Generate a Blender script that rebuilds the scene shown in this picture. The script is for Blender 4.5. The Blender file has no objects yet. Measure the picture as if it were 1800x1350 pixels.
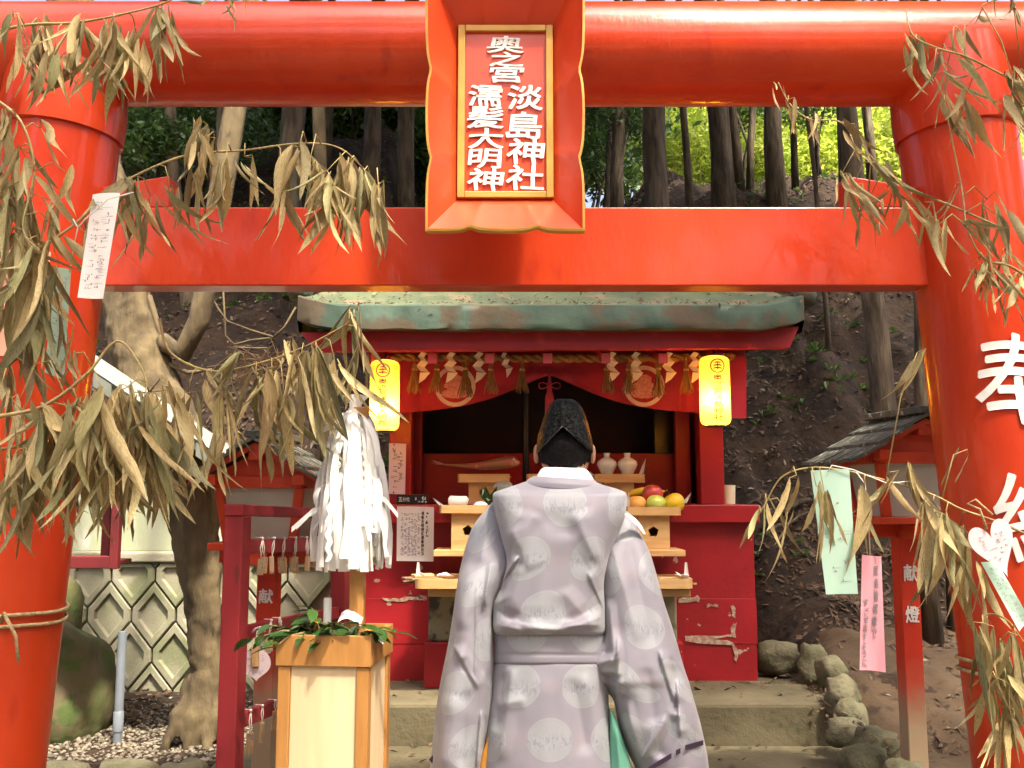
import bpy, bmesh, math, random
import numpy as np
from mathutils import Vector, Matrix, Euler, noise

# ------------------------------------------------------------------ camera, sky, sun, exposure
SC = bpy.context.scene
COL = SC.collection
F, CXP, CYP, EYE = 1650.0, 900.0, 675.0, 1.3            # focal length in photo pixels, centre, eye height
PITCH = math.atan(200.0 / F)
cam = bpy.data.cameras.new('camera'); cam.sensor_width = 36.0; cam.lens = 36.0 * F / 1800.0
cam.clip_start = 0.05; cam.clip_end = 400.0
camo = bpy.data.objects.new('camera', cam); COL.objects.link(camo)
camo.location = (0, 0, EYE); camo.rotation_euler = (math.pi / 2 + PITCH, 0, 0)
SC.camera = camo

SUN_EL, SUN_AZ = math.radians(60), math.radians(146)     # azimuth clockwise from +Y (view direction)
world = bpy.data.worlds.new('World'); SC.world = world; world.use_nodes = True
wn = world.node_tree.nodes; wn.clear()
wo = wn.new('ShaderNodeOutputWorld'); wb = wn.new('ShaderNodeBackground'); ws = wn.new('ShaderNodeTexSky')
ws.sky_type = 'NISHITA'; ws.sun_disc = False; ws.sun_elevation = SUN_EL; ws.sun_rotation = SUN_AZ
ws.air_density = 0.55; ws.dust_density = 10.0; ws.ozone_density = 0.0
wb.inputs[1].default_value = 0.15
world.node_tree.links.new(ws.outputs[0], wb.inputs[0]); world.node_tree.links.new(wb.outputs[0], wo.inputs[0])

sun = bpy.data.lights.new('sun', 'SUN'); sun.energy = 2.5; sun.angle = math.radians(4.0); sun.color = (1.0, 0.90, 0.74)
suno = bpy.data.objects.new('sun', sun); COL.objects.link(suno)
to_sun = Vector((math.sin(SUN_AZ) * math.cos(SUN_EL), math.cos(SUN_AZ) * math.cos(SUN_EL), math.sin(SUN_EL)))
suno.rotation_euler = to_sun.to_track_quat('Z', 'Y').to_euler()
vs = SC.view_settings
vs.view_transform = 'Standard'; vs.look = 'None'; vs.exposure = 2.2; vs.gamma = 1.0; vs.use_curve_mapping = False
SC.render.engine = 'CYCLES'
SC.cycles.max_bounces = 8; SC.cycles.transparent_max_bounces = 8; SC.cycles.use_denoising = True
SC.cycles.sample_clamp_indirect = 6.0

# ------------------------------------------------------------------ helpers
R = random.Random(7)
CP, SP = math.cos(PITCH), math.sin(PITCH)
def P(px, py, Y):
    """photo pixel at distance Y -> world point"""
    u = (px - CXP) / F; v = (CYP - py) / F
    k = Y / (CP - v * SP)
    return Vector((u * k, Y, EYE + (SP + v * CP) * k))
def PZ(px, py, z):
    """photo pixel on the horizontal plane at height z"""
    u = (px - CXP) / F; v = (CYP - py) / F
    k = (z - EYE) / (SP + v * CP)
    return Vector((u * k, (CP - v * SP) * k, z))
def lerp(a, b, t): return a + (b - a) * t
def sstep(a, b, x):
    t = min(1.0, max(0.0, (x - a) / (b - a))); return t * t * (3 - 2 * t)
def nz(p, s=1.0): return noise.noise(Vector(p) * s)

WO = {}
def tag(o, label=None, cat=None, group=None, kind=None):
    if label: o['label'] = label
    if cat: o['category'] = cat
    if group: o['group'] = group
    if kind: o['kind'] = kind
    return o
def thing(name, loc, label, cat, group=None, rz=0.0):
    o = bpy.data.objects.new(name, None); COL.objects.link(o)
    o.empty_display_size = 0.05
    o.location = loc; o.rotation_euler = (0, 0, rz)
    WO[o] = Matrix.Translation(Vector(loc)) @ Matrix.Rotation(rz, 4, 'Z')
    return tag(o, label, cat, group)
def link(o, parent=None, world=Matrix.Identity(4)):
    COL.objects.link(o)
    if parent is not None: o.parent = parent
    WO[o] = world
    return o

class MB:
    """collects faces; build() links them as one mesh object (points given in world space)"""
    def __init__(s): s.v = []; s.f = []; s.uv = None
    def add(s, vs_, fs):
        n = len(s.v); s.v += [Vector(p) for p in vs_]; s.f += [tuple(i + n for i in f) for f in fs]; return n
    def box(s, x0, x1, y0, y1, z0, z1, M=None):
        c = [Vector((x, y, z)) for z in (z0, z1) for x, y in ((x0, y0), (x1, y0), (x1, y1), (x0, y1))]
        if M is not None: c = [M @ p for p in c]
        s.add(c, [(3, 2, 1, 0), (4, 5, 6, 7), (0, 1, 5, 4), (1, 2, 6, 5), (2, 3, 7, 6), (3, 0, 4, 7)]); return s
    def prism(s, front, back):
        n = len(front)
        s.add(list(front) + list(back), [tuple(range(n)), tuple(range(2 * n - 1, n - 1, -1))] +
              [(i, i + n, (i + 1) % n + n, (i + 1) % n) for i in range(n)]); return s
    def tube(s, pts, rad, n=8, cap=True, jit=0.0, seed=0):
        pts = [Vector(p) for p in pts]; m = len(pts)
        if not hasattr(rad, '__len__'): rad = [rad] * m
        up = Vector((0, 0, 1)); base = len(s.v); prev = None
        for i, p in enumerate(pts):
            d = (pts[min(i + 1, m - 1)] - pts[max(i - 1, 0)])
            if d.length < 1e-9: d = Vector((0, 0, 1))
            d.normalize()
            if prev is None: a = d.orthogonal().normalized() if abs(d.z) > .95 else d.cross(up).normalized()
            else:
                a = prev - d * prev.dot(d); a.normalize()
            prev = a; b = d.cross(a)
            for k in range(n):
                t = 2 * math.pi * k / n; r = rad[i]
                if jit: r *= 1 + jit * nz((math.cos(t) * 1.3 + seed, math.sin(t) * 1.3, i * .35))
                s.v.append(p + (a * math.cos(t) + b * math.sin(t)) * r)
        for i in range(m - 1):
            for k in range(n):
                k2 = (k + 1) % n
                s.f.append((base + i * n + k, base + i * n + k2, base + (i + 1) * n + k2, base + (i + 1) * n + k))
        if cap:
            s.f.append(tuple(base + k for k in range(n - 1, -1, -1))); s.f.append(tuple(base + (m - 1) * n + k for k in range(n)))
        return s
    def lathe(s, prof, c, n=24):
        c = Vector(c); base = len(s.v); m = len(prof)
        for r, z in prof:
            for k in range(n):
                t = 2 * math.pi * k / n; s.v.append(c + Vector((r * math.cos(t), r * math.sin(t), z)))
        for i in range(m - 1):
            for k in range(n):
                k2 = (k + 1) % n; s.f.append((base + i * n + k, base + i * n + k2, base + (i + 1) * n + k2, base + (i + 1) * n + k))
        if prof[0][0] > 1e-5: s.f.append(tuple(base + k for k in range(n - 1, -1, -1)))
        if prof[-1][0] > 1e-5: s.f.append(tuple(base + (m - 1) * n + k for k in range(n)))
        return s
    def grid(s, fn, nu, nv, closed=False, uvfn=None):
        base = len(s.v); w = nu if closed else nu + 1
        for j in range(nv + 1):
            for i in range(w): s.v.append(Vector(fn(i / nu, j / nv)))
        for j in range(nv):
            for i in range(nu):
                i2 = (i + 1) % w
                s.f.append((base + j * w + i, base + j * w + i2, base + (j + 1) * w + i2, base + (j + 1) * w + i))
        return s
    def mesh(s, name, M=None):
        me = bpy.data.meshes.new(name)
        vv = [M @ p for p in s.v] if M is not None else s.v
        me.from_pydata([tuple(p) for p in vv], [], s.f); me.update(); return me
    def build(s, name, mat, parent=None, smooth=False, bevel=0.0, uv=None, kind=None, seg=2, weld=False):
        M = None; W = Matrix.Identity(4)
        if parent is not None and parent in WO: W = WO[parent]; M = W.inverted()
        me = s.mesh(name, M)
        o = bpy.data.objects.new(name, me); link(o, parent, W)
        if mat is not None: me.materials.append(mat)
        if weld:
            b = bmesh.new(); b.from_mesh(me); bmesh.ops.remove_doubles(b, verts=b.verts, dist=1e-5)
            bmesh.ops.recalc_face_normals(b, faces=b.faces); b.to_mesh(me); b.free()
        if uv:
            l = me.uv_layers.new(name='UVMap'); a = np.zeros((len(me.loops), 2), 'f')
            vi = np.zeros(len(me.loops), 'i'); me.loops.foreach_get('vertex_index', vi); a[:] = np.array(uv, 'f')[vi]
            l.data.foreach_set('uv', a.ravel())
        if smooth:
            me.polygons.foreach_set('use_smooth', [True] * len(me.polygons))
            if smooth != 1:
                me.set_sharp_from_angle(angle=math.radians(smooth))
        if bevel:
            md = o.modifiers.new('edge', 'BEVEL'); md.width = bevel; md.segments = seg; md.limit_method = 'ANGLE'; md.angle_limit = math.radians(40)
        if kind: o['kind'] = kind
        return o

def copy_tree(o, parent=None):
    c = o.copy(); COL.objects.link(c); c.parent = parent
    for ch in list(o.children): copy_tree(ch, c)
    return c

# ------------------------------------------------------------------ materials
def mat(name, c1, c2=None, rough=0.55, ns=6.0, detail=5.0, lo=.35, hi=.65, bump=0.0, bs=40.0, spec=0.4, coat=0.0, metal=0.0,
        c3=None, ns3=20.0, lo3=.6, hi3=.68, rnd=0.0, transl=0.0, stretch=(1, 1, 1), rvar=0.0, sheen=0.0, emit=None):
    m = bpy.data.materials.new(name); m.use_nodes = True
    nt = m.node_tree; N = nt.nodes; L = nt.links; N.clear()
    out = N.new('ShaderNodeOutputMaterial'); b = N.new('ShaderNodeBsdfPrincipled')
    tc = N.new('ShaderNodeTexCoord'); mp = N.new('ShaderNodeMapping'); mp.inputs['Scale'].default_value = stretch
    oi = N.new('ShaderNodeObjectInfo'); va = N.new('ShaderNodeVectorMath'); va.operation = 'MULTIPLY_ADD'
    va.inputs[1].default_value = (1, 1, 1)
    sc_ = N.new('ShaderNodeVectorMath'); sc_.operation = 'SCALE'; sc_.inputs[0].default_value = (7.3, 3.1, 5.7)
    L.new(oi.outputs['Random'], sc_.inputs['Scale']); L.new(tc.outputs['Object'], va.inputs[0]); L.new(sc_.outputs[0], va.inputs[2])
    L.new(va.outputs[0], mp.inputs[0])
    def noi(scale, det=detail):
        n = N.new('ShaderNodeTexNoise'); n.inputs['Scale'].default_value = scale; n.inputs['Detail'].default_value = det
        L.new(mp.outputs[0], n.inputs['Vector']); return n
    def ramp(src, a, z):
        r = N.new('ShaderNodeMapRange'); r.interpolation_type = 'SMOOTHSTEP'; r.inputs['From Min'].default_value = a; r.inputs['From Max'].default_value = z
        L.new(src, r.inputs['Value']); return r.outputs[0]
    def mix(fac, a, bb):
        x = N.new('ShaderNodeMix'); x.data_type = 'RGBA'
        if hasattr(fac, 'name'): L.new(fac, x.inputs['Factor'])
        else: x.inputs['Factor'].default_value = fac
        for v, s in ((a, x.inputs['A']), (bb, x.inputs['B'])):
            if isinstance(v, tuple): s.default_value = (*v, 1)
            else: L.new(v, s)
        return x.outputs['Result']
    col = c1
    if c2: col = mix(ramp(noi(ns).outputs['Fac'], lo, hi), c1, c2)
    if c3: col = mix(ramp(noi(ns3).outputs['Fac'], lo3, hi3), col, c3)
    if rnd:
        h = N.new('ShaderNodeHueSaturation'); r = N.new('ShaderNodeMapRange'); r.inputs['To Min'].default_value = 1 - rnd; r.inputs['To Max'].default_value = 1 + rnd
        L.new(oi.outputs['Random'], r.inputs['Value']); L.new(r.outputs[0], h.inputs['Value'])
        if isinstance(col, tuple): h.inputs['Color'].default_value = (*col, 1)
        else: L.new(col, h.inputs['Color'])
        col = h.outputs[0]
    if isinstance(col, tuple): b.inputs['Base Color'].default_value = (*col, 1)
    else: L.new(col, b.inputs['Base Color'])
    b.inputs['Roughness'].default_value = rough; b.inputs['Specular IOR Level'].default_value = spec
    b.inputs['Metallic'].default_value = metal; b.inputs['Coat Weight'].default_value = coat; b.inputs['Coat Roughness'].default_value = .07
    if sheen: b.inputs['Sheen Weight'].default_value = sheen
    if rvar:
        r = N.new('ShaderNodeMapRange'); r.inputs['To Min'].default_value = max(.02, rough - rvar); r.inputs['To Max'].default_value = rough + rvar
        L.new(noi(ns * 2.3).outputs['Fac'], r.inputs['Value']); L.new(r.outputs[0], b.inputs['Roughness'])
    if bump:
        bu = N.new('ShaderNodeBump'); bu.inputs['Strength'].default_value = min(1, bump); bu.inputs['Distance'].default_value = .01 * max(1, bump)
        L.new(noi(bs, 6).outputs['Fac'], bu.inputs['Height']); L.new(bu.outputs[0], b.inputs['Normal'])
    sh = b.outputs[0]
    if transl:
        t = N.new('ShaderNodeBsdfTranslucent')
        if isinstance(col, tuple): t.inputs['Color'].default_value = (*col, 1)
        else: L.new(col, t.inputs['Color'])
        ms = N.new('ShaderNodeMixShader'); ms.inputs[0].default_value = transl; L.new(sh, ms.inputs[1]); L.new(t.outputs[0], ms.inputs[2]); sh = ms.outputs[0]
    if emit:
        b.inputs['Emission Color'].default_value = (*emit[0], 1); b.inputs['Emission Strength'].default_value = emit[1]
    L.new(sh, out.inputs['Surface'])
    return m

M_ = {}
M_['torii'] = mat('vermilion_paint', (.56, .050, .010), (.47, .034, .008), rough=.36, ns=3.0, bump=.12, bs=60, coat=.30, spec=.25, rvar=.14, c3=(.36, .022, .008), ns3=13, lo3=.58, hi3=.8, stretch=(1, 1, .35))
M_['plaque'] = mat('plaque_paint', (.60, .056, .013), (.54, .046, .012), rough=.33, ns=7, coat=.3, bump=.04, bs=60)
M_['gold'] = mat('gold_paint', (.52, .30, .06), (.42, .22, .04), rough=.42, ns=9, spec=.5, metal=.25)
M_['white_paint'] = mat('white_paint', (.82, .80, .76), (.74, .72, .68), rough=.5, ns=30)
M_['shrine'] = mat('shrine_red_paint', (.36, .012, .018), (.28, .010, .014), rough=.42, ns=4, bump=.10, bs=45, c3=(.48, .03, .03), ns3=11, lo3=.6, hi3=.75, coat=.1)
M_['shrine_wall'] = mat('flaking_red_paint', (.34, .010, .016), (.27, .008, .012), rough=.5, ns=4, bump=.2, bs=30, c3=(.42, .33, .24), ns3=14, lo3=.70, hi3=.715)
M_['bare'] = mat('bare_render', (.46, .38, .28), (.36, .16, .12), rough=.85, ns=40, bump=.5, bs=120)
M_['rack'] = mat('faded_red_paint', (.27, .018, .024), (.20, .014, .018), rough=.55, ns=5, bump=.12, bs=60, c3=(.10, .02, .02), ns3=16, lo3=.64, hi3=.74, stretch=(1, 1, .4))
M_['lamp_red'] = mat('lantern_red_paint', (.54, .052, .014), (.46, .040, .012), rough=.45, ns=6, bump=.08, bs=50, c3=(.35, .02, .01), ns3=15, lo3=.62, hi3=.75)
M_['lamp_glass'] = mat('frosted_pane', (.56, .55, .48), (.48, .47, .40), rough=.5, ns=5, transl=.25)
M_['shingle'] = mat('mossy_shingle', (.10, .105, .085), (.055, .06, .05), rough=.8, ns=14, bump=.6, bs=60, c3=(.28, .30, .24), ns3=34, lo3=.58, hi3=.66)
M_['copper'] = mat('weathered_green_copper', (.058, .098, .068), (.026, .052, .034), rough=.6, ns=5, bump=.3, bs=25, c3=(.066, .048, .026), ns3=6.5, lo3=.45, hi3=.58, stretch=(1, 1, 1))
M_['copper_top'] = mat('mossy_copper_roof', (.095, .115, .058), (.06, .08, .042), rough=.7, ns=5, bump=.3, bs=30, c3=(.16, .12, .07), ns3=7, lo3=.55, hi3=.65)
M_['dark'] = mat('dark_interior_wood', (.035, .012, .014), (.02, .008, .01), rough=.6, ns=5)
M_['black'] = mat('black_lacquer', (.012, .012, .014), rough=.3)
M_['maku'] = mat('red_curtain_cloth', (.36, .010, .040), (.30, .009, .032), rough=.75, ns=5, sheen=.3, bump=.1, bs=200)
M_['crest'] = mat('crest_print', (.62, .50, .46), (.55, .42, .38), rough=.8, ns=30)
M_['crest_pink'] = mat('crest_pink_print', (.62, .30, .29), (.50, .19, .19), rough=.8, ns=60)
M_['straw'] = mat('rice_straw', (.27, .165, .065), (.18, .10, .04), rough=.8, ns=30, stretch=(6, 6, 1), rnd=.2)
M_['paper'] = mat('white_paper', (.86, .85, .82), rough=.8, transl=.35, rnd=.04)
M_['paper_pink'] = mat('pink_paper', (.80, .40, .46), (.76, .36, .42), rough=.8, ns=4, transl=.15)
M_['paper_mint'] = mat('mint_paper', (.46, .66, .54), (.42, .62, .50), rough=.8, ns=4, transl=.15)
M_['paper_pale'] = mat('pale_pink_paper', (.76, .64, .66), (.72, .58, .62), rough=.8, ns=4, transl=.15)
M_['ink'] = mat('ink', (.02, .02, .025), rough=.7)
M_['ink_pale'] = mat('pale_ink', (.28, .24, .27), rough=.8)
M_['ink_sign'] = mat('lantern_ink', (.03, .012, .008), rough=.7)
M_['wood'] = mat('pale_cypress_wood', (.60, .38, .16), (.52, .31, .12), rough=.5, ns=5, stretch=(1, 8, 8), bump=.05, bs=30)
M_['box_wood'] = mat('amber_wood', (.42, .20, .055), (.34, .155, .04), rough=.42, ns=5, stretch=(8, 8, 1), bump=.05, bs=30, coat=.15)
M_['box_panel'] = mat('pale_wood_panel', (.68, .52, .32), (.62, .46, .27), rough=.5, ns=3, stretch=(8, 8, 1))
M_['tagwood'] = mat('tag_wood', (.55, .36, .17), (.44, .26, .11), rough=.6, ns=20, stretch=(8, 8, 1), rnd=.15)
M_['stick'] = mat('old_stick_wood', (.30, .19, .10), (.20, .12, .06), rough=.75, ns=20, rnd=.3)
M_['cord'] = mat('white_cord', (.70, .66, .58), rough=.85, bump=.3, bs=300)
M_['rope'] = mat('straw_rope', (.50, .38, .20), (.36, .25, .12), rough=.85, ns=80, bump=.6, bs=200)
M_['porcelain'] = mat('white_porcelain', (.78, .80, .76), rough=.14, spec=.5, coat=.4)
M_['fish'] = mat('red_fish_skin', (.42, .12, .07), (.30, .14, .07), rough=.3, ns=8, coat=.3, c3=(.55, .30, .20), ns3=20)
M_['apple'] = mat('red_apple', (.48, .02, .03), (.55, .10, .06), rough=.3, ns=8, coat=.3)
M_['green_apple'] = mat('green_apple', (.40, .55, .05), (.48, .55, .10), rough=.3, ns=8, coat=.3)
M_['orange'] = mat('orange_fruit', (.72, .32, .04), (.74, .40, .10), rough=.4, ns=12, bump=.15, bs=180)
M_['yellow'] = mat('yellow_fruit', (.76, .55, .02), (.72, .48, .02), rough=.4, ns=8, bump=.12, bs=150)
M_['concrete'] = mat('mossy_concrete', (.125, .105, .058), (.085, .070, .037), rough=.9, ns=3.5, bump=.45, bs=40, c3=(.055, .050, .025), ns3=8, lo3=.55, hi3=.7)
M_['paving'] = mat('dusty_paving', (.15, .125, .08), (.11, .09, .055), rough=.95, ns=2.5, bump=.4, bs=60, c3=(.12, .10, .06), ns3=9, lo3=.55, hi3=.75)
M_['block'] = mat('pale_concrete_block', (.30, .28, .20), (.25, .245, .16), rough=.9, ns=5, bump=.35, bs=50, c3=(.19, .20, .11), ns3=3, lo3=.5, hi3=.65, rnd=.10)
M_['wall_white'] = mat('stained_white_wall', (.38, .39, .30), (.29, .32, .21), rough=.9, ns=3, bump=.5, bs=28, stretch=(1, 1, .3), c3=(.46, .46, .40), ns3=7, lo3=.58, hi3=.7)
M_['rock'] = mat('mossy_boulder', (.085, .090, .030), (.125, .098, .055), rough=.9, ns=5, bump=.7, bs=25, c3=(.062, .092, .022), ns3=9, lo3=.5, hi3=.62)
M_['stone'] = mat('edging_stone', (.145, .130, .078), (.095, .092, .048), rough=.9, ns=9, bump=1.6, bs=26, rnd=.15)
M_['pebble'] = mat('gravel_pebbles', (.24, .205, .15), (.10, .082, .056), rough=.85, ns=30, lo=.4, hi=.6)
M_['soil'] = mat('dark_forest_soil', (.034, .0185, .0085), (.015, .0082, .004), rough=.95, ns=4, bump=3.0, bs=14, c3=(.048, .032, .018), ns3=20, lo3=.6, hi3=.72)
M_['litter'] = mat('fallen_leaves', (.10, .058, .028), (.05, .03, .018), rough=.8, ns=40, c3=(.24, .20, .14), ns3=9, lo3=.62, hi3=.68)
M_['bark'] = mat('grey_brown_bark', (.125, .092, .058), (.050, .035, .021), rough=.9, ns=14, bump=3.0, bs=26, stretch=(1, 1, .22), c3=(.16, .14, .09), ns3=5, lo3=.58, hi3=.7, rnd=.35)
M_['bark_big'] = mat('olive_bark', (.115, .086, .043), (.062, .045, .022), rough=.95, ns=11, bump=2.5, bs=16, stretch=(1, 1, .35), c3=(.05, .038, .02), ns3=16, lo3=.60, hi3=.70)
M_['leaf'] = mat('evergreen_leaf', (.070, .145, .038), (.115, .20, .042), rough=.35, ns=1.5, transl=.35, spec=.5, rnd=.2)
M_['leaf_sun'] = mat('sunlit_leaf', (.33, .44, .05), (.46, .52, .09), rough=.4, ns=1.0, transl=.6, rnd=.25)  # lit copy of the leaf: sunlight painted in as a brighter, yellower colour
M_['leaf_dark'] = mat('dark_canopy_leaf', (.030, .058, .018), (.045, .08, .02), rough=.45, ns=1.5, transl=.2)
M_['sakaki'] = mat('glossy_sakaki_leaf', (.026, .070, .015), (.045, .10, .02), rough=.22, ns=30, spec=.5, coat=.3, rnd=.3, transl=.15)
M_['pvc'] = mat('grey_plastic_pipe', (.17, .195, .22), (.14, .16, .18), rough=.45, ns=8)
M_['tin'] = mat('pale_metal_roof', (.16, .175, .15), (.12, .135, .11), rough=.5, ns=5)
M_['skin'] = mat('skin', (.46, .24, .15), (.42, .20, .125), rough=.5, ns=30, bump=.05, bs=300)
M_['hair'] = mat('black_hair', (.0035, .003, .003), (.008, .006, .006), rough=.55, spec=.12, ns=60, bump=.8, bs=160, stretch=(3, 3, .4))
M_['white_cloth'] = mat('white_cloth', (.80, .79, .78), rough=.85, sheen=.2)
M_['hakama'] = mat('green_trouser_cloth', (.12, .33, .24), (.09, .27, .19), rough=.7, ns=8, stretch=(3, 3, .5))
M_['ochre'] = mat('ochre_cloth', (.50, .22, .03), rough=.7)
M_['cup'] = mat('cream_cup', (.66, .64, .46), rough=.4)

def dry_leaf_mat():
    m = mat('dry_bamboo_leaf', (.46, .385, .20), (.335, .265, .125), rough=.6, ns=9, stretch=(14, 14, 1), rnd=.45, transl=.25, c3=(.155, .095, .045), ns3=5, lo3=.55, hi3=.75, bump=.15, bs=60, spec=.3)
    return m
M_['dry'] = dry_leaf_mat()
def hue_individuals(m):
    nt = m.node_tree; N = nt.nodes; L = nt.links; b = [n for n in N if n.type == 'BSDF_PRINCIPLED'][0]; src = b.inputs['Base Color'].links[0].from_socket
    oi = N.new('ShaderNodeObjectInfo'); w = N.new('ShaderNodeMath'); w.operation = 'MULTIPLY'; w.inputs[1].default_value = 7.37; fr = N.new('ShaderNodeMath'); fr.operation = 'FRACT'; L.new(oi.outputs['Random'], w.inputs[0]); L.new(w.outputs[0], fr.inputs[0])
    r = N.new('ShaderNodeValToRGB'); e = r.color_ramp.elements; e[0].color = (.72, .86, .80, 1); e[1].color = (.55, .45, .38, 1); e[1].position = 1.0
    for p, c in ((.35, (1.0, .98, .95)), (.65, (1.12, 1.05, 1.0)), (.86, (.92, .84, .72))): k = e.new(p); k.color = (*c, 1)
    L.new(fr.outputs[0], r.inputs[0]); mx = N.new('ShaderNodeMix'); mx.data_type = 'RGBA'; mx.blend_type = 'MULTIPLY'; mx.inputs['Factor'].default_value = 1; L.new(src, mx.inputs['A']); L.new(r.outputs[0], mx.inputs['B'])
    for l in list(src.links): 
        if l.to_node != mx: to = l.to_socket; L.new(mx.outputs['Result'], to)
hue_individuals(M_['dry'])
M_['earth'] = mat('bare_brown_earth', (.085, .055, .029), (.055, .035, .019), rough=.95, ns=3, bump=2.0, bs=12, c3=(.035, .023, .013), ns3=10, lo3=.58, hi3=.72)

M_['twig'] = mat('bamboo_twig', (.36, .29, .10), (.26, .17, .07), rough=.55, ns=20)

# ------------------------------------------------------------------ lettering
GL = {}
def glyph(ch, bold=0.02, ext=0.0, res=3):
    k = (ch, bold, ext, res)
    if k in GL: return GL[k]
    c = bpy.data.curves.new('letter', 'FONT'); c.body = ch; c.resolution_u = res; c.offset = bold; c.extrude = ext
    o = bpy.data.objects.new('letter', c); COL.objects.link(o)
    bpy.context.view_layer.update()
    me = bpy.data.meshes.new_from_object(o)
    vv = [v.co.copy() for v in me.vertices]; ff = [tuple(p.vertices) for p in me.polygons]
    bpy.data.objects.remove(o); bpy.data.curves.remove(c); bpy.data.meshes.remove(me)
    if vv:
        x0 = min(v.x for v in vv); x1 = max(v.x for v in vv); y0 = min(v.y for v in vv); y1 = max(v.y for v in vv)
        vv = [Vector(((v.x - x0) / (x1 - x0), (v.y - y0) / (y1 - y0), v.z)) for v in vv]
    GL[k] = (vv, ff); return GL[k]
def cut_rows(vv, ff, n):
    """slice a flat glyph into vertical strips so that it can follow a curved surface"""
    b = bmesh.new(); bv = [b.verts.new(v) for v in vv]
    for f in ff:
        try: b.faces.new([bv[i] for i in f])
        except ValueError: pass
    for i in range(1, n):
        bmesh.ops.bisect_plane(b, geom=b.verts[:] + b.edges[:] + b.faces[:], plane_co=(i / n, 0, 0), plane_no=(1, 0, 0))
    b.verts.index_update()
    r = ([v.co.copy() for v in b.verts], [tuple(v.index for v in f.verts) for f in b.faces]); b.free(); return r
def letters(mb, ch, fn, bold=.008, ext=0.0, cut=0, wob=.0, res=3, heavy=0.0):
    heavy = heavy + bold; vv, ff = glyph(ch, 0.0, ext, res)
    if not vv: return
    if cut: vv, ff = cut_rows(vv, ff, cut)
    if wob: vv = [Vector((v.x + wob * math.sin(7 * v.y + 2) * .6 + wob * (v.y - .5) * .8, v.y + wob * math.sin(5 * v.x) + wob * (v.x - .5), v.z)) for v in vv]
    for i, (a, b) in enumerate(((0, 0), (1, 0), (-1, 0), (0, 1), (0, -1), (.7, .7), (-.7, .7), (.7, -.7), (-.7, -.7)) if heavy > .011 else ((0, 0), (1, 0), (-1, 0), (0, 1), (0, -1))):
        mb.add([fn(v.x + a * heavy, v.y + b * heavy, v.z) - Vector((0, i * .00025, 0)) for v in vv], ff)
def scribble(mb, fn, rows, cols, seed=0, th=.12, fill=.8):
    """columns of small hand-written strokes; fn(u, v) with u, v in 0..1"""
    r = random.Random(seed)
    for c in range(cols):
        for k in range(rows):
            if r.random() > fill: continue
            cu = (c + .5) / cols; cv = 1 - (k + .5) / rows; du = .34 / cols; dv = .36 / rows
            for s in range(r.randint(2, 4)):
                a = r.uniform(-du, du); bq = r.uniform(-dv, dv)
                if r.random() < .55: w, h = du * r.uniform(.5, 1.1), dv * th * 2
                else: w, h = du * th * 2.2, dv * r.uniform(.5, 1.0)
                sk = r.uniform(-.25, .25) * dv
                mb.add([fn(cu + a - w, cv + bq - h - sk), fn(cu + a + w, cv + bq - h + sk), fn(cu + a + w, cv + bq + h + sk), fn(cu + a - w, cv + bq + h - sk)], [(0, 1, 2, 3)])

M_['old_red'] = mat('old_dark_red_wood', (.13, .012, .014), (.09, .009, .01), rough=.6, ns=8)

# ------------------------------------------------------------------ ground, hillside, steps
g = MB(); g.grid(lambda u, v: (lerp(-60, 60, u), lerp(-30, 120, v), 0), 2, 2)
tag(g.build('ground', M_['paving']), kind='structure')

def hz(x, y):
    base = -.12
    right = sstep(1.25, 1.75, x) * (.55 * sstep(3.2, 5.6, y) + .10 * sstep(2.9, 3.3, y) + .03)
    left = sstep(-1.15, -1.45, x) * 1.30 * sstep(6.0, 6.2, y)
    t = max(0.0, y - 6.0); main = .90 * (t if t < 4.6 else 4.6 + (1 - math.exp(-(t - 4.6) / 1.6)) * 1.1)
    z = base + right + left + main
    n = nz((x * .9, y * .9, .3)) * .22 + nz((x * 2.7, y * 2.7, 1.7)) * .10 + nz((x * 6, y * 6, 4.1)) * .12 + abs(nz((x * 1.6, y * 2.6, 7.7))) * .5 - .1 + nz((x * 14, y * 14, 2.2)) * .04
    return z + n * min(1, max(0, t * .9 + right * .5))
h = MB()
NXH, NYH = 260, 230
def hfn(u, v):
    x = lerp(-13, 13, u); x = x * (.35 + .65 * abs(x) / 13); y = 3.0 + 27 * (v ** 1.8)
    return (x, y, hz(x, y))
h.grid(hfn, NXH, NYH)
hill = h.build('hillside', M_['soil'], smooth=True); tag(hill, kind='structure')

def scatter_leaves(name, mat_, pts, size, seed, kind='stuff', label=None, cat=None):
    """flat curled leaf faces lying at pts [(p, normal)]"""
    r = np.random.default_rng(seed); n = len(pts)
    V = np.zeros((n, 4, 3)); 
    for i, (p, nn) in enumerate(pts):
        nn = (Vector(nn) + Vector(r.uniform(-.55, .55, 3))).normalized(); a = nn.orthogonal().normalized(); a.rotate(Matrix.Rotation(r.uniform(0, 6.3), 3, nn)); b = nn.cross(a)
        s = size * r.uniform(.6, 1.5); p = Vector(p) + nn * .012
        V[i] = [p - a * s, p + b * s * .38 + nn * s * .12, p + a * s, p - b * s * .38 + nn * s * .12]
    me = bpy.data.meshes.new(name); me.from_pydata(V.reshape(-1, 3).tolist(), [], [(4 * i, 4 * i + 1, 4 * i + 2, 4 * i + 3) for i in range(n)])
    me.materials.append(mat_); o = bpy.data.objects.new(name, me); link(o); tag(o, label, cat, kind=kind); return o
rr = random.Random(3); pts = []
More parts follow.
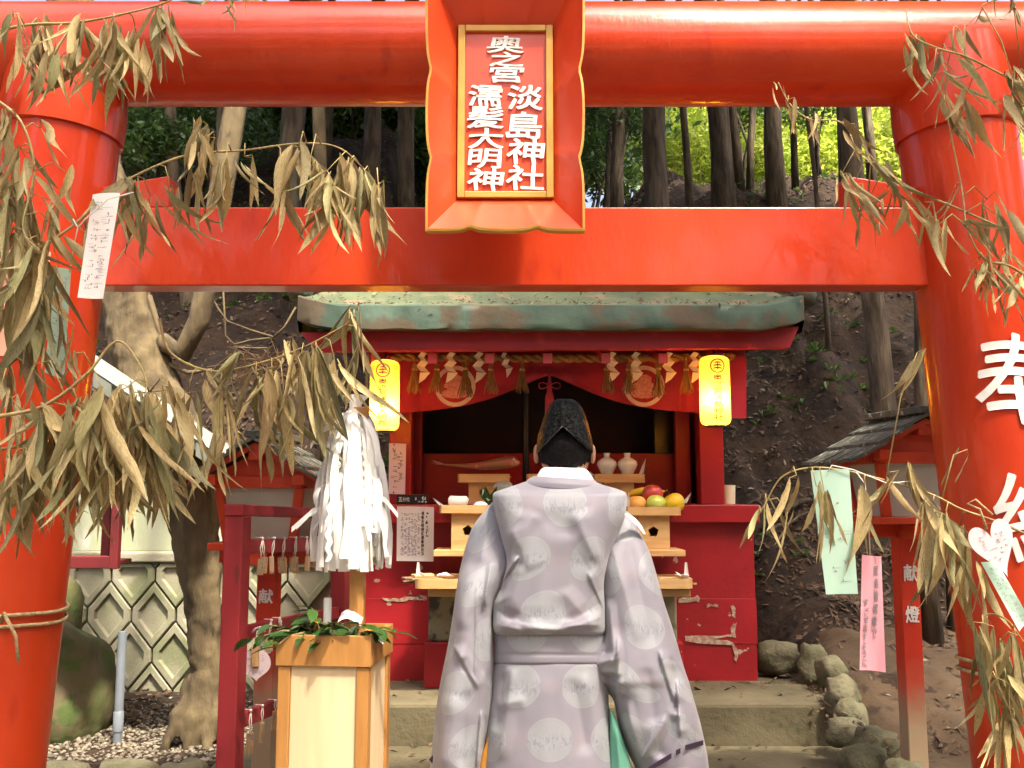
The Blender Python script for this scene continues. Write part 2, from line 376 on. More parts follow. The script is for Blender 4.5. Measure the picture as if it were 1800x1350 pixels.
while len(pts) < 48000:
    y = 4.2 + 8.5 * rr.random() ** 1.3; x = rr.uniform(-.75, .75) * (y + 1.0)
    if y < 6.05 and x < 1.45: continue
    if y < 5.5 and rr.random() < .85: continue
    z = hz(x, y)
    if nz((x * 1.1, y * 1.1, 9.)) < rr.uniform(-.5, .3): continue
    pts.append(((x, y, z), (0, -.6, .8)))
scatter_leaves('fallen_leaves', M_['litter'], pts, .025, 5, label='dry brown fallen leaves littering the dark hillside', cat='leaves')

eb = MB(); eb.grid(lambda u, v: (lerp(1.28, 3.4, u), lerp(2.9, 5.5, v), hz(lerp(1.28, 3.4, u), lerp(2.9, 5.5, v)) + .012 - .05 * sstep(.9, 1, v) + .03 * nz((u * 9, v * 11, 3))), 60, 70)
tag(eb.build('earth_bank', M_['earth'], smooth=True), kind='structure')
XS = .235                                                  # shrine axis
step = MB(); step.box(-1.02, 1.47, 4.37, 6.1, -.05, .38)
st_up = step.build('concrete_step', M_['concrete'], bevel=.018); tag(st_up, kind='structure')
step = MB(); step.box(-1.25, 1.62, 3.62, 4.372, -.05, .20)
tag(step.build('concrete_landing', M_['concrete'], bevel=.02), kind='structure')

def rock_mesh(name, sx, sy, sz, seed, sub=3, rough=.22, boxy=.5):
    b = bmesh.new(); bmesh.ops.create_icosphere(b, subdivisions=sub, radius=1.0)
    for v in b.verts:
        d = v.co.copy(); m = max(abs(d.x), abs(d.y), abs(d.z)); d = d.lerp(d / m * .82, boxy)
        k = 1 + rough * noise.noise(d * 1.3 + Vector((seed * 3.7, seed, 0))) + rough * .35 * noise.noise(d * 3.7 + Vector((0, seed, seed)))
        v.co = Vector((d.x * sx, d.y * sy, d.z * sz)) * k
    me = bpy.data.meshes.new(name); b.to_mesh(me); b.free()
    me.polygons.foreach_set('use_smooth', [True] * len(me.polygons)); return me
def rock(name, mat_, c, s, seed, parent=None, rz=0.0, **k):
    me = rock_mesh(name, *s, seed, **k); me.materials.append(mat_)
    o = bpy.data.objects.new(name, me); link(o, parent)
    W = WO.get(parent, Matrix.Identity(4)) if parent is not None else Matrix.Identity(4)
    o.location = W.inverted() @ Vector(c); o.rotation_euler = (0, 0, rz); return o

ed = thing('stone_edging', (1.5, 4.3, 0), 'curved edging of mossy rounded stones beside the concrete steps', 'edging')
for i, (px, py, z, w, hh, Y) in enumerate([(1368, 1158, .4, 74, 52, 5.0), (1428, 1168, .38, 46, 62, 4.85), (1463, 1186, .34, 48, 54, 4.6), (1480, 1226, .26, 54, 62, 4.35),
                                        (1496, 1262, .18, 50, 60, 4.15), (1490, 1290, .10, 66, 44, 4.0), (1540, 1312, .08, 74, 58, 3.75), (1520, 1345, .05, 78, 60, 3.55), (1590, 1372, .05, 70, 60, 3.35)]):
    c = P(px, py, Y); s = Y / F
    rock('stone', M_['stone'], c, (w * s * .54, .09, hh * s * .58), i + 3, ed, rz=R.uniform(-.4, .4), boxy=.30, rough=.34)

sl_pts = []
for k in range(150):
    z_, y0_, y1_ = ((.381, 4.40, 4.88), (.201, 3.64, 4.36))[k % 2]; x = rr.uniform(-.95, 1.45); y = y1_ - (y1_ - y0_) * rr.random() ** 1.8 * .9
    sl_pts.append(((x, y, z_ - .006), (0, 0, 1)))
for k in range(170):
    px = rr.uniform(1380, 1560); t = (px - 1380) / 180; sl_pts.append((P(px + rr.uniform(-30, 30), 1190 + 130 * t + rr.uniform(-18, 30), 4.95 - 1.4 * t), (0, -.3, 1)))
scatter_leaves('step_leaves', M_['litter'], sl_pts, .017, 77, label='scattered dead leaves on the concrete steps and edging stones', cat='leaves')
# left bed: gravel, kerb, boulder, block wall
bed = MB(); bed.box(-4.2, -1.12, 4.34, 5.95, -.05, .13)
tag(bed.build('gravel_bed', M_['soil'], bevel=.02), kind='structure')
kerb = thing('stone_kerb', (-2, 4.05, 0), 'low kerb of rough mossy stones bordering the gravel bed', 'kerb')
xk = -3.6; i = 0
while xk < -1.2:
    w = R.uniform(.20, .34); rock('stone', M_['stone'], (xk + w / 2, 4.30 + R.uniform(-.02, .02), .05), (w * .56, .10, .115), 30 + i, kerb, rough=.3, boxy=.6, rz=R.uniform(-.1, .1)); xk += w; i += 1
peb_v = []; peb_f = []
b = bmesh.new(); bmesh.ops.create_icosphere(b, subdivisions=1, radius=1.0); iv = [v.co.copy() for v in b.verts]; b.verts.index_update(); fi = [tuple(v.index for v in f.verts) for f in b.faces]; b.free()
for k in range(9500):
    y = rr.uniform(4.36, 5.8); x = -1.12 - 3.0 * rr.random()
    if y > 5.1 and rr.random() < (y - 5.1) * 1.4: continue
    s = rr.uniform(.006, .0145) * (1.5 if rr.random() < .06 else 1); a = rr.uniform(0, 6.28); ca, sa = math.cos(a), math.sin(a); fl = rr.uniform(.4, .75); el = rr.uniform(.7, 1.0)
    n0 = len(peb_v)
    for v in iv:
        X, Y_ = v.x * s, v.y * s * el; peb_v.append((x + X * ca - Y_ * sa, y + X * sa + Y_ * ca, .131 + s * .3 + v.z * s * fl))
    peb_f += [tuple(q + n0 for q in f) for f in fi]
me = bpy.data.meshes.new('gravel'); me.from_pydata(peb_v, [], peb_f); me.materials.append(M_['pebble'])
me.polygons.foreach_set('use_smooth', [True] * len(me.polygons))
tag(link(bpy.data.objects.new('gravel', me)), 'pale rounded gravel spread over the left bed', 'gravel', kind='stuff')
bl = [((rr.uniform(-3.4, -1.15), rr.uniform(5.0, 5.8), .145), (0, 0, 1)) for _ in range(420)]
scatter_leaves('wall_foot_leaves', M_['litter'], bl, .03, 8, label='brown dead leaves gathered at the foot of the block wall', cat='leaves')

c = P(62, 1160, 4.75)
rock('boulder', M_['rock'], (c.x - .03, 4.92, .30), (.33, .33, .36), 6, boxy=.22, sub=4)
tag(bpy.data.objects['boulder'], 'big rounded boulder green with moss beside the left pillar', 'boulder')
rock('boulder', M_['rock'], (P(80, 1085, 5.35).x - .1, 5.45, .62), (.26, .2, .3), 9, boxy=.4, sub=3)
tag(bpy.data.objects['boulder.001'], 'smaller mossy boulder half hidden behind the big boulder', 'boulder')

pp = thing('pipe_post', PZ(206, 1308, .13), 'short grey plastic pipe standing upright in the gravel', 'pipe')
a0 = PZ(206, 1308, .13); hgt = P(209, 1110, a0.y).z - .13
q = MB(); q.lathe([(.021, -.05), (.021, hgt - .006), (.019, hgt), (.015, hgt - .004), (.015, hgt - .05)], a0, 20); q.build('pipe', M_['pvc'], pp, smooth=40)
q = MB(); q.lathe([(.024, 0), (.024, .09), (.021, .094)], a0 + Vector((0, 0, .06)), 20); q.build('pipe_socket', M_['pvc'], pp, smooth=40)

# retaining wall of hexagonal blocks
WY = 5.88
rw = thing('retaining_wall', (-2.2, WY, .1), 'retaining wall of pale hexagonal concrete blocks with recessed panels', 'wall')
q = MB(); q.box(-4.2, -1.05, WY + .06, WY + .20, .0, .93); q.build('backing', M_['block'], rw)
hw, sl, ve = .136, .165, .078
def clip_poly(poly, zmin, zmax):
    for lim, sg in ((zmin, 1), (zmax, -1)):
        out = []
        for i in range(len(poly)):
            a, b_ = poly[i], poly[(i + 1) % len(poly)]; da, db = sg * (a[1] - lim), sg * (b_[1] - lim)
            if da >= 0: out.append(a)
            if da * db < 0: t = da / (da - db); out.append((a[0] + (b_[0] - a[0]) * t, a[1] + (b_[1] - a[1]) * t))
        poly = out
        if len(poly) < 3: return []
    return poly
row = 0; zc = .18
for row in range(5):
    zc = .10 + row * (sl + ve)
    for kx in range(-13, 0):
        xc = kx * 2 * hw + (hw if row % 2 else 0) - .84
        if xc < -3.9 or xc > -1.12: continue
        def hexa(s, sv): return [(xc, zc + (sl + ve / 2) * sv), (xc - hw * s, zc + ve / 2 * sv), (xc - hw * s, zc - ve / 2 * sv), (xc, zc - (sl + ve / 2) * sv), (xc + hw * s, zc - ve / 2 * sv), (xc + hw * s, zc + ve / 2 * sv)]
        zt = .90
        o_ = clip_poly(hexa(.955, .965), .05, zt); 
        if len(o_) < 3: continue
        i1 = clip_poly(hexa(.68, .70), .09, zt - .05); i2 = clip_poly(hexa(.60, .62), .10, zt - .06)
        jy = R.uniform(-.004, .004)
        q = MB()
        cx_ = sum(p[0] for p in o_) / len(o_); cz_ = sum(p[1] for p in o_) / len(o_)
        rings = []
        def ring(sc, Y, src=None):
            pts_ = src or o_
            rings.append([Vector((cx_ + (p[0] - cx_) * sc, Y, cz_ + (p[1] - cz_) * sc)) for p in pts_])
        ring(1.0, WY + .07); ring(1.0, WY + .008 + jy); ring(.95, WY + jy); ring(.70, WY + jy); ring(.62, WY + .022 + jy)
        m_ = len(o_)
        for rg in rings: q.v += rg
        for a in range(len(rings) - 1):
            for k in range(m_): q.f.append((a * m_ + k, a * m_ + (k + 1) % m_, (a + 1) * m_ + (k + 1) % m_, (a + 1) * m_ + k))
        q.f.append(tuple((len(rings) - 1) * m_ + k for k in range(m_)))
        q.build('block', M_['block'], rw)
q = MB(); q.box(-4.2, -1.05, WY - .02, WY + .22, .905, .965); q.build('coping', M_['block'], rw, bevel=.01)
uw = thing('upper_wall', (-2.0, 6.1, .9), 'stained whitish rendered wall above the block wall', 'wall')
q = MB(); q.box(-4.2, -1.50, 6.02, 6.14, .96, 1.40); q.build('render_panel', M_['wall_white'], uw, bevel=.01)
q = MB(); q.box(-4.2, -1.47, 5.99, 6.17, 1.403, 1.44); q.build('coping', M_['block'], uw, bevel=.008)

# side shrine at the left, mostly behind the bamboo
ss = thing('side_shrine', (-1.9, 4.5, .13), 'little red side shrine with pale ribbed metal roof before the leaning trunk', 'shrine')
a = P(378, 800, 4.3)
def roofpt(u, v):
    # u along slope from eave (0) to ridge (1), v along the ridge
    return Vector((lerp(a.x, a.x - .85, u), lerp(4.3, 4.72, v), lerp(a.z, a.z + .56, u)))
q = MB(); q.prism([roofpt(0, 0), roofpt(1, 0), roofpt(1, 1), roofpt(0, 1)], [p - Vector((0, 0, .035)) for p in (roofpt(0, 0), roofpt(1, 0), roofpt(1, 1), roofpt(0, 1))]); q.build('roof', M_['tin'], ss)
for k in range(9):
    v = k / 8; q = MB(); q.tube([roofpt(.0, v) + Vector((.005, 0, .012)), roofpt(1, v) + Vector((0, 0, .012))], .014, 6); q.build('rib', M_['tin'], ss)
for k in range(7):
    u = k / 7; q = MB(); p0 = roofpt(u, 0); p1 = roofpt(u + .1, 0)
    q.prism([p0 + Vector((0, -.012, .002)), p1 + Vector((0, -.012, .002)), p1 + Vector((0, -.012, -.06)), p0 + Vector((0, -.012, -.06))], [p0 + Vector((0, .005, .002)), p1 + Vector((0, .005, .002)), p1 + Vector((0, .005, -.06)), p0 + Vector((0, .005, -.06))]); q.build('gable_board', M_['tin'], ss)
for (px, Y) in ((206, 4.4), (60, 4.4), (90, 4.66), (190, 4.66)):
    p = P(px, 900, Y); q = MB(); q.box(p.x - .02, p.x + .02, Y - .02, Y + .02, P(150, 1000, 4.4).z, roofpt(.35, 0).z - .03); q.build('post', M_['old_red'], ss, bevel=.004)
p = P(150, 988, 4.4); q = MB(); q.box(-2.2, P(196, 972, 4.4).x, 4.375, 4.42, p.z - .028, p.z + .028); q.build('sill_beam', M_['old_red'], ss, bevel=.004)
q2 = MB(); q2.box(-2.2, P(45, 972, 4.5).x, 4.46, 4.66, .1, p.z - .029); q2.build('stone_base', M_['concrete'], ss, bevel=.01)
q = MB(); q.box(-2.2, P(190, 972, 4.4).x, 4.43, 4.68, p.z - .02, p.z + .0); q.build('floor_board', M_['old_red'], ss, bevel=.004)
q = MB(); q.box(-2.2, P(120, 972, 4.68).x, 4.69, 4.71, p.z, roofpt(.5, 1).z - .05); q.build('back_panel', M_['dark'], ss)

# ------------------------------------------------------------------ torii gate
TY = 2.75
tor = thing('torii_gate', (0, TY, 0), 'glossy vermilion torii gate of round logs over the path', 'torii')
PR = .166
def pil(side, z): return Vector((side * (1.356 + (2.375 - z) * .0678) - (.018 if side < 0 else 0), TY, z))
for sd in (-1, 1):
    q = MB(); q.tube([pil(sd, z) for z in (-.02, .6, 1.2, 1.8, 2.43)], [PR * 1.04, PR * 1.03, PR * 1.02, PR * 1.01, PR], 64, cap=True)
    q.build('pillar', M_['torii'], tor, smooth=50)
zt = P(900, 188, TY)
ang1 = PITCH + math.atan((CYP - 2) / F); ang2 = PITCH + math.atan((CYP - 188) / F)
D_ = TY / math.cos((ang1 + ang2) / 2); KR = D_ * math.sin((ang1 - ang2) / 2); KZ = EYE + TY * math.tan((ang1 + ang2) / 2)
for sd in (-1, 1):
    q = MB(); p0 = pil(sd, 2.385); p1 = pil(sd, KZ)
    q.tube([p0, p0 + Vector((0, 0, .004)), p0.lerp(p1, .3), p0.lerp(p1, .7), p1], [PR + .001, PR + .010, PR + .012, PR + .006, PR], 64, cap=True); q.build('collar', M_['torii'], tor, smooth=50)
q = MB(); q.tube([(x, TY, KZ) for x in (-2.35, -1.2, 0, 1.2, 2.35)], KR, 72); q.build('top_beam', M_['torii'], tor, smooth=50)
nz0, nz1 = P(900, 502, TY - .045).z, P(900, 364, TY - .045).z
q = MB(); q.box(-1.95, 1.95, TY - .045, TY + .045, nz0, nz1); q.build('tie_beam', M_['torii'], tor, bevel=.004)
def wedge(x_thin, x_thick, side=0):
    zt_ = nz1 + .001; q = MB()
    f = [(x_thin, zt_), (x_thick, zt_), (x_thick, zt_ + .098), (x_thin, zt_ + .050)]
    if x_thin > x_thick: f = f[::-1]
    q.prism([Vector((x, TY - .040, z)) for x, z in f], [Vector((x, TY + .040, z)) for x, z in f]); q.build('wedge', M_['torii'], tor, bevel=.004, weld=True)
wedge(-1.30, P(305, 330, TY).x); wedge(1.28, P(1480, 330, TY).x); wedge(1.50, 1.68); wedge(-1.52, -1.70)
# painted characters on the right pillar
def on_pillar(x0, y0, x1, y1):
    A, B = P(x0, y0, TY - PR), P(x1, y1, TY - PR)
    def fn(u, v, w=0):
        z = lerp(B.z, A.z, v); c = pil(1, z); ang = (lerp(A.x, B.x, u) - (A.x + B.x) / 2) / PR + CENT
        r = PR * 1.03 + .003
        return Vector((c.x + r * math.sin(ang), c.y - r * math.cos(ang), z))
    return fn
for ch, y0, y1 in (('奉', 590, 748), ('納', 835, 1000)):
    CENT = -.02
    q = MB(); letters(q, ch, on_pillar(1725, y0, 1870, y1), bold=.004, cut=16, wob=.03, heavy=.007); q.build('painted_character', M_['white_paint'], tor, smooth=True)

# ropes round the pillars
def rope_ring(sd, z, n, label):
    th = thing('tie_rope', pil(sd, z), label, 'rope')
    pts_ = []
    for k in range(n * 40 + 1):
        t = 2 * math.pi * k / 40; c = pil(sd, z + .03 * k / 40 + .004 * math.sin(3 * t)); r = PR * 1.03 + .006
        pts_.append(c + Vector((r * math.sin(t), -r * math.cos(t), 0)))
    q = MB(); q.tube(pts_, .0055, 6); q.build('rope_coil', M_['rope'], th, smooth=True)
    c = pil(sd, z); q = MB()
    e = c + Vector((-sd * .6 * PR, -PR * 1.02, .02)); q.tube([e, e + Vector((-sd * .02, -.03, .03)), e + Vector((-sd * .05, -.02, -.03)), e + Vector((-sd * .06, -.015, -.10))], .005, 6); q.build('rope_end', M_['rope'], th, smooth=True)
rope_ring(-1, P(60, 1108, TY - PR).z, 2, 'straw rope wound twice round the left torii pillar')
rope_ring(1, P(1720, 1215, TY - PR).z, 2, 'pale rope tying bamboo to the right torii pillar')

# ------------------------------------------------------------------ name plaque
PYF, PYP = 2.42, 2.52                                       # flared rim, inner panel
gk = thing('name_plaque', P(887, 200, PYP), 'vermilion shrine name plaque with scalloped gold rim and white characters', 'plaque')
def rim_loop(n=48):
    """outer outline in pixels: three lobes on each side"""
    pts_ = []
    x0, x1, y0, y1 = 752, 1024, -68, 402
    def lobes(t, cuts, d):
        v = 0
        for c_ in cuts: v = max(v, math.exp(-abs(t - c_) / .045))
        return d * v
    for k in range(n): t = k / n; pts_.append((x0 + lobes(t, (.405, .735), 9) - 0, lerp(y0, y1, t)))
    for k in range(n): t = k / n; pts_.append((lerp(x0, x1, t), y1 - lobes(t, (.28, .70), 8)))
    for k in range(n): t = k / n; pts_.append((x1 - lobes(1 - t, (.405, .735), 9), lerp(y1, y0, t)))
    for k in range(n): t = k / n; pts_.append((lerp(x1, x0, t), y0 + lobes(t, (.28, .70), 8)))
    return pts_
def inner_loop(x0, y0, x1, y1, n=48):
    pts_ = []
    for k in range(n): pts_.append((x0, lerp(y0, y1, k / n)))
    for k in range(n): pts_.append((lerp(x0, x1, k / n), y1))
    for k in range(n): pts_.append((x1, lerp(y1, y0, k / n)))
    for k in range(n): pts_.append((lerp(x1, x0, k / n), y0))
    return pts_
ol = [P(x, y, PYF) for x, y in rim_loop()]; il = [P(x, y, PYP) for x, y in inner_loop(805, 48, 970, 350)]
n_ = len(ol); q = MB()
back_o = [p + Vector((0, .022, 0)) for p in ol]; back_i = [p + Vector((0, .03, 0)) for p in il]
q.v = ol + il + back_o + back_i
for k in range(n_):
    k2 = (k + 1) % n_
    q.f += [(k, k2, n_ + k2, n_ + k), (2 * n_ + k2, 2 * n_ + k, 3 * n_ + k, 3 * n_ + k2)]
q.build('flared_frame', M_['plaque'], gk, smooth=30)
q = MB(); cen = Vector((sum(p.x for p in ol) / n_, 0, sum(p.z for p in ol) / n_))
def sc(p, s, dy): return Vector((cen.x + (p.x - cen.x) * s[0], p.y + dy, cen.z + (p.z - cen.z) * s[1]))
A_ = [sc(p, (1.0, 1.0), -.004) for p in ol]; B_ = [sc(p, (1.032, 1.018), -.002) for p in ol]; C_ = [sc(p, (1.032, 1.018), .026) for p in ol]; D2 = [sc(p, (1.0, 1.0), .026) for p in ol]
q.v = A_ + B_ + C_ + D2
for k in range(n_):
    k2 = (k + 1) % n_
    for a in range(4): b_ = (a + 1) % 4; q.f.append((a * n_ + k2, a * n_ + k, b_ * n_ + k, b_ * n_ + k2))
q.build('gold_rim', M_['gold'], gk, smooth=40)
pa, pb = P(805, 350, PYP), P(970, 48, PYP)
q = MB(); q.box(pa.x, pb.x, PYP - .004, PYP + .03, pa.z, pb.z); q.build('panel', M_['plaque'], gk)
bw = .018
for nm, x0, x1, z0, z1 in (('l', pa.x - .002, pa.x + bw, pa.z, pb.z), ('r', pb.x - bw, pb.x + .002, pa.z, pb.z), ('b', pa.x + bw + .0005, pb.x - bw - .0005, pa.z, pa.z + bw), ('t', pa.x + bw + .0005, pb.x - bw - .0005, pb.z - bw, pb.z)):
    q = MB(); q.box(x0, x1, PYP - .016, PYP - .0045, z0, z1); q.build('gold_moulding', M_['gold'], gk, bevel=.002)
def flat_fn(x0, y0, x1, y1, Y, depth=1.0):
    A, B = P(x0, y0, Y), P(x1, y1, Y)
    return lambda u, v, w=0: Vector((lerp(A.x, B.x, u), Y - w * depth, lerp(B.z, A.z, v)))
for ch, bb in (('奥', (857, 65, 920, 93)), ('之', (861, 93, 919, 117)), ('宮', (861, 117, 919, 145)),
               ('濡', (824, 151, 882, 187)), ('髪', (822, 188, 884, 225)), ('大', (824, 227, 884, 261)), ('明', (824, 263, 880, 296)), ('神', (824, 297, 884, 335)),
               ('淡', (893, 151, 953, 193)), ('島', (891, 199, 953, 244)), ('神', (893, 245, 956, 289)), ('社', (892, 291, 955, 335))):
    q = MB(); letters(q, ch, flat_fn(*bb, PYP - .0065, .06), bold=.008, ext=.04, wob=.035, res=4, heavy=.009); q.build('raised_character', M_['white_paint'], gk)
for x in (-.12, .09):
    q = MB(); p = Vector((x, PYP + .02, P(900, 30, PYP).z)); q.box(x - .02, x + .02, PYP + .031, TY - .10, p.z - .03, p.z + .02); q.build('bracket', M_['torii'], gk)

# ------------------------------------------------------------------ small shrine
SF = 4.90                                                   # front of the base wall
sh = thing('small_shrine', (XS, 5.4, .38), 'small dark red shrine with mossy green copper roof above the steps', 'shrine')
def X(px, Y, py=900): return P(px, py, Y).x
def Z(py, Y): return P(900, py, Y).z
xl, xr = X(640, SF, 1050), X(1328, SF, 1050)
zl0, zl1 = Z(919, SF - .06), Z(887, SF - .06)               # ledge
courses = [.38, Z(1132, SF), Z(1052, SF), zl0]
for k in range(3):
    q = MB(); o_ = (.0, .003, .0)[k]; q.box(xl - o_, xr + o_, SF - o_, 5.95, courses[k] + (.0 if k else -.002), courses[k + 1] - .0005); q.build('base_course', M_['shrine_wall'], sh, bevel=.0025)
# bare patches where the paint has come off
def patch(poly, seed, Y=SF - .0075):
    r_ = random.Random(seed); q = MB(); pts_ = []
    for i in range(len(poly)):
        a, b_ = poly[i], poly[(i + 1) % len(poly)]
        for t in (0, .25, .5, .75): pts_.append((lerp(a[0], b_[0], t) + r_.uniform(-2.2, 2.2), lerp(a[1], b_[1], t) + r_.uniform(-2.2, 2.2)))
    f = [P(x, y, Y) for x, y in pts_]; q.prism(f, [p + Vector((0, .004, 0)) for p in f]); q.build('bare_patch', M_['bare'], sh)
patch([(1192, 1052), (1228, 1048), (1230, 1058), (1195, 1060)], 1); patch([(1242, 1062), (1262, 1063), (1261, 1068), (1243, 1067)], 2)
patch([(1285, 1065), (1291, 1065), (1292, 1085), (1287, 1084)], 3); patch([(1205, 1120), (1284, 1116), (1288, 1095), (1293, 1096), (1292, 1119), (1240, 1123), (1290, 1129), (1298, 1150), (1294, 1168), (1288, 1134), (1205, 1127)], 4)
patch([(672, 1050), (700, 1052), (740, 1048), (741, 1054), (700, 1056), (672, 1055)], 5); patch([(735, 1046), (750, 1046), (750, 1056), (737, 1055)], 6); patch([(720, 1040), (724, 1040), (724, 1046), (720, 1046)], 7)
q = MB(); q.box(X(634, SF - .06), X(1336, SF - .06), SF - .06, 5.98, zl0, zl1); q.build('ledge', M_['shrine'], sh, bevel=.006)
PYs = SF + .03
for a, b_ in ((682, 722), (1233, 1275)):
    q = MB(); q.box(X(a, PYs), X(b_, PYs), PYs, PYs + .12, zl1 + .001, Z(610, PYs)); q.build('post', M_['shrine'], sh, bevel=.005)
pxl, pxr = X(722, PYs), X(1233, PYs)
ztop = Z(612, PYs)
for a in (X(686, PYs), X(1265, PYs)):
    q = MB(); q.box(a - .012, a + .012, PYs + .121, 5.90, zl1 + .002, ztop); q.build('side_wall', M_['shrine'], sh)
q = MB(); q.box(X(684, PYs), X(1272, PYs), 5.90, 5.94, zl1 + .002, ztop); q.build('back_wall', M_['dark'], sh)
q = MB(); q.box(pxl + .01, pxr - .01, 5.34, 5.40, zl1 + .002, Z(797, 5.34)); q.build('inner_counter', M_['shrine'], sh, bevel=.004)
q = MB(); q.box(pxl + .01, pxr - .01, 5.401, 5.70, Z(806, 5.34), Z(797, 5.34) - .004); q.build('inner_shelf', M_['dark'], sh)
for a, b_ in ((724, 740), (1190, 1216)):
    q = MB(); q.box(X(a, 5.2), X(b_, 5.2), 5.2, 5.26, zl1 + .002, Z(640, 5.2)); q.build('inner_jamb', M_['shrine'], sh, bevel=.003)
q = MB(); q.box(X(1152, 5.45), X(1186, 5.45), 5.42, 5.46, Z(797, 5.42), Z(690, 5.42)); q.build('dark_door_leaf', M_['black'], sh)
q = MB(); q.tube([(X(925, 5.1), 5.1, zl1), (X(925, 5.1), 5.1, Z(640, 5.1))], .018, 16); q.build('black_pole', M_['black'], sh, smooth=40)
q = MB(); q.box(X(905, 5.05), X(955, 5.05), 5.03, 5.17, zl1 + .002, zl1 + .05); q.build('pole_foot', M_['black'], sh, bevel=.004)
# lintel, rafters, fascia, roof
q = MB(); q.box(X(660, PYs) - .05, X(1300, PYs) + .05, PYs - .01, PYs + .11, Z(640, PYs), Z(608, PYs)); q.build('lintel', M_['shrine'], sh, bevel=.004)
RF = 4.42
M_['rafter_end'] = mat('rafter_end_paint', (.56, .10, .12), (.50, .08, .09), rough=.5, ns=20)
for k, px in enumerate((655, 757, 860, 964, 1068, 1171, 1273)):
    zr0, zr1 = Z(638, RF), Z(622, RF); x = X(px, RF); w = .019
    q = MB(); q.prism([Vector((x - w, RF, zr0)), Vector((x + w, RF, zr0)), Vector((x + w, RF, zr1)), Vector((x - w, RF, zr1))], [Vector((x - w, 5.0, zr0 + .16)), Vector((x + w, 5.0, zr0 + .16)), Vector((x + w, 5.0, zr1 + .16)), Vector((x - w, 5.0, zr1 + .16))])
    rf_ = q.build('rafter', M_['shrine'], sh)
    q = MB(); q.box(x - w - .002, x + w + .002, RF - .006, RF - .0005, zr0 - .002, zr1 + .002); q.build('rafter_cap', M_['rafter_end'], rf_, bevel=.001)
FY = 4.36
fl = [(530, 585), (1404, 573), (1392, 612), (556, 617)]
fl = [(528, 584), (1405, 574), (1388, 612), (556, 618)]
f = [P(x, y, FY) for x, y in fl]; q = MB(); q.prism(f[::-1], [p + Vector((0, .05, 0)) for p in f][::-1]); q.build('fascia', M_['shrine'], sh, bevel=.004, weld=True)
# sloping soffit behind the fascia
q = MB(); a0, a1 = P(560, 610, FY + .06), P(1385, 606, FY + .06)
q.prism([a0, a1, a1 + Vector((0, .62, .30)), a0 + Vector((0, .62, .30))], [p + Vector((0, 0, .03)) for p in (a0, a1, a1 + Vector((0, .62, .30)), a0 + Vector((0, .62, .30)))]); q.build('soffit', M_['shrine'], sh)
# copper roof: rounded eave roll then concave slope to the ridge, hips at the ends
EY = 4.28
el, er = P(518, 552, EY).x, P(1420, 545, EY).x
ze0, ze1 = P(900, 579, EY).z, P(900, 534, EY).z
prof = [(.10, ze0 + .004), (.006, ze0), (.0, ze0 + .005), (.002, (ze0 + ze1) / 2), (.006, ze1 - .008), (.02, ze1), (.12, ze1 + .016)]
for k in range(1, 9):
    t = k / 8; prof.append((.12 + 1.0 * t, ze1 + .012 + .40 * t ** 1.5 + .18 * t))
def roof_fn(u, v):
    i = min(int(v * (len(prof) - 1)), len(prof) - 2); t = v * (len(prof) - 1) - i
    dy = lerp(prof[i][0], prof[i + 1][0], t); z = lerp(prof[i][1], prof[i + 1][1], t)
    s = sstep(.12, 1.12, dy); inset = .30 * s if dy > .12 else (.0 if dy > .03 else 0.0)
    e = abs(u * 2 - 1); lift = .055 * max(0, (e - .80) / .20) ** 2 * (1 - s)
    back = .05 * max(0, (e - .88) / .12) ** 2
    lump = .006 * nz((u * 22, v * 9, 2))
    return Vector((lerp(el + inset, er - inset, u), EY + dy + back + lump, z + lift + lump))
nv_ = len(prof) - 1
q = MB(); q.grid(lambda u, v: roof_fn(u, v * 6 / nv_), 90, 12); rf = q.build('eave_roll', M_['copper'], sh, smooth=50)
q = MB(); q.grid(lambda u, v: roof_fn(u, 6 / nv_ + v * (1 - 6 / nv_)) + Vector((0, 0, -.002)), 60, 14); rt = q.build('roof', M_['copper_top'], sh, smooth=50)
q = MB(); a0 = roof_fn(0, 1); a1 = roof_fn(1, 1); q.tube([a0 + Vector((-.06, .0, -.01)), a0, a1, a1 + Vector((.06, 0, -.01))], .06, 16); q.build('ridge', M_['copper'], rt, smooth=40)
q = MB(); q.prism([a0, a1, Vector((a1.x, 6.1, ze1 + .1)), Vector((a0.x, 6.1, ze1 + .1))], [p - Vector((0, 0, .03)) for p in (a0, a1, Vector((a1.x, 6.1, ze1 + .1)), Vector((a0.x, 6.1, ze1 + .1)))]); q.build('rear_slope', M_['copper_top'], rt)
for sd in (0, 1):
    q = MB(); e0 = [roof_fn(sd, v * 1.0 / 14) for v in range(15)]
    c0 = Vector((e0[0].x, 5.9, ze0)); base = len(q.v); q.v += e0 + [Vector((p.x, max(p.y, 4.38), ze0 + .005)) for p in e0] ; 
    for k in range(14): q.f.append((k, k + 1, 15 + k + 1, 15 + k))
    q.build('hip_side', M_['copper'], sh)
    px_, py_ = ((528, 512), (1412, 520))[sd]; p = P(px_, py_, 4.55)
    q = MB(); q.lathe([(.001, -.05), (.05, -.045), (.065, 0), (.05, .045), (.001, .05)], p, 18); q.build('corner_knob', M_['copper'], sh, smooth=True)
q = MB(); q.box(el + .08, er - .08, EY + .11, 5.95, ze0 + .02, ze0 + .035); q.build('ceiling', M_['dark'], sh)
lt = []
for k in range(420):
    u = rr.random(); t = rr.random() ** 1.6 * .4; p = roof_fn(u, 6 / nv_ + t * (1 - 6 / nv_)); lt.append((p, (0, -.4, .9)))
for k in range(14):
    u = rr.random(); p = roof_fn(u, .25 + .15 * rr.random()); lt.append((p + Vector((0, -.006, 0)), (0, -1, .2)))
scatter_leaves('roof_leaves', M_['litter'], lt, .012, 12, label='dead leaves and twigs lying on the green copper roof', cat='leaves')

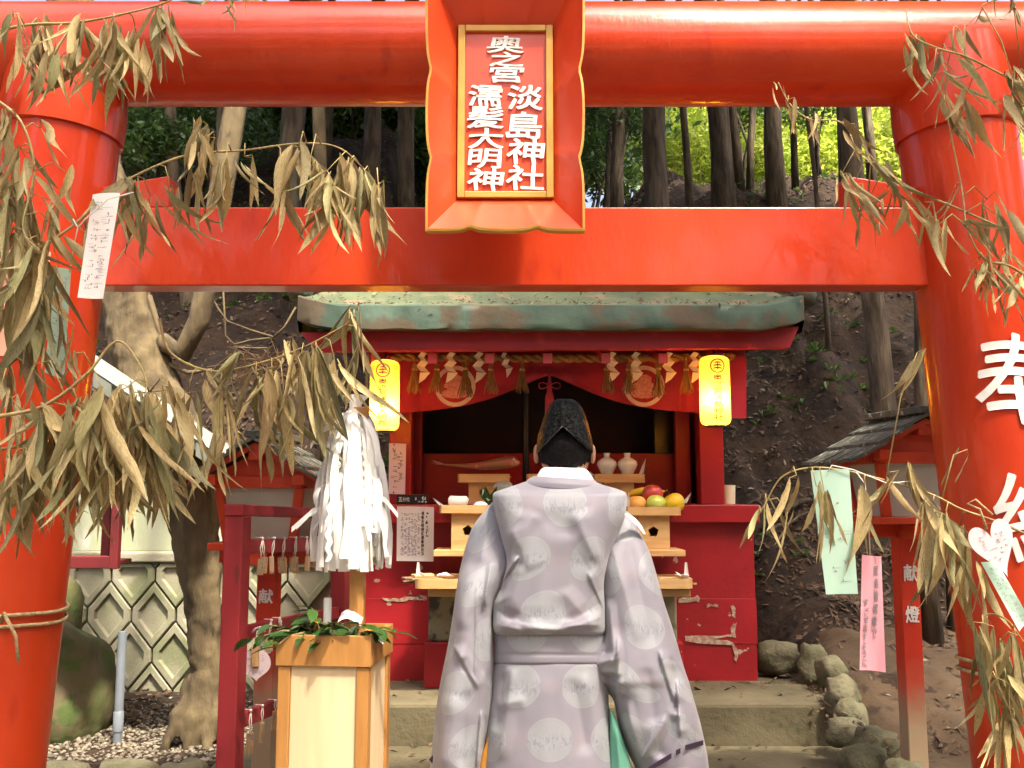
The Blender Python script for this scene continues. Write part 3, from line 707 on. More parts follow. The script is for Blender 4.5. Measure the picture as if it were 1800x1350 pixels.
# ------------------------------------------------------------------ curtain with crests
CYc = 4.83
mk = thing('shrine_curtain', P(965, 640, CYc), 'red shrine curtain drawn up at the centre with two round crests', 'curtain')
def maku(px, t):
    """px along the curtain, t 0 top .. 1 bottom edge"""
    d = abs(px - 965)
    bot = 660 + 68 * (1 - math.exp(-(d / 110.0) ** 1.35)) + (8 if d > 255 else 0) * sstep(255, 285, d)
    py = lerp(626, bot, t)
    wave = .020 * math.sin(px * .055 + 1.2 * t) * t + .028 * t * math.exp(-((d - 30) / 60) ** 2) * math.sin(t * 9 + d * .05) * .6
    wave += .012 * math.sin(d * .11 - t * 5) * t * sstep(140, 60, d) + .03 * t * sstep(225, 245, d) - .02 * sstep(245, 300, d) * t
    return P(px, py, CYc - .02 - wave)
q = MB()
q.grid(lambda u, v: maku(lerp(655, 1312, u), v), 220, 26); q.build('cloth', M_['maku'], mk, smooth=True)
def crest(cx, cy, r, parent):
    def fn(x, y, off=.004):
        px, py = cx + x * r, cy - y * r
        d = abs(px - 965); bot = 660 + 68 * (1 - math.exp(-(d / 110.0) ** 1.35))
        t = min(1.02, max(0, (py - 626) / (bot - 626))); p = maku(px, t); return p + Vector((0, -off, 0))
    q = MB(); n = 56; q.v = [fn(math.cos(2 * math.pi * k / n) * s, math.sin(2 * math.pi * k / n) * s) for s in (1, .90, .80) for k in range(n)]
    for a in range(2):
        for k in range(n): q.f.append((a * n + k, a * n + (k + 1) % n, (a + 1) * n + (k + 1) % n, (a + 1) * n + k))
    q.build('crest_ring', M_['crest'], parent, smooth=True)
    for (yy, w, hh, nb) in ((.34, .34, .26, 4), (.02, .50, .26, 5), (-.36, .62, .27, 6)):
        q = MB(); m = 40; c_ = fn(0, yy, .005); q.v = [c_]
        for ring_ in (.5, 1.0):
            for k in range(m):
                t = 2 * math.pi * k / m; bump = 1 + .14 * abs(math.sin(t * nb / 1.0)); q.v.append(fn(math.cos(t) * w * bump * ring_, yy + math.sin(t) * hh * bump * .8 * ring_, .005))
        for k in range(m): q.f += [(0, 1 + k, 1 + (k + 1) % m), (1 + k, 1 + m + k, 1 + m + (k + 1) % m, 1 + (k + 1) % m)]
        q.build('crest_cloud', M_['crest_pink'], parent, smooth=True)
crest(800, 679, 36, mk); crest(1132, 679, 36, mk)
# gathered knot with cord bow and tassel
kt = thing('curtain_tassel', P(966, 665, CYc - .06), 'pink cord bow and tassel gathering the red curtain', 'tassel')
M_['tassel'] = mat('pink_tassel', (.46, .05, .09), (.36, .03, .06), rough=.7, ns=60, stretch=(6, 6, 1))
q = MB(); q.lathe([(.004, .06), (.012, .05), (.014, .0), (.020, -.012), (.022, -.03), (.024, -.115), (.001, -.117)], P(966, 690, CYc - .06) + Vector((0, 0, 0)), 20); q.build('tassel', M_['tassel'], kt, smooth=40)
for sx in (-1, 1):
    c = P(966, 678, CYc - .07); q = MB(); q.tube([c + Vector((sx * .055 * math.sin(t), -.004, .016 * math.sin(2 * t))) for t in [math.pi * k / 16 for k in range(17)]], .0028, 6); q.build('bow_loop', M_['tassel'], kt, smooth=True)
q = MB(); q.tube([P(966, 655, CYc - .05), P(966, 672, CYc - .06), P(966, 686, CYc - .06)], .008, 8); q.build('cord', M_['tassel'], kt, smooth=True)

# ------------------------------------------------------------------ sacred rope, zigzag papers, straw tufts
RY = 4.66
sr = thing('sacred_rope', P(960, 628, RY), 'twisted straw rope strung under the red eave', 'rope')
for st in range(2):
    q = MB(); pts_ = []
    for k in range(241):
        t = k / 240; px = lerp(690, 1290, t); c = P(px, 627 + 3 * math.sin(t * math.pi), RY); a = k * .42 + st * math.pi; pts_.append(c + Vector((0, .011 * math.cos(a), .011 * math.sin(a))))
    q.tube(pts_, .012, 7); q.build('strand', M_['straw'], sr, smooth=True)
def shide_mesh():
    """folded zigzag strip: the band swings left and right and widens downward"""
    q = MB(); z = .012; prev = None
    for k in range(5):
        w = .0135 + .0030 * k; h = .021 + .0022 * k; cx0 = (-.009 if k % 2 else .009) * (1 + .12 * k); cx1 = -cx0; dy = .004 * (1 if k % 2 else -1)
        top = [Vector((cx0 - w, dy, z + .004)), Vector((cx0 + w, dy, z - .004))]; bot = [Vector((cx1 + w, -dy, z - h - .004)), Vector((cx1 - w, -dy, z - h + .004))]
        if k == 4: bot = [Vector((cx1 + w, -dy, z - h * 1.2)), Vector((cx1 - w * .2, -dy, z - h * 1.9))]; top[0].z -= .006
        f = top + bot; q.prism(f, [p + Vector((0, .0009, 0)) for p in f]); z -= h
    return q.mesh('zigzag_paper')
smesh = shide_mesh(); smesh.materials.append(M_['paper'])
for i, (px, w, tilt, lab) in enumerate([(743, 1, .0, 0), (793, 1.02, .05, 1), (842, 1, 0, 2), (886, .72, -.25, 3), (1076, 1, 0, 4), (1118, 1, .04, 5), (1175, 1, 0, 6), (1221, 1, 0, 7)]):
    o = bpy.data.objects.new('zigzag_paper', smesh); link(o); o.location = P(px, 624, RY - .035); o.scale = (w, 1, (.8 if w < .9 else 1)); o.rotation_euler = (0, tilt, R.uniform(-.3, .3))
    if i == 3: tag(o, 'crumpled short zigzag paper nearest the curtain tassel', 'paper streamer', 'zigzag papers on the sacred rope')
    elif i == 7: tag(o, 'zigzag paper partly tucked behind the right yellow lantern', 'paper streamer', 'zigzag papers on the sacred rope')
    else: tag(o, 'white zigzag folded paper hanging from the straw rope', 'paper streamer', 'zigzag papers on the sacred rope')
def tuft_mesh(seed, waist):
    r_ = random.Random(seed); q = MB()
    for k in range(34):
        a = r_.uniform(0, 6.28); s = math.sqrt(r_.random()); L = r_.uniform(.85, 1.05)
        top = Vector((math.cos(a) * .010 * s, math.sin(a) * .010 * s, 0)); bt = Vector((math.cos(a) * .040 * s, math.sin(a) * .026 * s, -.145 * L)); md = top.lerp(bt, .35) * (1 if not waist else 1); md.x *= .65
        q.tube([top + Vector((math.cos(a) * .012 * s, 0, .03)) if waist else top, top, md, bt], .0021, 4, cap=False)
    return q
for i, px in enumerate((729, 768, 818, 863, 918, 1066, 1105, 1157, 1206)):
    lab = 'rice straw tuft hanging from the sacred rope'
    t_ = thing('straw_tuft', P(px, 640, RY - .03), lab, 'straw tuft', 'straw tufts on the sacred rope')
    yoff = Vector((0, 0, 0)) if i not in (2, 7) else Vector((0, 0, -.02)); wst = i in (2, 7)
    c = P(px, 640, RY - .03) + yoff
    q = tuft_mesh(i, wst); q.v = [v + c for v in q.v]; q.build('straw', M_['straw'], t_)
    q = MB(); q.lathe([(.0125, -.006), (.0145, 0), (.0125, .006)], c + Vector((0, 0, -.028 if not wst else -.004)), 12); q.build('binding', M_['rope'], t_, smooth=True)
    q = MB(); q.tube([c + Vector((0, 0, .04)), c + Vector((0, 0, -.005))], .005, 6); q.build('neck', M_['straw'], t_)

# ------------------------------------------------------------------ paper lanterns (lit)
def lantern_paper():
    m = bpy.data.materials.new('glowing_lantern_paper'); m.use_nodes = True; nt = m.node_tree; N = nt.nodes; L = nt.links; N.clear()
    out = N.new('ShaderNodeOutputMaterial'); d = N.new('ShaderNodeBsdfDiffuse'); t = N.new('ShaderNodeBsdfTranslucent'); mx = N.new('ShaderNodeMixShader')
    tc = N.new('ShaderNodeTexCoord'); no = N.new('ShaderNodeTexNoise'); no.inputs['Scale'].default_value = 40; L.new(tc.outputs['Object'], no.inputs['Vector'])
    cr = N.new('ShaderNodeMix'); cr.data_type = 'RGBA'; cr.inputs['A'].default_value = (.74, .40, .05, 1); cr.inputs['B'].default_value = (.80, .47, .07, 1); L.new(no.outputs['Fac'], cr.inputs['Factor'])
    L.new(cr.outputs['Result'], d.inputs['Color']); L.new(cr.outputs['Result'], t.inputs['Color'])
    mx.inputs[0].default_value = .55; L.new(d.outputs[0], mx.inputs[1]); L.new(t.outputs[0], mx.inputs[2])
    e = N.new('ShaderNodeEmission'); e.inputs['Color'].default_value = (1.0, .50, .05, 1); e.inputs['Strength'].default_value = .05
    ad = N.new('ShaderNodeAddShader'); L.new(mx.outputs[0], ad.inputs[0]); L.new(e.outputs[0], ad.inputs[1]); L.new(ad.outputs[0], out.inputs['Surface']); return m
M_['chochin'] = lantern_paper()
def chochin(cx, y0, y1, w, Y, text, label, bulb):
    s = Y / F; top = P(cx, y0, Y); bot = P(cx, y1, Y); r = w * s / 2; Hh = top.z - bot.z; c = Vector((top.x, Y, bot.z))
    t = thing('paper_lantern', c + Vector((0, 0, Hh)), label, 'lantern', 'lit yellow paper lanterns')
    prof_ = []; nr = 56
    for k in range(nr + 1):
        v = k / nr; e = min(v, 1 - v) / .10
        rad = r * (1 if e >= 1 else (.62 + .38 * math.sqrt(max(0, 1 - (1 - e) ** 2)))); rad += .0012 * math.cos(k * math.pi)
        prof_.append((rad, v * Hh))
    q = MB(); q.lathe(prof_, c, 48)
    q.f = [f for f in q.f if len(f) == 4]
    q.build('paper_body', M_['chochin'], t, smooth=True)
    q = MB(); q.lathe([(r * .45, -.012), (r * .62, -.010), (r * .62, .006), (r * .45, .008)], c + Vector((0, 0, Hh)), 32); q.build('top_ring', M_['black'], t, smooth=40)
    q = MB(); q.lathe([(r * .45, -.008), (r * .62, -.006), (r * .62, .010), (r * .45, .012)], c, 32); q.build('bottom_ring', M_['black'], t, smooth=40)
    q = MB(); q.tube([c + Vector((0, 0, Hh)), c + Vector((0, .01, Hh + .05))], .004, 6); q.build('hanger', M_['black'], t)
    q = MB(); q.tube([c + Vector((0, 0, Hh)), c + Vector((0, 0, Hh * bulb + .06))], .003, 6); q.build('lamp_cord', M_['black'], t)
    M_['bulb'] = M_.get('bulb') or mat('lit_bulb', (1, .9, .6), emit=((1, .75, .35), 8))
    q = MB(); q.lathe([(.001, -.02), (.012, -.016), (.018, 0), (.012, .02), (.008, .045), (.001, .046)], c + Vector((0, 0, Hh * bulb)), 16); q.build('bulb', M_['bulb'], t, smooth=True)
    lp = bpy.data.lights.new('lantern_bulb', 'POINT'); lp.energy = 3.4; lp.color = (1.0, .72, .36); lp.shadow_soft_size = .028
    lo = bpy.data.objects.new('bulb_light', lp); link(lo, t); lo.location = WO[t].inverted() @ (c + Vector((0, -.028, Hh * bulb)))
    def wrap(u0, v0, u1, v1):
        def fn(u, v, w=0):
            a = lerp(u0, u1, u) / r; z = lerp(v0, v1, v) ; rad = r + .0028
            return c + Vector((rad * math.sin(a), -rad * math.cos(a), z))
        return fn
    n = len(text); z1 = Hh * .715; z0 = Hh * .05; dh = (z1 - z0) / n; cw = min(dh * 1.25, r * 1.1)
    for i, ch in enumerate(text):
        q = MB(); letters(q, ch, wrap(-cw * .55, z1 - (i + .93) * dh, cw * .55, z1 - i * dh), bold=.01, cut=8, heavy=.015); q.build('brush_character', M_['ink_sign'], t)
    # crest: ring with three pine tiers
    fn = wrap(-r * .48, Hh * .735, r * .48, Hh * .735 + r * .96)
    q = MB(); m = 40
    q.v = [fn(.5 + .5 * s_ * math.cos(2 * math.pi * k / m), .5 + .5 * s_ * math.sin(2 * math.pi * k / m)) for s_ in (1, .84) for k in range(m)]
    q.f = [(k, (k + 1) % m, m + (k + 1) % m, m + k) for k in range(m)]; q.build('crest_ring', M_['ink_sign'], t)
    for (yy, ww, hh) in ((.70, .20, .10), (.50, .29, .11), (.30, .32, .11)):
        q = MB(); m = 16; q.v = [fn(.5 + ww * math.cos(math.pi * k / m), yy + hh * math.sin(math.pi * k / m) * 1.0) for k in range(m + 1)] + [fn(.5 + ww * .8 * math.cos(math.pi * k / m), yy + hh * .25 * math.sin(math.pi * k / m) - .02) for k in range(m + 1)]
        q.f = [(k, k + 1, m + 2 + k, m + 1 + k) for k in range(m)]; q.build('crest_tier', M_['ink_sign'], t)
    q = MB(); q.v = [fn(.47, .22), fn(.53, .22), fn(.53, .8), fn(.47, .8)]; q.f = [(0, 1, 2, 3)]; q.build('crest_stem', M_['ink_sign'], t)
chochin(677, 634, 757, 52, 4.42, '奥之宮濡髪大明神', 'lit yellow paper lantern hanging behind the white paper wand', .30)
chochin(1255, 627, 748, 53, 4.42, '奥之宮淡島神社', 'lit yellow paper lantern hanging by the right shrine post', .36)

# ------------------------------------------------------------------ offerings
def Ybox(q, px0, px1, py0, py1, Y0, Y1):
    q.box(X(px0, Y0, (py0 + py1) / 2), X(px1, Y0, (py0 + py1) / 2), Y0, Y1, Z(py1, Y0), Z(py0, Y0)); return q
ped = thing('stone_pedestal', (X(970, 4.7), 4.75, .38), 'mottled stone block on a red plinth under the offering table', 'pedestal')
M_['mottled'] = mat('mottled_stone', (.24, .215, .14), (.06, .055, .045), rough=.9, ns=7, lo=.5, hi=.58, bump=.5, bs=30)
q = MB(); Ybox(q, 753, 1190, 1040, 1128, 4.72, 4.894); q.build('stone_block', M_['mottled'], ped, bevel=.01)
q = MB(); q.box(X(748, 4.70), X(1196, 4.70), 4.70, 4.893, .379, Z(1129, 4.70)); q.build('plinth', M_['shrine_wall'], ped, bevel=.008)
def rtray(q, x0, x1, y0, y1, z0, z1, th, n=6, rad=.03):
    """tray with rounded corners: floor and rim"""
    def loop(ins, z):
        L_ = []; r_ = max(.004, rad - ins)
        for cx_, cy_, a0 in ((x1 - ins - r_, y1 - ins - r_, 0), (x0 + ins + r_, y1 - ins - r_, 90), (x0 + ins + r_, y0 + ins + r_, 180), (x1 - ins - r_, y0 + ins + r_, 270)):
            for k in range(n + 1):
                a = math.radians(a0 + 90 * k / n); L_.append(Vector((cx_ + r_ * math.cos(a), cy_ + r_ * math.sin(a), z)))
        return L_
    Ls = [loop(0, z0), loop(0, z1), loop(th, z1), loop(th, z0 + th)]; m = len(Ls[0]); b0 = len(q.v)
    for L_ in Ls: q.v += L_
    for a in range(3):
        for k in range(m): q.f.append((b0 + a * m + k, b0 + a * m + (k + 1) % m, b0 + (a + 1) * m + (k + 1) % m, b0 + (a + 1) * m + k))
    q.f.append(tuple(b0 + 3 * m + k for k in range(m))); q.f.append(tuple(b0 + k for k in range(m - 1, -1, -1)))
tr = thing('offering_tray', (X(970, 4.45), 4.55, Z(1050, 4.45)), 'long pale wooden offering tray on the stone pedestal', 'tray')
q = MB(); rtray(q, X(728, 4.42, 1020), X(1220, 4.42, 1020), 4.42, 4.70, Z(1035, 4.42), Z(1018, 4.42), .010, rad=.045); q.build('tray', M_['wood'], tr, smooth=30)
q = MB(); Ybox(q, 752, 1214, 1036, 1049, 4.46, 4.715); q.build('under_frame', M_['wood'], tr, bevel=.003)
tz = Z(1035, 4.42) + .012
# bundles of old wooden tags on the tray
for (px, n, gx, lab) in ((765, 16, .14, 'heap of small old wooden slips at the left end of the long tray'), (1185, 11, .10, 'heap of small old wooden slips at the right end of the long tray')):
    hp = thing('slip_heap', (X(px, 4.55), 4.55, tz), lab, 'wooden slips')
    for k in range(n):
        lv = k // 4; M4 = Matrix.Translation((X(px, 4.55, 1010) + R.uniform(-gx, gx) * .8, 4.55 + R.uniform(-.07, .05), tz + .006 + lv * .011)) @ Matrix.Rotation(R.uniform(-.7, .7), 4, 'Z') @ Matrix.Rotation(R.uniform(-.10, .10), 4, 'X')
        q = MB(); w = R.uniform(.035, .06); q.box(-w, w, -.018, .018, -.004, .004, M4); q.build('slip', M_['stick'] if R.random() < .7 else M_['tagwood'], hp, bevel=.001)
    for k in range(3):
        M4 = Matrix.Translation((X(px, 4.5, 1005) + R.uniform(-gx, gx) * .7, 4.5 + R.uniform(-.02, .04), tz + .045)) @ Euler((R.uniform(-.5, .5), R.uniform(-.5, .5), R.uniform(0, 3))).to_matrix().to_4x4()
        q = MB(); q.box(-.024, .024, -.012, .012, -.0006, .0006, M4); q.build('paper_scrap', M_['paper'], hp)
for k, px in enumerate((735, 1206)):
    c = P(px, 1000, 4.5); q = MB(); q.grid(lambda u, v: (c.x + lerp(-.012, .014, u) * (1 - .6 * v), 4.5 + .006 * math.sin(u * 3), lerp(tz + .02, c.z + .03, v)), 4, 4)
    tag(q.build('paper_twist', M_['paper']), ('small folded white paper standing at the left tray end', 'small folded white paper standing at the right tray end')[k], 'paper')

tb = thing('plank_table', (X(985, 4.66), 4.74, Z(1036, 4.6)), 'narrow pale plank table carrying two offering stands', 'table')
q = MB(); q.box(X(762, 4.60, 970), X(1205, 4.60, 970), 4.60, 4.86, Z(978, 4.60), Z(967, 4.60)); q.build('plank', M_['wood'], tb, bevel=.003)
for px in (880, 1090):
    for Y in (4.725, 4.80):
        q = MB(); q.box(X(px, Y) - .02, X(px, Y) + .02, Y - .012, Y + .012, Z(1039, 4.72), Z(978, 4.60)); q.build('leg', M_['wood'], tb)

def sanbo(cx, ty0, ty1, by, Y, wpx, label, dep=.25):
    """offering stand: rimmed tray on a box with a five-lobed hole"""
    t = thing('offering_stand', (X(cx, Y, by), Y + dep / 2, Z(by, Y)), label, 'offering stand', 'pale wooden offering stands')
    x0, x1 = X(cx - wpx / 2, Y, ty1), X(cx + wpx / 2, Y, ty1); z0, z1 = Z(ty1, Y), Z(ty0, Y); zb = Z(by, Y) + .001
    q = MB(); rtray(q, x0, x1, Y, Y + dep, z0, z1, .007, n=2, rad=.03); q.build('tray', M_['wood'], t, smooth=25)
    bx0, bx1 = lerp(x0, x1, .21), lerp(x0, x1, .79); fy = Y + .03; cxm = (bx0 + bx1) / 2; czm = lerp(zb, z0, .52); hr = min(.026, (z0 - zb) * .34)
    # front face with hole
    n = 40; hole = []; sq = []
    for k in range(n):
        a = 2 * math.pi * k / n + math.pi / 2; rr_ = hr * (.90 + .10 * math.cos(5 * (a - math.pi / 2))); hole.append((cxm + rr_ * math.cos(a), czm + rr_ * math.sin(a)))
        dx, dz = math.cos(a), math.sin(a); hx, hh = (bx1 - bx0) / 2, (z0 - zb) / 2; cz = (z0 + zb) / 2
        s = min(hx / abs(dx) if abs(dx) > 1e-6 else 9, ((z0 - czm) if dz > 0 else (czm - zb)) / abs(dz) if abs(dz) > 1e-6 else 9); sq.append((cxm + dx * s, czm + dz * s))
    q = MB(); q.v = [Vector((x, fy, z)) for x, z in sq] + [Vector((x, fy, z)) for x, z in hole] + [Vector((x, fy + .008, z)) for x, z in hole] + [Vector((x, fy + .008, z)) for x, z in sq]
    for k in range(n):
        k2 = (k + 1) % n; q.f += [(k, k2, n + k2, n + k), (n + k, n + k2, 2 * n + k2, 2 * n + k), (2 * n + k, 2 * n + k2, 3 * n + k2, 3 * n + k)]
    # close the square corners
    for sx in (bx0, bx1):
        for szz in (zb, z0):
            near = sorted(range(n), key=lambda k: (sq[k][0] - sx) ** 2 + (sq[k][1] - szz) ** 2)[:2]
            for off, y_ in ((0, fy), (3 * n, fy + .008)): c0 = len(q.v); q.v.append(Vector((sx, y_, szz))); q.f.append((c0, off + near[0], off + near[1]))
    q.build('front_board', M_['wood'], t)
    q = MB(); q.box(bx0, bx0 + .008, fy + .0085, Y + dep - .03, zb, z0 - .0005); q.box(bx1 - .008, bx1, fy + .0085, Y + dep - .03, zb, z0 - .0005); q.box(bx0 + .009, bx1 - .009, Y + dep - .04, Y + dep - .032, zb, z0 - .0005); q.build('side_boards', M_['wood'], t)
    return t, z0 + .007
sL, zL = sanbo(822, 888, 902, 967, 4.615, 100, 'offering stand with white bundle and green vegetables on the plank table')
sR, zR = sanbo(1150, 891, 906, 967, 4.615, 98, 'offering stand heaped with fruit on the plank table')
sUL, zUL = sanbo(850, 833, 848, 886, 4.88, 92, 'offering stand with plated red fish on the shrine ledge')
sUC, zUC = sanbo(972, 833, 848, 886, 4.88, 92, 'offering stand with dish half hidden behind the person')
sUR, zUR = sanbo(1089, 833, 848, 886, 4.88, 92, 'offering stand with two white vases on the shrine ledge')

def ellipsoid(q, c, r, n=20, m=14, fn=None):
    c = Vector(c)
    def f(u, v):
        a = 2 * math.pi * u; b_ = math.pi * v; d = Vector((math.sin(b_) * math.cos(a), math.sin(b_) * math.sin(a), math.cos(b_)))
        k = fn(d) if fn else 1; return c + Vector((d.x * r[0], d.y * r[1], d.z * r[2])) * k
    q.grid(f, n, m, closed=True); return q
def fruit(name, px, py, w, Y, mt, label, cat='fruit', el=1.0, tilt=0, stem=True, rest=None):
    s = Y / F; r = w * s / 2; c = P(px, py, Y)
    if rest is not None: c.z = rest + r * .97
    t = thing(name, c - Vector((0, 0, r)), label, cat)
    q = MB(); ellipsoid(q, (0, 0, 0), (r * el, r, r * .96), fn=lambda d: 1 - .10 * math.exp(-((1 - d.z) * 12)))
    Mx = Matrix.Translation(c) @ Matrix.Rotation(tilt, 4, 'Y'); q.v = [Mx @ v for v in q.v]; q.build('flesh', M_[mt], t, smooth=True)
    q = MB(); q.tube([Mx @ Vector((0, 0, r * .84)), Mx @ Vector((.004, 0, r * 1.08))], .0025, 6); q.build('stem', M_['stick'], t)
fruit('orange', 1120, 879, 33, 4.70, 'orange', 'orange beside the green apple on the fruit stand', rest=zR)
fruit('green_apple', 1153, 881, 35, 4.68, 'green_apple', 'green apple at the front of the fruit stand', rest=zR)
fruit('yellow_citrus', 1184, 878, 37, 4.70, 'yellow', 'large yellow citrus fruit at the right of the stand', rest=zR, el=1.08, tilt=-.5)
fruit('red_apple', 1147, 864, 37, 4.76, 'apple', 'red apple on top of the fruit pile', rest=zR + .045)
bn = thing('banana', P(1116, 868, 4.8), 'yellow banana lying behind the red apple', 'banana')
q = MB(); q.tube([P(1103, 872, 4.80), P(1112, 866, 4.80), P(1130, 863, 4.81), P(1150, 862, 4.82), P(1168, 864, 4.82)], [.006, .016, .019, .017, .005], 12); q.build('peel', M_['yellow'], bn, smooth=True)
q = MB(); q.tube([P(1168, 864, 4.82), P(1174, 862, 4.82)], [.005, .006], 8); q.build('stalk', M_['stick'], bn)
for i, (px, label) in enumerate(((1067, 'white porcelain sake vase nearer the person'), (1103, 'white porcelain sake vase on the outer side of the stand'))):
    Y = 4.97; s = Y / F; c = P(px, 833, Y); c.z = zUR
    prof_ = [(.0, 0), (12, 0), (12.5, 3), (10, 9), (10.5, 15), (15, 24), (17.5, 31), (16.5, 37), (11, 42), (6, 44.5), (5, 46), (5.2, 50), (6.3, 53), (5.0, 53.3), (4.2, 50), (.01, 49)]
    t = thing('sake_vase', c, label, 'vase', 'white sake vases'); q = MB(); q.lathe([(r_ * s, z_ * s * .93) for r_, z_ in prof_], c, 32); q.build('body', M_['porcelain'], t, smooth=60)
def paper_horn(px, py0, py1, Y, dx, label):
    a = P(px, py1, Y); b_ = P(px + dx, py0, Y); q = MB()
    q.grid(lambda u, v: a.lerp(b_, v) + Vector(((u - .5) * .022 * (1 - v ** 1.5), .010 * math.sin(u * math.pi), 0)), 4, 6); tag(q.build('folded_paper', M_['paper'], smooth=True), label, 'paper')
paper_horn(1127, 806, 834, 4.90, 8, 'curled white paper horn beside the sake vases'); paper_horn(1042, 828, 838, 4.90, -5, 'small white paper corner between the person and the vases')
paper_horn(1203, 866, 884, 4.66, 12, 'pointed white paper corner beside the yellow citrus'); paper_horn(1104, 864, 892, 4.66, 1, 'white paper corner in front of the orange'); paper_horn(778, 875, 890, 4.66, -17, 'pointed white paper corner beside the white bundle')
# fish on plate
Yf = 4.98; s = Yf / F
pl = thing('fish_plate', (X(855, Yf, 830), Yf, zUL), 'shallow white oval plate under the red fish', 'plate')
c = Vector((X(855, Yf, 830), Yf, zUL)); q = MB(); prof_ = [(.0, .0), (.06, .0), (.115, .016), (.135, .022), (.132, .025), (.06, .005), (.0, .005)]
q.lathe(prof_, (0, 0, 0), 40); q.v = [c + Vector((v.x * 1.0, v.y * .62, v.z)) for v in q.v]; q.build('dish', M_['porcelain'], pl, smooth=40)
fs = thing('fish', c + Vector((0, 0, .02)), 'whole red sea bream lying on a white plate', 'fish')
cl = [(782, 822, 3), (800, 823, 5), (820, 824, 8), (845, 824, 13), (870, 821, 19), (890, 818, 22), (905, 817, 18), (915, 820, 7)]
q = MB(); n = 20
ringpts = []
for (px, py, hh) in cl:
    p = P(px, py - 1, Yf); ringpts.append([p + Vector((0, hh * s * .62 * math.cos(2 * math.pi * k / n), hh * s * .5 * math.sin(2 * math.pi * k / n) + .012)) for k in range(n)])
for rg in ringpts: q.v += rg
for a in range(len(cl) - 1):
    for k in range(n): q.f.append((a * n + k, a * n + (k + 1) % n, (a + 1) * n + (k + 1) % n, (a + 1) * n + k))
q.f += [tuple(range(n)), tuple(range(len(q.v) - 1, len(q.v) - n - 1, -1))]; q.build('body', M_['fish'], fs, smooth=True)
for dy, dz in ((-.03, 6), (.03, 0)):
    q = MB(); a = P(784, 821, Yf); q.prism([a + Vector((.01, 0, .012)), P(757, 812 + dz, Yf) + Vector((0, dy, .012)), P(770, 818 + dz * .4, Yf) + Vector((0, dy * .5, .01))], [p + Vector((0, .002, 0)) for p in (a + Vector((.01, 0, .012)), P(757, 812 + dz, Yf) + Vector((0, dy, .012)), P(770, 818 + dz * .4, Yf) + Vector((0, dy * .5, .01)))]); q.build('tail_fin', M_['fish'], fs)
q = MB(); a = P(880, 812, Yf); q.prism([P(850, 818, Yf), P(868, 808, Yf), P(892, 807, Yf), P(898, 812, Yf)], [p + Vector((0, .003, 0)) for p in (P(850, 818, Yf), P(868, 808, Yf), P(892, 807, Yf), P(898, 812, Yf))]); q.build('dorsal_fin', M_['fish'], fs)
q = MB(); ellipsoid(q, P(903, 812, Yf) + Vector((0, -.03, .012)), (.006, .004, .006), 10, 8); q.build('eye', M_['porcelain'], fs, smooth=True)
dc = Vector((X(972, Yf, 830), Yf, zUC)); q = MB(); q.lathe([(.0, .0), (.05, .0), (.105, .018), (.108, .021), (.1, .02), (.05, .005), (.0, .005)], dc, 32); tag(q.build('shallow_dish', M_['porcelain'], smooth=40), 'white dish on the stand half hidden behind the person', 'dish')
# white bundle and greens on the left stand
wb_ = thing('white_bundle', P(806, 890, 4.70), 'rolled white cloth bundle on the left offering stand', 'bundle')
q = MB(); q.tube([P(788, 880, 4.70), P(791, 880, 4.70), P(805, 881, 4.70), P(819, 881, 4.70), P(823, 882, 4.70)], [.012, .026, .027, .026, .014], 18, jit=.08); q.build('cloth_roll', M_['white_cloth'], wb_, smooth=True)
q = MB(); ellipsoid(q, P(845, 888, 4.69), (.035, .03, .018), fn=lambda d: 1 + .12 * noise.noise(d * 3)); q.build('cloth_lump', M_['white_cloth'], wb_, smooth=True)
gv = thing('leafy_greens', P(862, 888, 4.68), 'green leafy vegetables in clear wrap on the offering stand', 'vegetables')
for k in range(9):
    a = P(862 + R.uniform(-6, 6), 889, 4.68 + R.uniform(-.02, .03)); tip = a + Vector((R.uniform(-.05, .05), R.uniform(-.03, .03), R.uniform(.04, .10))); sd = Vector((R.uniform(.01, .022), R.uniform(-.01, .01), 0)); q = MB()
    m_ = a.lerp(tip, .55) + Vector((0, -.012, 0)); q.add([a, m_ + sd, tip, m_ - sd], [(0, 1, 2, 3)]); q.build('leaf', M_['sakaki'], gv)
M_['wrap'] = mat('clear_wrap', (.55, .60, .55), rough=.15, transl=.5, spec=.6)
q = MB(); ellipsoid(q, P(884, 856, 4.80), (.05, .04, .03), 16, 10, fn=lambda d: 1 + .25 * noise.noise(d * 4)); q.build('plastic_wrap', M_['wrap'], gv, smooth=True)
# cup behind the right post
cp = P(1280, 884, 5.02); cp.z = zl1 + .001; q = MB(); q.lathe([(.0, 0), (.036, 0), (.040, .10), (.037, .10), (.034, .01), (0, .008)], cp, 28)
tag(q.build('ledge_cup', M_['cup'], smooth=40), 'plain cream cup on the ledge behind the right shrine post', 'cup')

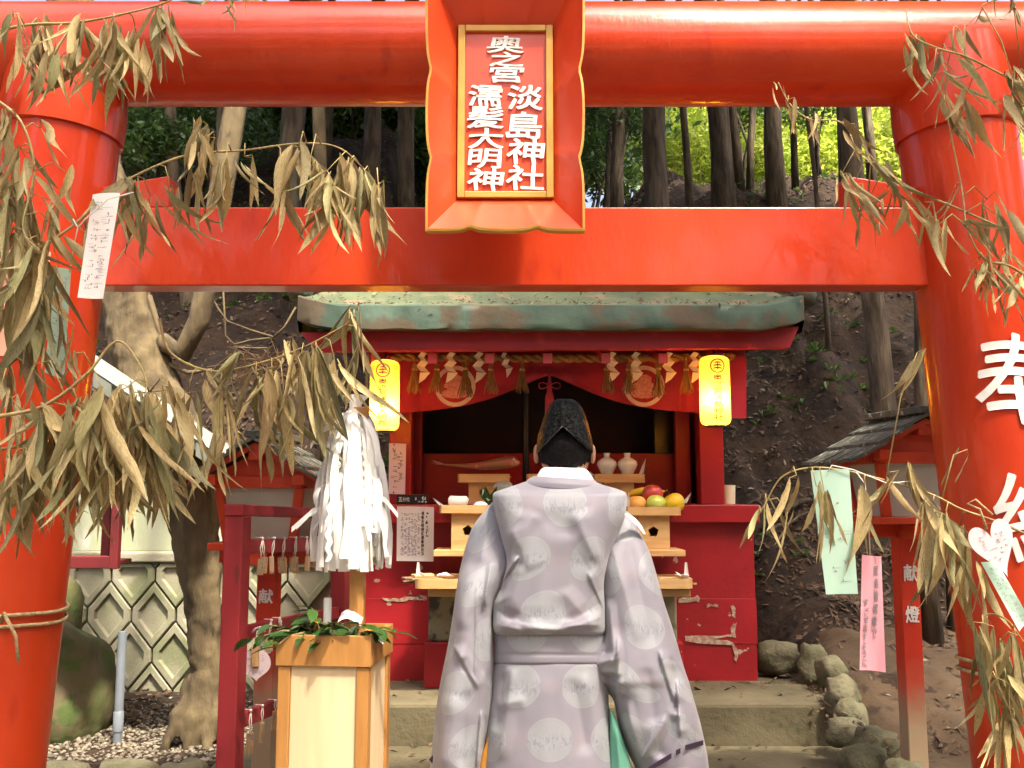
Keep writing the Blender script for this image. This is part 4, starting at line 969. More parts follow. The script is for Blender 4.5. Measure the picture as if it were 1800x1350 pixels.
# ------------------------------------------------------------------ notices
def sheet(name, corners, Y, mt, label, cat, bend=.004, dy=(0, 0, 0, 0)):
    """thin paper sheet: corners as pixels TL TR BR BL"""
    t = thing(name, P(corners[0][0], corners[0][1], Y), label, cat)
    c = [P(x, y, Y + d) for (x, y), d in zip(corners, dy)]
    def fn(u, v, off=0):
        p = c[0].lerp(c[1], u).lerp(c[3].lerp(c[2], u), 1 - v); return p + Vector((0, bend * math.sin(math.pi * u) * math.cos(v * 3) - off, 0))
    q = MB(); q.grid(lambda u, v: fn(u, v), 8, 12); q.build('sheet', M_[mt], t, smooth=True); return t, fn
t, fn = sheet('notice_sheet', [(698, 890), (763, 891), (762, 987), (697, 986)], SF - .072, 'paper', 'white typed notice pinned to the red shrine wall', 'notice', bend=.002)
q = MB(); tx = '濡髪大明神（濡髪神社）'
for i, ch in enumerate(tx): v1 = .91 - i * .074; letters(q, ch, lambda u, v, w=0: fn(.66 + .075 * u, v1 - .062 + .06 * v, .002), bold=.02)
q.build('title_text', M_['ink'], t)
q = MB(); scribble(q, lambda u, v: fn(.10 + .54 * u, .10 + .78 * v, .002), 30, 6, seed=4, th=.15, fill=.75); q.build('body_text', M_['ink_pale'], t)
q = MB(); scribble(q, lambda u, v: fn(.78 + .08 * u, .45 + .45 * v, .002), 9, 1, seed=5, th=.18, fill=.9); q.build('side_text', M_['ink'], t)
t, fn = sheet('notice_sheet', [(684, 779), (714, 780), (712, 869), (683, 868)], SF - .002, 'paper_pale', 'pale pink paper pinned on the left shrine post', 'notice', bend=.002)
q = MB(); scribble(q, lambda u, v: fn(.15 + .7 * u, .1 + .8 * v, .002), 12, 2, seed=9, th=.14, fill=.5); q.build('faint_text', M_['ink_pale'], t)
for (u, v) in ((.3, .97), (.3, .03)):
    q = MB(); ellipsoid(q, fn(u, v, .003), (.004, .003, .004), 8, 6); q.build('pin', M_['black'], t)
bs_ = thing('black_sign', P(725, 888, SF - .04), 'small black wooden sign with white writing on the ledge', 'sign')
q = MB(); Ybox(q, 697, 752, 869, 886.3, SF - .045, SF - .02); q.build('board', M_['black'], bs_, bevel=.002)
q = MB(); f0 = flat_fn(697, 869, 752, 886, SF - .047)
for i, ch in enumerate('五分社'): letters(q, ch, flat_fn(701 + i * 6.6, 874, 707 + i * 6.6, 881.5, SF - .047), bold=.01)
scribble(q, lambda u, v: flat_fn(724, 872, 750, 884, SF - .047)(u, v), 2, 5, seed=2, th=.2); q.build('white_lettering', M_['white_paint'], bs_)
kb = P(739, 866, SF + .05); q = MB(); ellipsoid(q, Vector((kb.x, kb.y, zl1 + .012)), (.017, .017, .013), 14, 8); q.build('bell_base', M_['black'], None, smooth=True)
tag(bpy.data.objects['bell_base'], 'small dark round bell with pale knob behind the black sign', 'bell'); bpy.data.objects['bell_base'].name = 'desk_bell'
q = MB(); ellipsoid(q, Vector((kb.x, kb.y, zl1 + .034)), (.012, .012, .012), 12, 8); q.build('knob', M_['cup'], bpy.data.objects['desk_bell'], smooth=True)
q = MB(); q.tube([Vector((kb.x, kb.y, zl1 + .02)), Vector((kb.x, kb.y, zl1 + .03))], .004, 8); q.build('neck', M_['black'], bpy.data.objects['desk_bell'], smooth=True)

# ------------------------------------------------------------------ post lanterns
def faded_post():
    m = mat('faded_post_paint', (.62, .040, .012), (.52, .03, .010), rough=.5, ns=6, bump=.1, bs=50)
    nt = m.node_tree; N = nt.nodes; L = nt.links; b = [n for n in N if n.type == 'BSDF_PRINCIPLED'][0]
    src = b.inputs['Base Color'].links[0].from_socket
    tc = N.new('ShaderNodeTexCoord'); sp = N.new('ShaderNodeSeparateXYZ'); no = N.new('ShaderNodeTexNoise'); no.inputs['Scale'].default_value = 9
    L.new(tc.outputs['Object'], sp.inputs[0]); L.new(tc.outputs['Object'], no.inputs['Vector'])
    ad = N.new('ShaderNodeMath'); ad.operation = 'MULTIPLY_ADD'; ad.inputs[1].default_value = .22; L.new(no.outputs['Fac'], ad.inputs[0]); L.new(sp.outputs['Z'], ad.inputs[2])
    mr = N.new('ShaderNodeMapRange'); mr.interpolation_type = 'SMOOTHSTEP'; mr.inputs['From Min'].default_value = .62; mr.inputs['From Max'].default_value = .86; L.new(ad.outputs[0], mr.inputs['Value'])
    mx = N.new('ShaderNodeMix'); mx.data_type = 'RGBA'; mx.inputs['A'].default_value = (.33, .24, .15, 1); L.new(mr.outputs[0], mx.inputs['Factor']); L.new(src, mx.inputs['B']); L.new(mx.outputs['Result'], b.inputs['Base Color'])
    return m
M_['post_faded'] = faded_post()
def post_lantern(px, Y, zs, scale, label, rz, chars, lean=0.0, mirror=1):
    x = (px - 900) / F * Y
    t = thing('post_lantern', (x, Y, 0), label, 'lantern', rz=rz)
    W = WO[t]; S_ = scale
    def bx(name, m, x0, x1, y0, y1, z0, z1, bev=.003, par=t, mb=None):
        q = mb or MB(); q.box(x0 * S_, x1 * S_, y0 * S_, y1 * S_, zs + z0 * S_, zs + z1 * S_, W); return q.build(name, M_[m], par, bevel=bev)
    q = MB(); pw = .034 * S_; q.box(-pw, pw, -pw, pw, -.03, zs - .052 * S_, W @ Matrix.Shear('XY', 4, (0, 0))); q.build('post', M_['post_faded'], t, bevel=.004)
    bx('cross_beam', 'lamp_red', -.17, .17, -.038, .038, -.052, -.004)
    bx('cross_beam', 'lamp_red', -.038, .038, -.16, -.0385, -.052, -.005); bx('cross_beam', 'lamp_red', -.038, .038, .0385, .16, -.052, -.005)
    bx('sill', 'lamp_red', -.165, .165, -.165, .165, -.003, .022)
    b0, b1 = .112, .138; zz0, zz1 = .0225, .205
    for sx in (-1, 1):
        for sy in (-1, 1):
            def lp(k, z, o=.015): r_ = lerp(b0, b1, (z - zz0) / (zz1 - zz0)); return [(sx * r_ - o, sy * r_ - o), (sx * r_ + o, sy * r_ - o), (sx * r_ + o, sy * r_ + o), (sx * r_ - o, sy * r_ + o)]
            q = MB(); A = [W @ Vector((a * S_, b_ * S_, zs + zz0 * S_)) for a, b_ in lp(0, zz0)]; B = [W @ Vector((a * S_, b_ * S_, zs + zz1 * S_)) for a, b_ in lp(0, zz1)]
            q.prism(A, B); q.build('corner_post', M_['lamp_red'], t, bevel=.002, weld=True)
    for k in range(4):
        Rz = Matrix.Rotation(k * math.pi / 2, 4, 'Z'); q = MB()
        V4 = [Vector((-b0 + .014, -b0, zz0)), Vector((b0 - .014, -b0, zz0)), Vector((b1 - .014, -b1, zz1)), Vector((-b1 + .014, -b1, zz1))]
        f = [W @ (Rz @ Vector((p.x * S_, p.y * S_, p.z * S_))) + Vector((0, 0, zs)) for p in V4]; bk = [W @ (Rz @ Vector((p.x * S_, (p.y + .004) * S_, p.z * S_))) + Vector((0, 0, zs)) for p in V4]
        q.prism(f, bk); q.build('frosted_pane', M_['lamp_glass'], t)
        Rk = W @ Rz
        q = MB(); q.box(-.150 * S_, .150 * S_, -.160 * S_ - (.0 if k % 2 else .0), -.126 * S_, .2055 * S_, .246 * S_ - (.003 * S_ if k % 2 else 0), Matrix.Translation((0, 0, zs)) @ Rk if False else Rk @ Matrix.Translation((0, 0, zs)))
        if k % 2 == 0: q.build('top_rail', M_['lamp_red'], t, bevel=.002)
        else:
            q = MB(); q.box(-.125 * S_, .125 * S_, -.160 * S_, -.126 * S_, .2055 * S_, .243 * S_, Rk @ Matrix.Translation((0, 0, zs))); q.build('top_rail', M_['lamp_red'], t, bevel=.002)
    for sx in (-1, 1):   # beam ends under the eaves
        for sy in (-1, 1):
            q = MB(); q.box((sx * .150 - .02) * S_, (sx * .150 + .02) * S_, (sy * .185 - .024) * S_, (sy * .185 + .024) * S_, .215 * S_, .250 * S_, W @ Matrix.Translation((0, 0, zs))); q.build('beam_end', M_['lamp_red'], t, bevel=.002)
    # gables
    rz0, rzt, ov = .247, .345, .165
    for sy in (-1, 1):
        f = [(-.165, rz0), (.165, rz0), (0, rzt - .012)]; q = MB()
        q.prism([W @ Vector((a * S_, sy * .150 * S_, zs + b_ * S_)) for a, b_ in f], [W @ Vector((a * S_, sy * .135 * S_, zs + b_ * S_)) for a, b_ in f]); q.build('gable', M_['lamp_red'], t, weld=True)
        q = MB(); q.box(-.024 * S_, .024 * S_, (sy * .168 - .028) * S_, (sy * .168 + .028) * S_, (rzt - .045) * S_, (rzt - .004) * S_, W @ Matrix.Translation((0, 0, zs))); q.build('ridge_end', M_['lamp_red'], t, bevel=.002)
        for sx in (-1, 1):
            q = MB(); f = [(0, rzt - .006), (sx * .225, rz0 - .030), (sx * .225, rz0 - .006), (0, rzt + .012)]
            q.prism([W @ Vector((a * S_, (sy * .205) * S_, zs + b_ * S_)) for a, b_ in f], [W @ Vector((a * S_, (sy * .190) * S_, zs + b_ * S_)) for a, b_ in f]); q.build('barge_board', M_['lamp_red'], t, weld=True)
    # shingled slopes: overlapping courses
    for sx in (-1, 1):
        for k in range(3):
            u0, u1 = k / 3, (k + 1) / 3 + .10; q = MB()
            def rp(u, y, dz): return W @ Vector((sx * lerp(.262, -.006, u) * S_, y * S_, zs + (lerp(rz0 - .040, rzt + .020, u) + dz) * S_))
            lift = .006 + .004 * k
            nn = 9
            top = []; 
            for j in range(nn + 1):
                y = lerp(-.232, .232, j / nn); w_ = .004 * nz((j * .9, k * 3.1 + sx, px)); top.append((y, w_))
            for j in range(nn):
                y0, y1 = top[j][0] + .002, top[j + 1][0] - .002; g0 = top[j][1]
                fr = [rp(u0 - .02 + g0 * 3, y0, lift + .010 + g0), rp(u0 - .02 + g0 * 3, y1, lift + .010 + g0), rp(min(1, u1), y1, lift), rp(min(1, u1), y0, lift)]
                q2 = MB(); q2.prism(fr, [p - Vector((0, 0, .011 * S_)) for p in fr]); q2.build('shingle', M_['shingle'], t, weld=True)
    q = MB(); q.box(-.032 * S_, .032 * S_, -.215 * S_, .225 * S_, (rzt + .032) * S_, (rzt + .058) * S_, W @ Matrix.Translation((0, 0, zs)) @ Matrix.Rotation(.02, 4, 'X')); q.build('ridge_cap', M_['shingle'], t, bevel=.004)
    for ch, z0, z1 in chars:
        q = MB(); w = .024 * S_; letters(q, ch, lambda u, v, w_=0: W @ Vector((lerp(-w, w, u), -pw - .0025, lerp(z0, z1, v))), bold=.01, wob=.03, heavy=.02); q.build('painted_character', M_['white_paint'], t)
    return t
YR = 3.40
post_lantern(1580, YR, P(1580, 918, YR).z, 1.0, 'red post lantern with mossy shingle roof beside the right torii pillar', .06, (('献', P(1572, 1021, YR - .034).z, P(1572, 993, YR - .034).z), ('燈', P(1572, 1094, YR - .034).z, P(1572, 1066, YR - .034).z)))
YL = 3.62
post_lantern(481, YL, P(481, 962, YL).z, 1.08, 'red post lantern with mossy shingle roof behind the tag rack', -.05, (('献', P(481, 1060, YL - .036).z, P(481, 1036, YL - .036).z), ('燈', P(481, 1148, YL - .036).z, P(481, 1124, YL - .036).z)))

# ------------------------------------------------------------------ red rack with wooden tags
rk = thing('tag_rack', (-.83, 2.87, 0), 'dark red painted wooden rack hung with small prayer tags', 'rack')
RA, RB = Vector((-.829, 2.87, 0)), Vector((-.668, 3.72, 0))
dr = (RB - RA).normalized(); ndr = Vector((-dr.y, dr.x, 0))
def rackY(px):
    k = (px - 900) / F; s = dr.x / dr.y
    return (RA.x - s * RA.y) / (k - s)
Mr = Matrix.Translation(RA) @ Matrix(((ndr.x * -1, dr.x, 0, 0), (ndr.y * -1, dr.y, 0, 0), (0, 0, 1, 0), (0, 0, 0, 1)))   # local x across, y along the rack
LR = (RB - RA).length
for y in (0, LR):
    q = MB(); q.box(-.030, .030, y - .030, y + .030, -.02, P(415, 907, 2.84).z, Mr); q.build('upright', M_['rack'], rk, bevel=.004)
zt1 = P(415, 907, 2.84).z
def rail(zc, hh, w, y0=-.03, y1=LR + .03, drop=.03):
    q = MB(); Ms = Mr @ Matrix.Shear('XY', 4, (0, 0))
    A = [Mr @ Vector((sx * w, y0, zc + sz * hh)) for sx, sz in ((-1, -1), (1, -1), (1, 1), (-1, 1))]; B = [Mr @ Vector((sx * w, y1, zc + sz * hh - drop)) for sx, sz in ((-1, -1), (1, -1), (1, 1), (-1, 1))]
    q.prism(A, B); return q.build('rail', M_['rack'], rk, bevel=.003, weld=True)
rail(zt1 + .018, .017, .031, y0=-.034)
rails = {}
for i, py in enumerate((962, 1117, 1274)):
    z = P(425, py, 2.87).z; rails[i] = z; rail(z, .022, .012, y0=.031, y1=LR - .031)
for y in (.03, .06):
    pass
def wooden_tag(px, ri, clen, n, label, group, w=.021, hgt=.05, tw=0.0, out=.018):
    Y = rackY(px); x = (px - 900) / F * Y; along = (Y - RA.y) / dr.y; z = rails[ri] + .022 - .03 * along / LR + .002
    pos = Vector((x, Y, z)) + ndr * -0 ; side = ndr if ndr.x > 0 else -ndr
    pos = pos - Vector((0, 0, 0)) + side * out
    t = thing('wooden_tag', pos, label, 'wooden tag', group)
    for k in range(n):
        a = tw + R.uniform(-.5, .5); dx = R.uniform(-.010, .010) if n > 1 else 0; zz = z - clen * R.uniform(.9, 1.08)
        c = pos + Vector((dx, -.004 * k, 0)); top = Vector((c.x, c.y, zz))
        M4 = Matrix.Translation(Vector((c.x, c.y, zz - hgt / 2))) @ Matrix.Rotation(a, 4, 'Z') @ Matrix.Rotation(R.uniform(-.08, .08), 4, 'Y')
        q = MB(); q.box(-w / 2, w / 2, -.0035, .0035, -hgt / 2, hgt / 2, M4); pt = q.build('plate', M_['tagwood'], t, bevel=.0012)
        q = MB(); scribble(q, lambda u, v: M4 @ Vector((lerp(-w * .4, w * .4, u), -.0042, lerp(-hgt * .45, hgt * .45, v))), 6, 2, seed=px + k, th=.16); q.build('stamp', M_['ink_pale'], pt)
        kn = pos + Vector((0, 0, .004)); q = MB(); q.tube([kn - side * .026, kn, kn.lerp(top, .5) + Vector((.003, 0, 0)), top, kn.lerp(top, .5) - Vector((.004, .002, 0)), kn], .0016, 5); q.build('cord', M_['cord'], t, smooth=True)
    q = MB(); ellipsoid(q, pos + Vector((0, -.002, .002)), (.005, .004, .005), 8, 6); q.build('knot', M_['cord'], t, smooth=True)
gT = 'wooden tags on the upper rail'
for px, n, w, tw in ((458, 2, .020, .6), (479, 2, .015, 1.1), (497, 2, .026, 0), (517, 3, .022, .3), (536, 2, .012, 1.2), (553, 2, .018, .8), (574, 2, .022, .1), (588, 2, .018, .5), (600, 2, .016, .9)):
    wooden_tag(px, 0, .062, n, 'small wooden prayer tags hung from the upper rail of the red rack', gT, w=w, tw=tw)
wooden_tag(478, 1, .05, 2, 'small wooden prayer tags on the middle rail beside the heart card', 'wooden tags on the middle rail', tw=.9)
wooden_tag(492, 1, .02, 2, 'dark wooden tags on the middle rail against the wooden box', 'wooden tags on the middle rail', tw=1.0)
for px, cl_, tw in ((447, .07, .3), (467, .055, 1.2), (489, .03, .2)):
    wooden_tag(px, 2, cl_, 1, 'single wooden prayer tag hung from the lowest rail of the red rack', 'wooden tags on the lowest rail', w=.022, tw=tw, hgt=.06)

def heart_card(c, s, label, mt, tilt=0, yaw=0, dimp=1.0, text=3):
    t = thing('heart_card', c, label, 'card'); M4 = Matrix.Translation(c) @ Euler((0, tilt, yaw)).to_matrix().to_4x4()
    n = 48; outl = []
    for k in range(n):
        a = 2 * math.pi * k / n; x = .82 * math.sin(a) ** 3 * 1.05; z = (13 * math.cos(a) - 5 * dimp * math.cos(2 * a) - 2 * math.cos(3 * a) - math.cos(4 * a)) / 15; outl.append((x * s, z * s * 1.05))
    q = MB(); q.prism([M4 @ Vector((x, 0, z)) for x, z in outl], [M4 @ Vector((x, .0012, z)) for x, z in outl]); q.build('card', M_[mt], t)
    q = MB(); scribble(q, lambda u, v: M4 @ Vector((lerp(-.5, .5, u) * s, -.0015, lerp(-.6, .5, v) * s)), 11, text + 2, seed=int(s * 1e4), th=.09, fill=.4); q.build('handwriting', M_['ink_pale'], t)
    return t, M4
Yh = rackY(452) - .02
hc = P(450, 1168, Yh - .03)
t, M4 = heart_card(hc, .052, 'pale pink heart card with wooden tag on the middle rail', 'paper_pale', tilt=-.05, dimp=.35)
q = MB(); q.box(-.011, .011, -.010, -.003, -.005, .055, M4); pt = q.build('wooden_plate', M_['tagwood'], t, bevel=.001)
q = MB(); k0 = P(452, 1108, Yh - .03); q.tube([k0, hc + Vector((-.004, -.006, .05)), k0 + Vector((.004, 0, 0))], .0018, 5); q.build('cord', M_['cord'], t, smooth=True)
q = MB(); q.tube([k0 + Vector((-.014, 0, -.006)), k0 + Vector((-.004, -.004, .006)), k0 + Vector((.012, 0, .010)), k0 + Vector((.024, .0, -.004))], .0035, 6); q.build('pink_knot', M_['paper_pale'], t, smooth=True)

# ------------------------------------------------------------------ wooden box with purification wand
BX, BY, BW, BD = -.520, 2.66, .256, .262
bxo = thing('wand_stand_box', (BX, BY, 0), 'tall amber wooden box with pale panels holding the paper wand', 'box', rz=-.10)
Wb = WO[bxo]; BH = P(640, 1117, 2.66).z
def bb(name, m, x0, x1, y0, y1, z0, z1, bev=.002): q = MB(); q.box(x0, x1, y0, y1, z0, z1, Wb); return q.build(name, M_[m], bxo, bevel=bev)
hw_, lip = BW / 2, .083
bb('lip_board', 'box_wood', -hw_ - .006, hw_ + .006, -.006, .012, BH - lip, BH); bb('lip_board', 'box_wood', -hw_ - .006, hw_ + .006, BD - .012, BD + .006, BH - lip, BH)
bb('lip_board', 'box_wood', -hw_ - .006, -hw_ + .012, .0125, BD - .0125, BH - lip, BH - .001); bb('lip_board', 'box_wood', hw_ - .012, hw_ + .006, .0125, BD - .0125, BH - lip, BH - .001)
for sx in (-1, 1):
    for y in (.0, BD - .034):
        bb('corner_post', 'box_wood', sx * (hw_ - .017) - .017, sx * (hw_ - .017) + .017, y, y + .034, .0, BH - lip - .001)
bb('panel', 'box_panel', -hw_ + .0345, hw_ - .0345, .008, .014, .03, BH - lip - .001); bb('panel', 'box_panel', -hw_ + .0345, hw_ - .0345, BD - .014, BD - .008, .03, BH - lip - .001)
bb('panel', 'box_panel', hw_ - .014, hw_ - .008, .0345, BD - .0345, .03, BH - lip - .001); bb('panel', 'box_panel', -hw_ + .008, -hw_ + .014, .0345, BD - .0345, .03, BH - lip - .001)
bb('inner_floor', 'box_wood', -hw_ + .013, hw_ - .013, .0125, BD - .0125, BH - .06, BH - .045)
bb('bottom_rail', 'box_wood', -hw_ + .0345, hw_ - .0345, .004, .03, .0, .03); bb('bottom_rail', 'box_wood', hw_ - .030, hw_ - .004, .0345, BD - .0345, .0, .03)

wp = P(628, 1075, 2.80); ptop = P(625, 704, 2.80)
wd = thing('paper_wand', Vector((wp.x, wp.y, BH - .045)), 'tall purification wand bristling with white paper streamers', 'wand')
q = MB(); q.box(wp.x - .021, wp.x + .021, 2.78, 2.822, BH - .0445, ptop.z - .02); q.build('pole', M_['box_wood'], wd, bevel=.004)
q = MB(); c = Vector((ptop.x, 2.80, ptop.z)); q.lathe([(.0, .02), (.016, .018), (.020, .0), (.018, -.02), (.026, -.04), (.02, -.06)], c, 14); q.build('paper_cap', M_['paper'], wd, smooth=True)
for k in range(4):
    a = k * 1.7 + .4; q = MB(); p0 = c + Vector((.012 * math.cos(a), .012 * math.sin(a), -.01)); q.grid(lambda u, v: p0 + Vector((math.cos(a) * .022 * v + (u - .5) * .018, math.sin(a) * .022 * v, .035 * v * (1 - .3 * v))), 2, 3); q.build('cap_fold', M_['paper'], wd)
def strip_mesh(i):
    r_ = random.Random(40 + i); q = MB(); w = r_.uniform(.0055, .009); ro = r_.uniform(.40, 1.0); L = 1.0
    pts_ = []; n = 16; ph = r_.uniform(0, 6); amp = r_.uniform(.003, .008)
    for k in range(n + 1):
        t = k / n; rad = ro * (1 - math.exp(-t * 5.5)) + .02; z = -t; pts_.append((rad, amp * math.sin(t * 9 + ph) * t * 8, z))
    for k, (a, b_, z) in enumerate(pts_):
        tw = .7 * math.sin(k * .33 + ph)
        q.v += [Vector((a + w * math.sin(tw), b_ - w * math.cos(tw) , z)), Vector((a - w * math.sin(tw), b_ + w * math.cos(tw), z))]
    q.f = [(2 * k, 2 * k + 1, 2 * k + 3, 2 * k + 2) for k in range(n)]
    me = q.mesh('streamer'); me.materials.append(M_['paper']); return me
strips = None
def streamer(a, z0, L, rad, seed):
    r_ = random.Random(seed); q = MB(); w = r_.uniform(.008, .0135); n = 14; ph = r_.uniform(0, 6); pts_ = []
    zig = r_.random() < .12
    for k in range(n + 1):
        t = k / n; rr_ = .018 + rad * (1 - math.exp(-t * 6.0)) * (1 + .05 * math.sin(t * 4 + ph)); z = z0 + .02 * math.sin(min(1, t * 5) * math.pi) * (1 if r_.random() < 0 else .5) - L * t
        aa = a + .05 * math.sin(t * 4 + ph) + (.05 * (1 if k % 2 else -1) if zig else 0); tw = aa + math.pi / 2 + .6 * math.sin(t * 4 + ph * 2)
        c_ = Vector((c.x + rr_ * math.cos(aa), 2.80 + rr_ * math.sin(aa), z)); d_ = Vector((math.cos(tw), math.sin(tw), 0)) * w
        q.v += [c_ - d_, c_ + d_]
    q.f = [(2 * k, 2 * k + 1, 2 * k + 3, 2 * k + 2) for k in range(n)]; q.build('streamer', M_['paper'], wd, smooth=True)
zbot = P(625, 1003, 2.80).z
for k in range(285):
    lv = R.random(); z0 = c.z - .03 - .30 * lv ** 1.2; L = (z0 - zbot) * R.uniform(.72, 1.0) if R.random() < .75 else (z0 - zbot) * R.uniform(.3, .7)
    streamer(R.uniform(0, 6.283), z0, L, R.uniform(.05, .118) * (.72 + .28 * lv) * (.55 if k % 4 == 0 else 1), 1000 + k)
for k, (a, z, l) in enumerate([(3.5, 900, .09), (3.3, 905, .10), (4.2, 905, .08), (5.6, 880, .10), (3.0, 740, .05), (2.9, 760, .06)]):
    p0 = Vector((c.x, 2.80, P(625, z - 40, 2.8).z)); q = MB(); w = .008
    ee = [p0 + Vector((math.cos(a) * (.08 + l * t), math.sin(a) * (.05 + l * t * .5), -.05 - .06 * t * t)) for t in (0, .5, 1)]
    q.v = [e_ + Vector((0, 0, s_ * w)) for e_ in ee for s_ in (1, -1)]; q.f = [(0, 1, 3, 2), (2, 3, 5, 4)]; q.build('loose_streamer', M_['paper'], wd)

# evergreen sprig, bottle and papers on the box
sp_ = thing('evergreen_sprig', Wb @ Vector((0, .1, BH - .04)), 'glossy dark green leafy sprigs laid across the wooden box', 'sprig')
def oval_leaf(seed):
    r_ = random.Random(seed); q = MB(); n = 8; w = r_.uniform(.19, .26)
    for k in range(n + 1):
        t = k / n; ww = w * math.sin(math.pi * t ** .85) ** .8 if 0 < t < 1 else .004; zz = -.35 * t * t * r_.uniform(.9, 1.1) * .6; f_ = .25 * ww
        q.v += [Vector((-ww, t, zz + f_)), Vector((0, t, zz)), Vector((ww, t, zz + f_))]
    for k in range(n): q.f += [(3 * k, 3 * k + 1, 3 * k + 4, 3 * k + 3), (3 * k + 1, 3 * k + 2, 3 * k + 5, 3 * k + 4)]
    me = q.mesh('leaf'); me.materials.append(M_['sakaki']); me.polygons.foreach_set('use_smooth', [True] * len(me.polygons)); return me
OL = [oval_leaf(i) for i in range(5)]
WI = WO[sp_].inverted()
stems = []
for k in range(16):
    px0 = R.uniform(520, 640); a = Wb @ Vector((R.uniform(-.09, .09), R.uniform(.03, .2), BH - .03)); b_ = a + Vector((R.uniform(-.16, .16), R.uniform(-.10, .06), R.uniform(.015, .05))); stems.append((a, b_))
stems.append((Wb @ Vector((-.06, .08, BH)), Wb @ Vector((-.20, -.01, BH - .01)))); stems.append((Wb @ Vector((.05, .10, BH - .01)), Wb @ Vector((.185, .08, BH + .0))))
stems.append((Wb @ Vector((-.06, .02, BH + .005)), Wb @ Vector((-.13, -.03, BH - .03)))); stems.append((Wb @ Vector((.0, .05, BH)), Wb @ Vector((.02, -.01, BH + .03)))); stems.append((Wb @ Vector((-.03, .06, BH)), Wb @ Vector((-.05, .04, BH + .07)))); stems.append((Wb @ Vector((.06, .1, BH)), Wb @ Vector((.10, .02, BH + .02))))
for a, b_ in stems:
    q = MB(); q.tube([a, a.lerp(b_, .5) + Vector((0, 0, .012)), b_], [.0026, .002, .0012], 6); q.build('stem', M_['stick'], sp_)
    for k in range(6):
        t = .25 + .75 * k / 5; p = a.lerp(b_, t) + Vector((0, 0, .012 * math.sin(t * math.pi)))
        o = bpy.data.objects.new('leaf', OL[R.randrange(5)]); link(o, sp_); o.location = WI @ p; s_ = R.uniform(.045, .075); o.scale = (s_, s_, s_)
        az = math.atan2(b_.y - a.y, b_.x - a.x) - math.pi / 2 + R.choice((-1, 1)) * R.uniform(.2, 1.2); o.rotation_euler = Euler((R.uniform(-.6, .35), R.uniform(-.6, .6), az))
bt = P(576, 1060, 2.83); q = MB(); zt_ = P(576, 1049, 2.83).z; q.lathe([(.0, 0), (.012, 0), (.012, zt_ - BH + .036), (.0105, zt_ - BH + .042), (.0, zt_ - BH + .042)], Vector((bt.x, 2.83, BH - .0445)), 20)
tag(q.build('white_bottle', M_['porcelain'], smooth=40), 'slim white bottle standing among the green leaves on the box', 'bottle')
q = MB(); p = P(618, 1092, 2.76); q.grid(lambda u, v: p + Vector((lerp(-.035, .03, u), lerp(-.03, .03, v), .012 * math.sin(u * 4) + .02 * v)), 5, 5); tag(q.build('crumpled_paper', M_['paper'], smooth=True), 'crumpled white paper lying among the leaves on the box', 'paper')

# ------------------------------------------------------------------ dry bamboo branches
def bleaf(seed):
    r_ = random.Random(seed * 13 + 5); q = MB(); n = 9
    bx_, by_ = r_.uniform(-.42, .42), r_.uniform(-.3, .3); tw = r_.uniform(-3.2, 3.2); w = r_.uniform(.045, .085) * (1 if seed % 3 else .45); roll = r_.uniform(.3, 1.3); s2 = r_.uniform(-.12, .12); cv = r_.uniform(-.15, .15)
    for k in range(n + 1):
        t = k / n; ww = w * (math.sin(math.pi * min(1, t * .93 + .02) ** .72) ** .85) if 0 < t < 1 else (.006 if t == 0 else .001)
        c_ = Vector((bx_ * t * t + s2 * math.sin(t * 6) * .25 + cv * t, by_ * t * t, -t)); a = tw * t * t; d_ = Vector((math.cos(a), math.sin(a), 0)); nn = Vector((-math.sin(a), math.cos(a), 0))
        q.v += [c_ - d_ * ww + nn * ww * roll, c_, c_ + d_ * ww + nn * ww * roll * r_.uniform(.3, 1)]
    for k in range(n): q.f += [(3 * k, 3 * k + 1, 3 * k + 4, 3 * k + 3), (3 * k + 1, 3 * k + 2, 3 * k + 5, 3 * k + 4)]
    me = q.mesh('leaf'); me.materials.append(M_['dry']); me.polygons.foreach_set('use_smooth', [True] * len(me.polygons)); return me
BL = [bleaf(i) for i in range(36)]
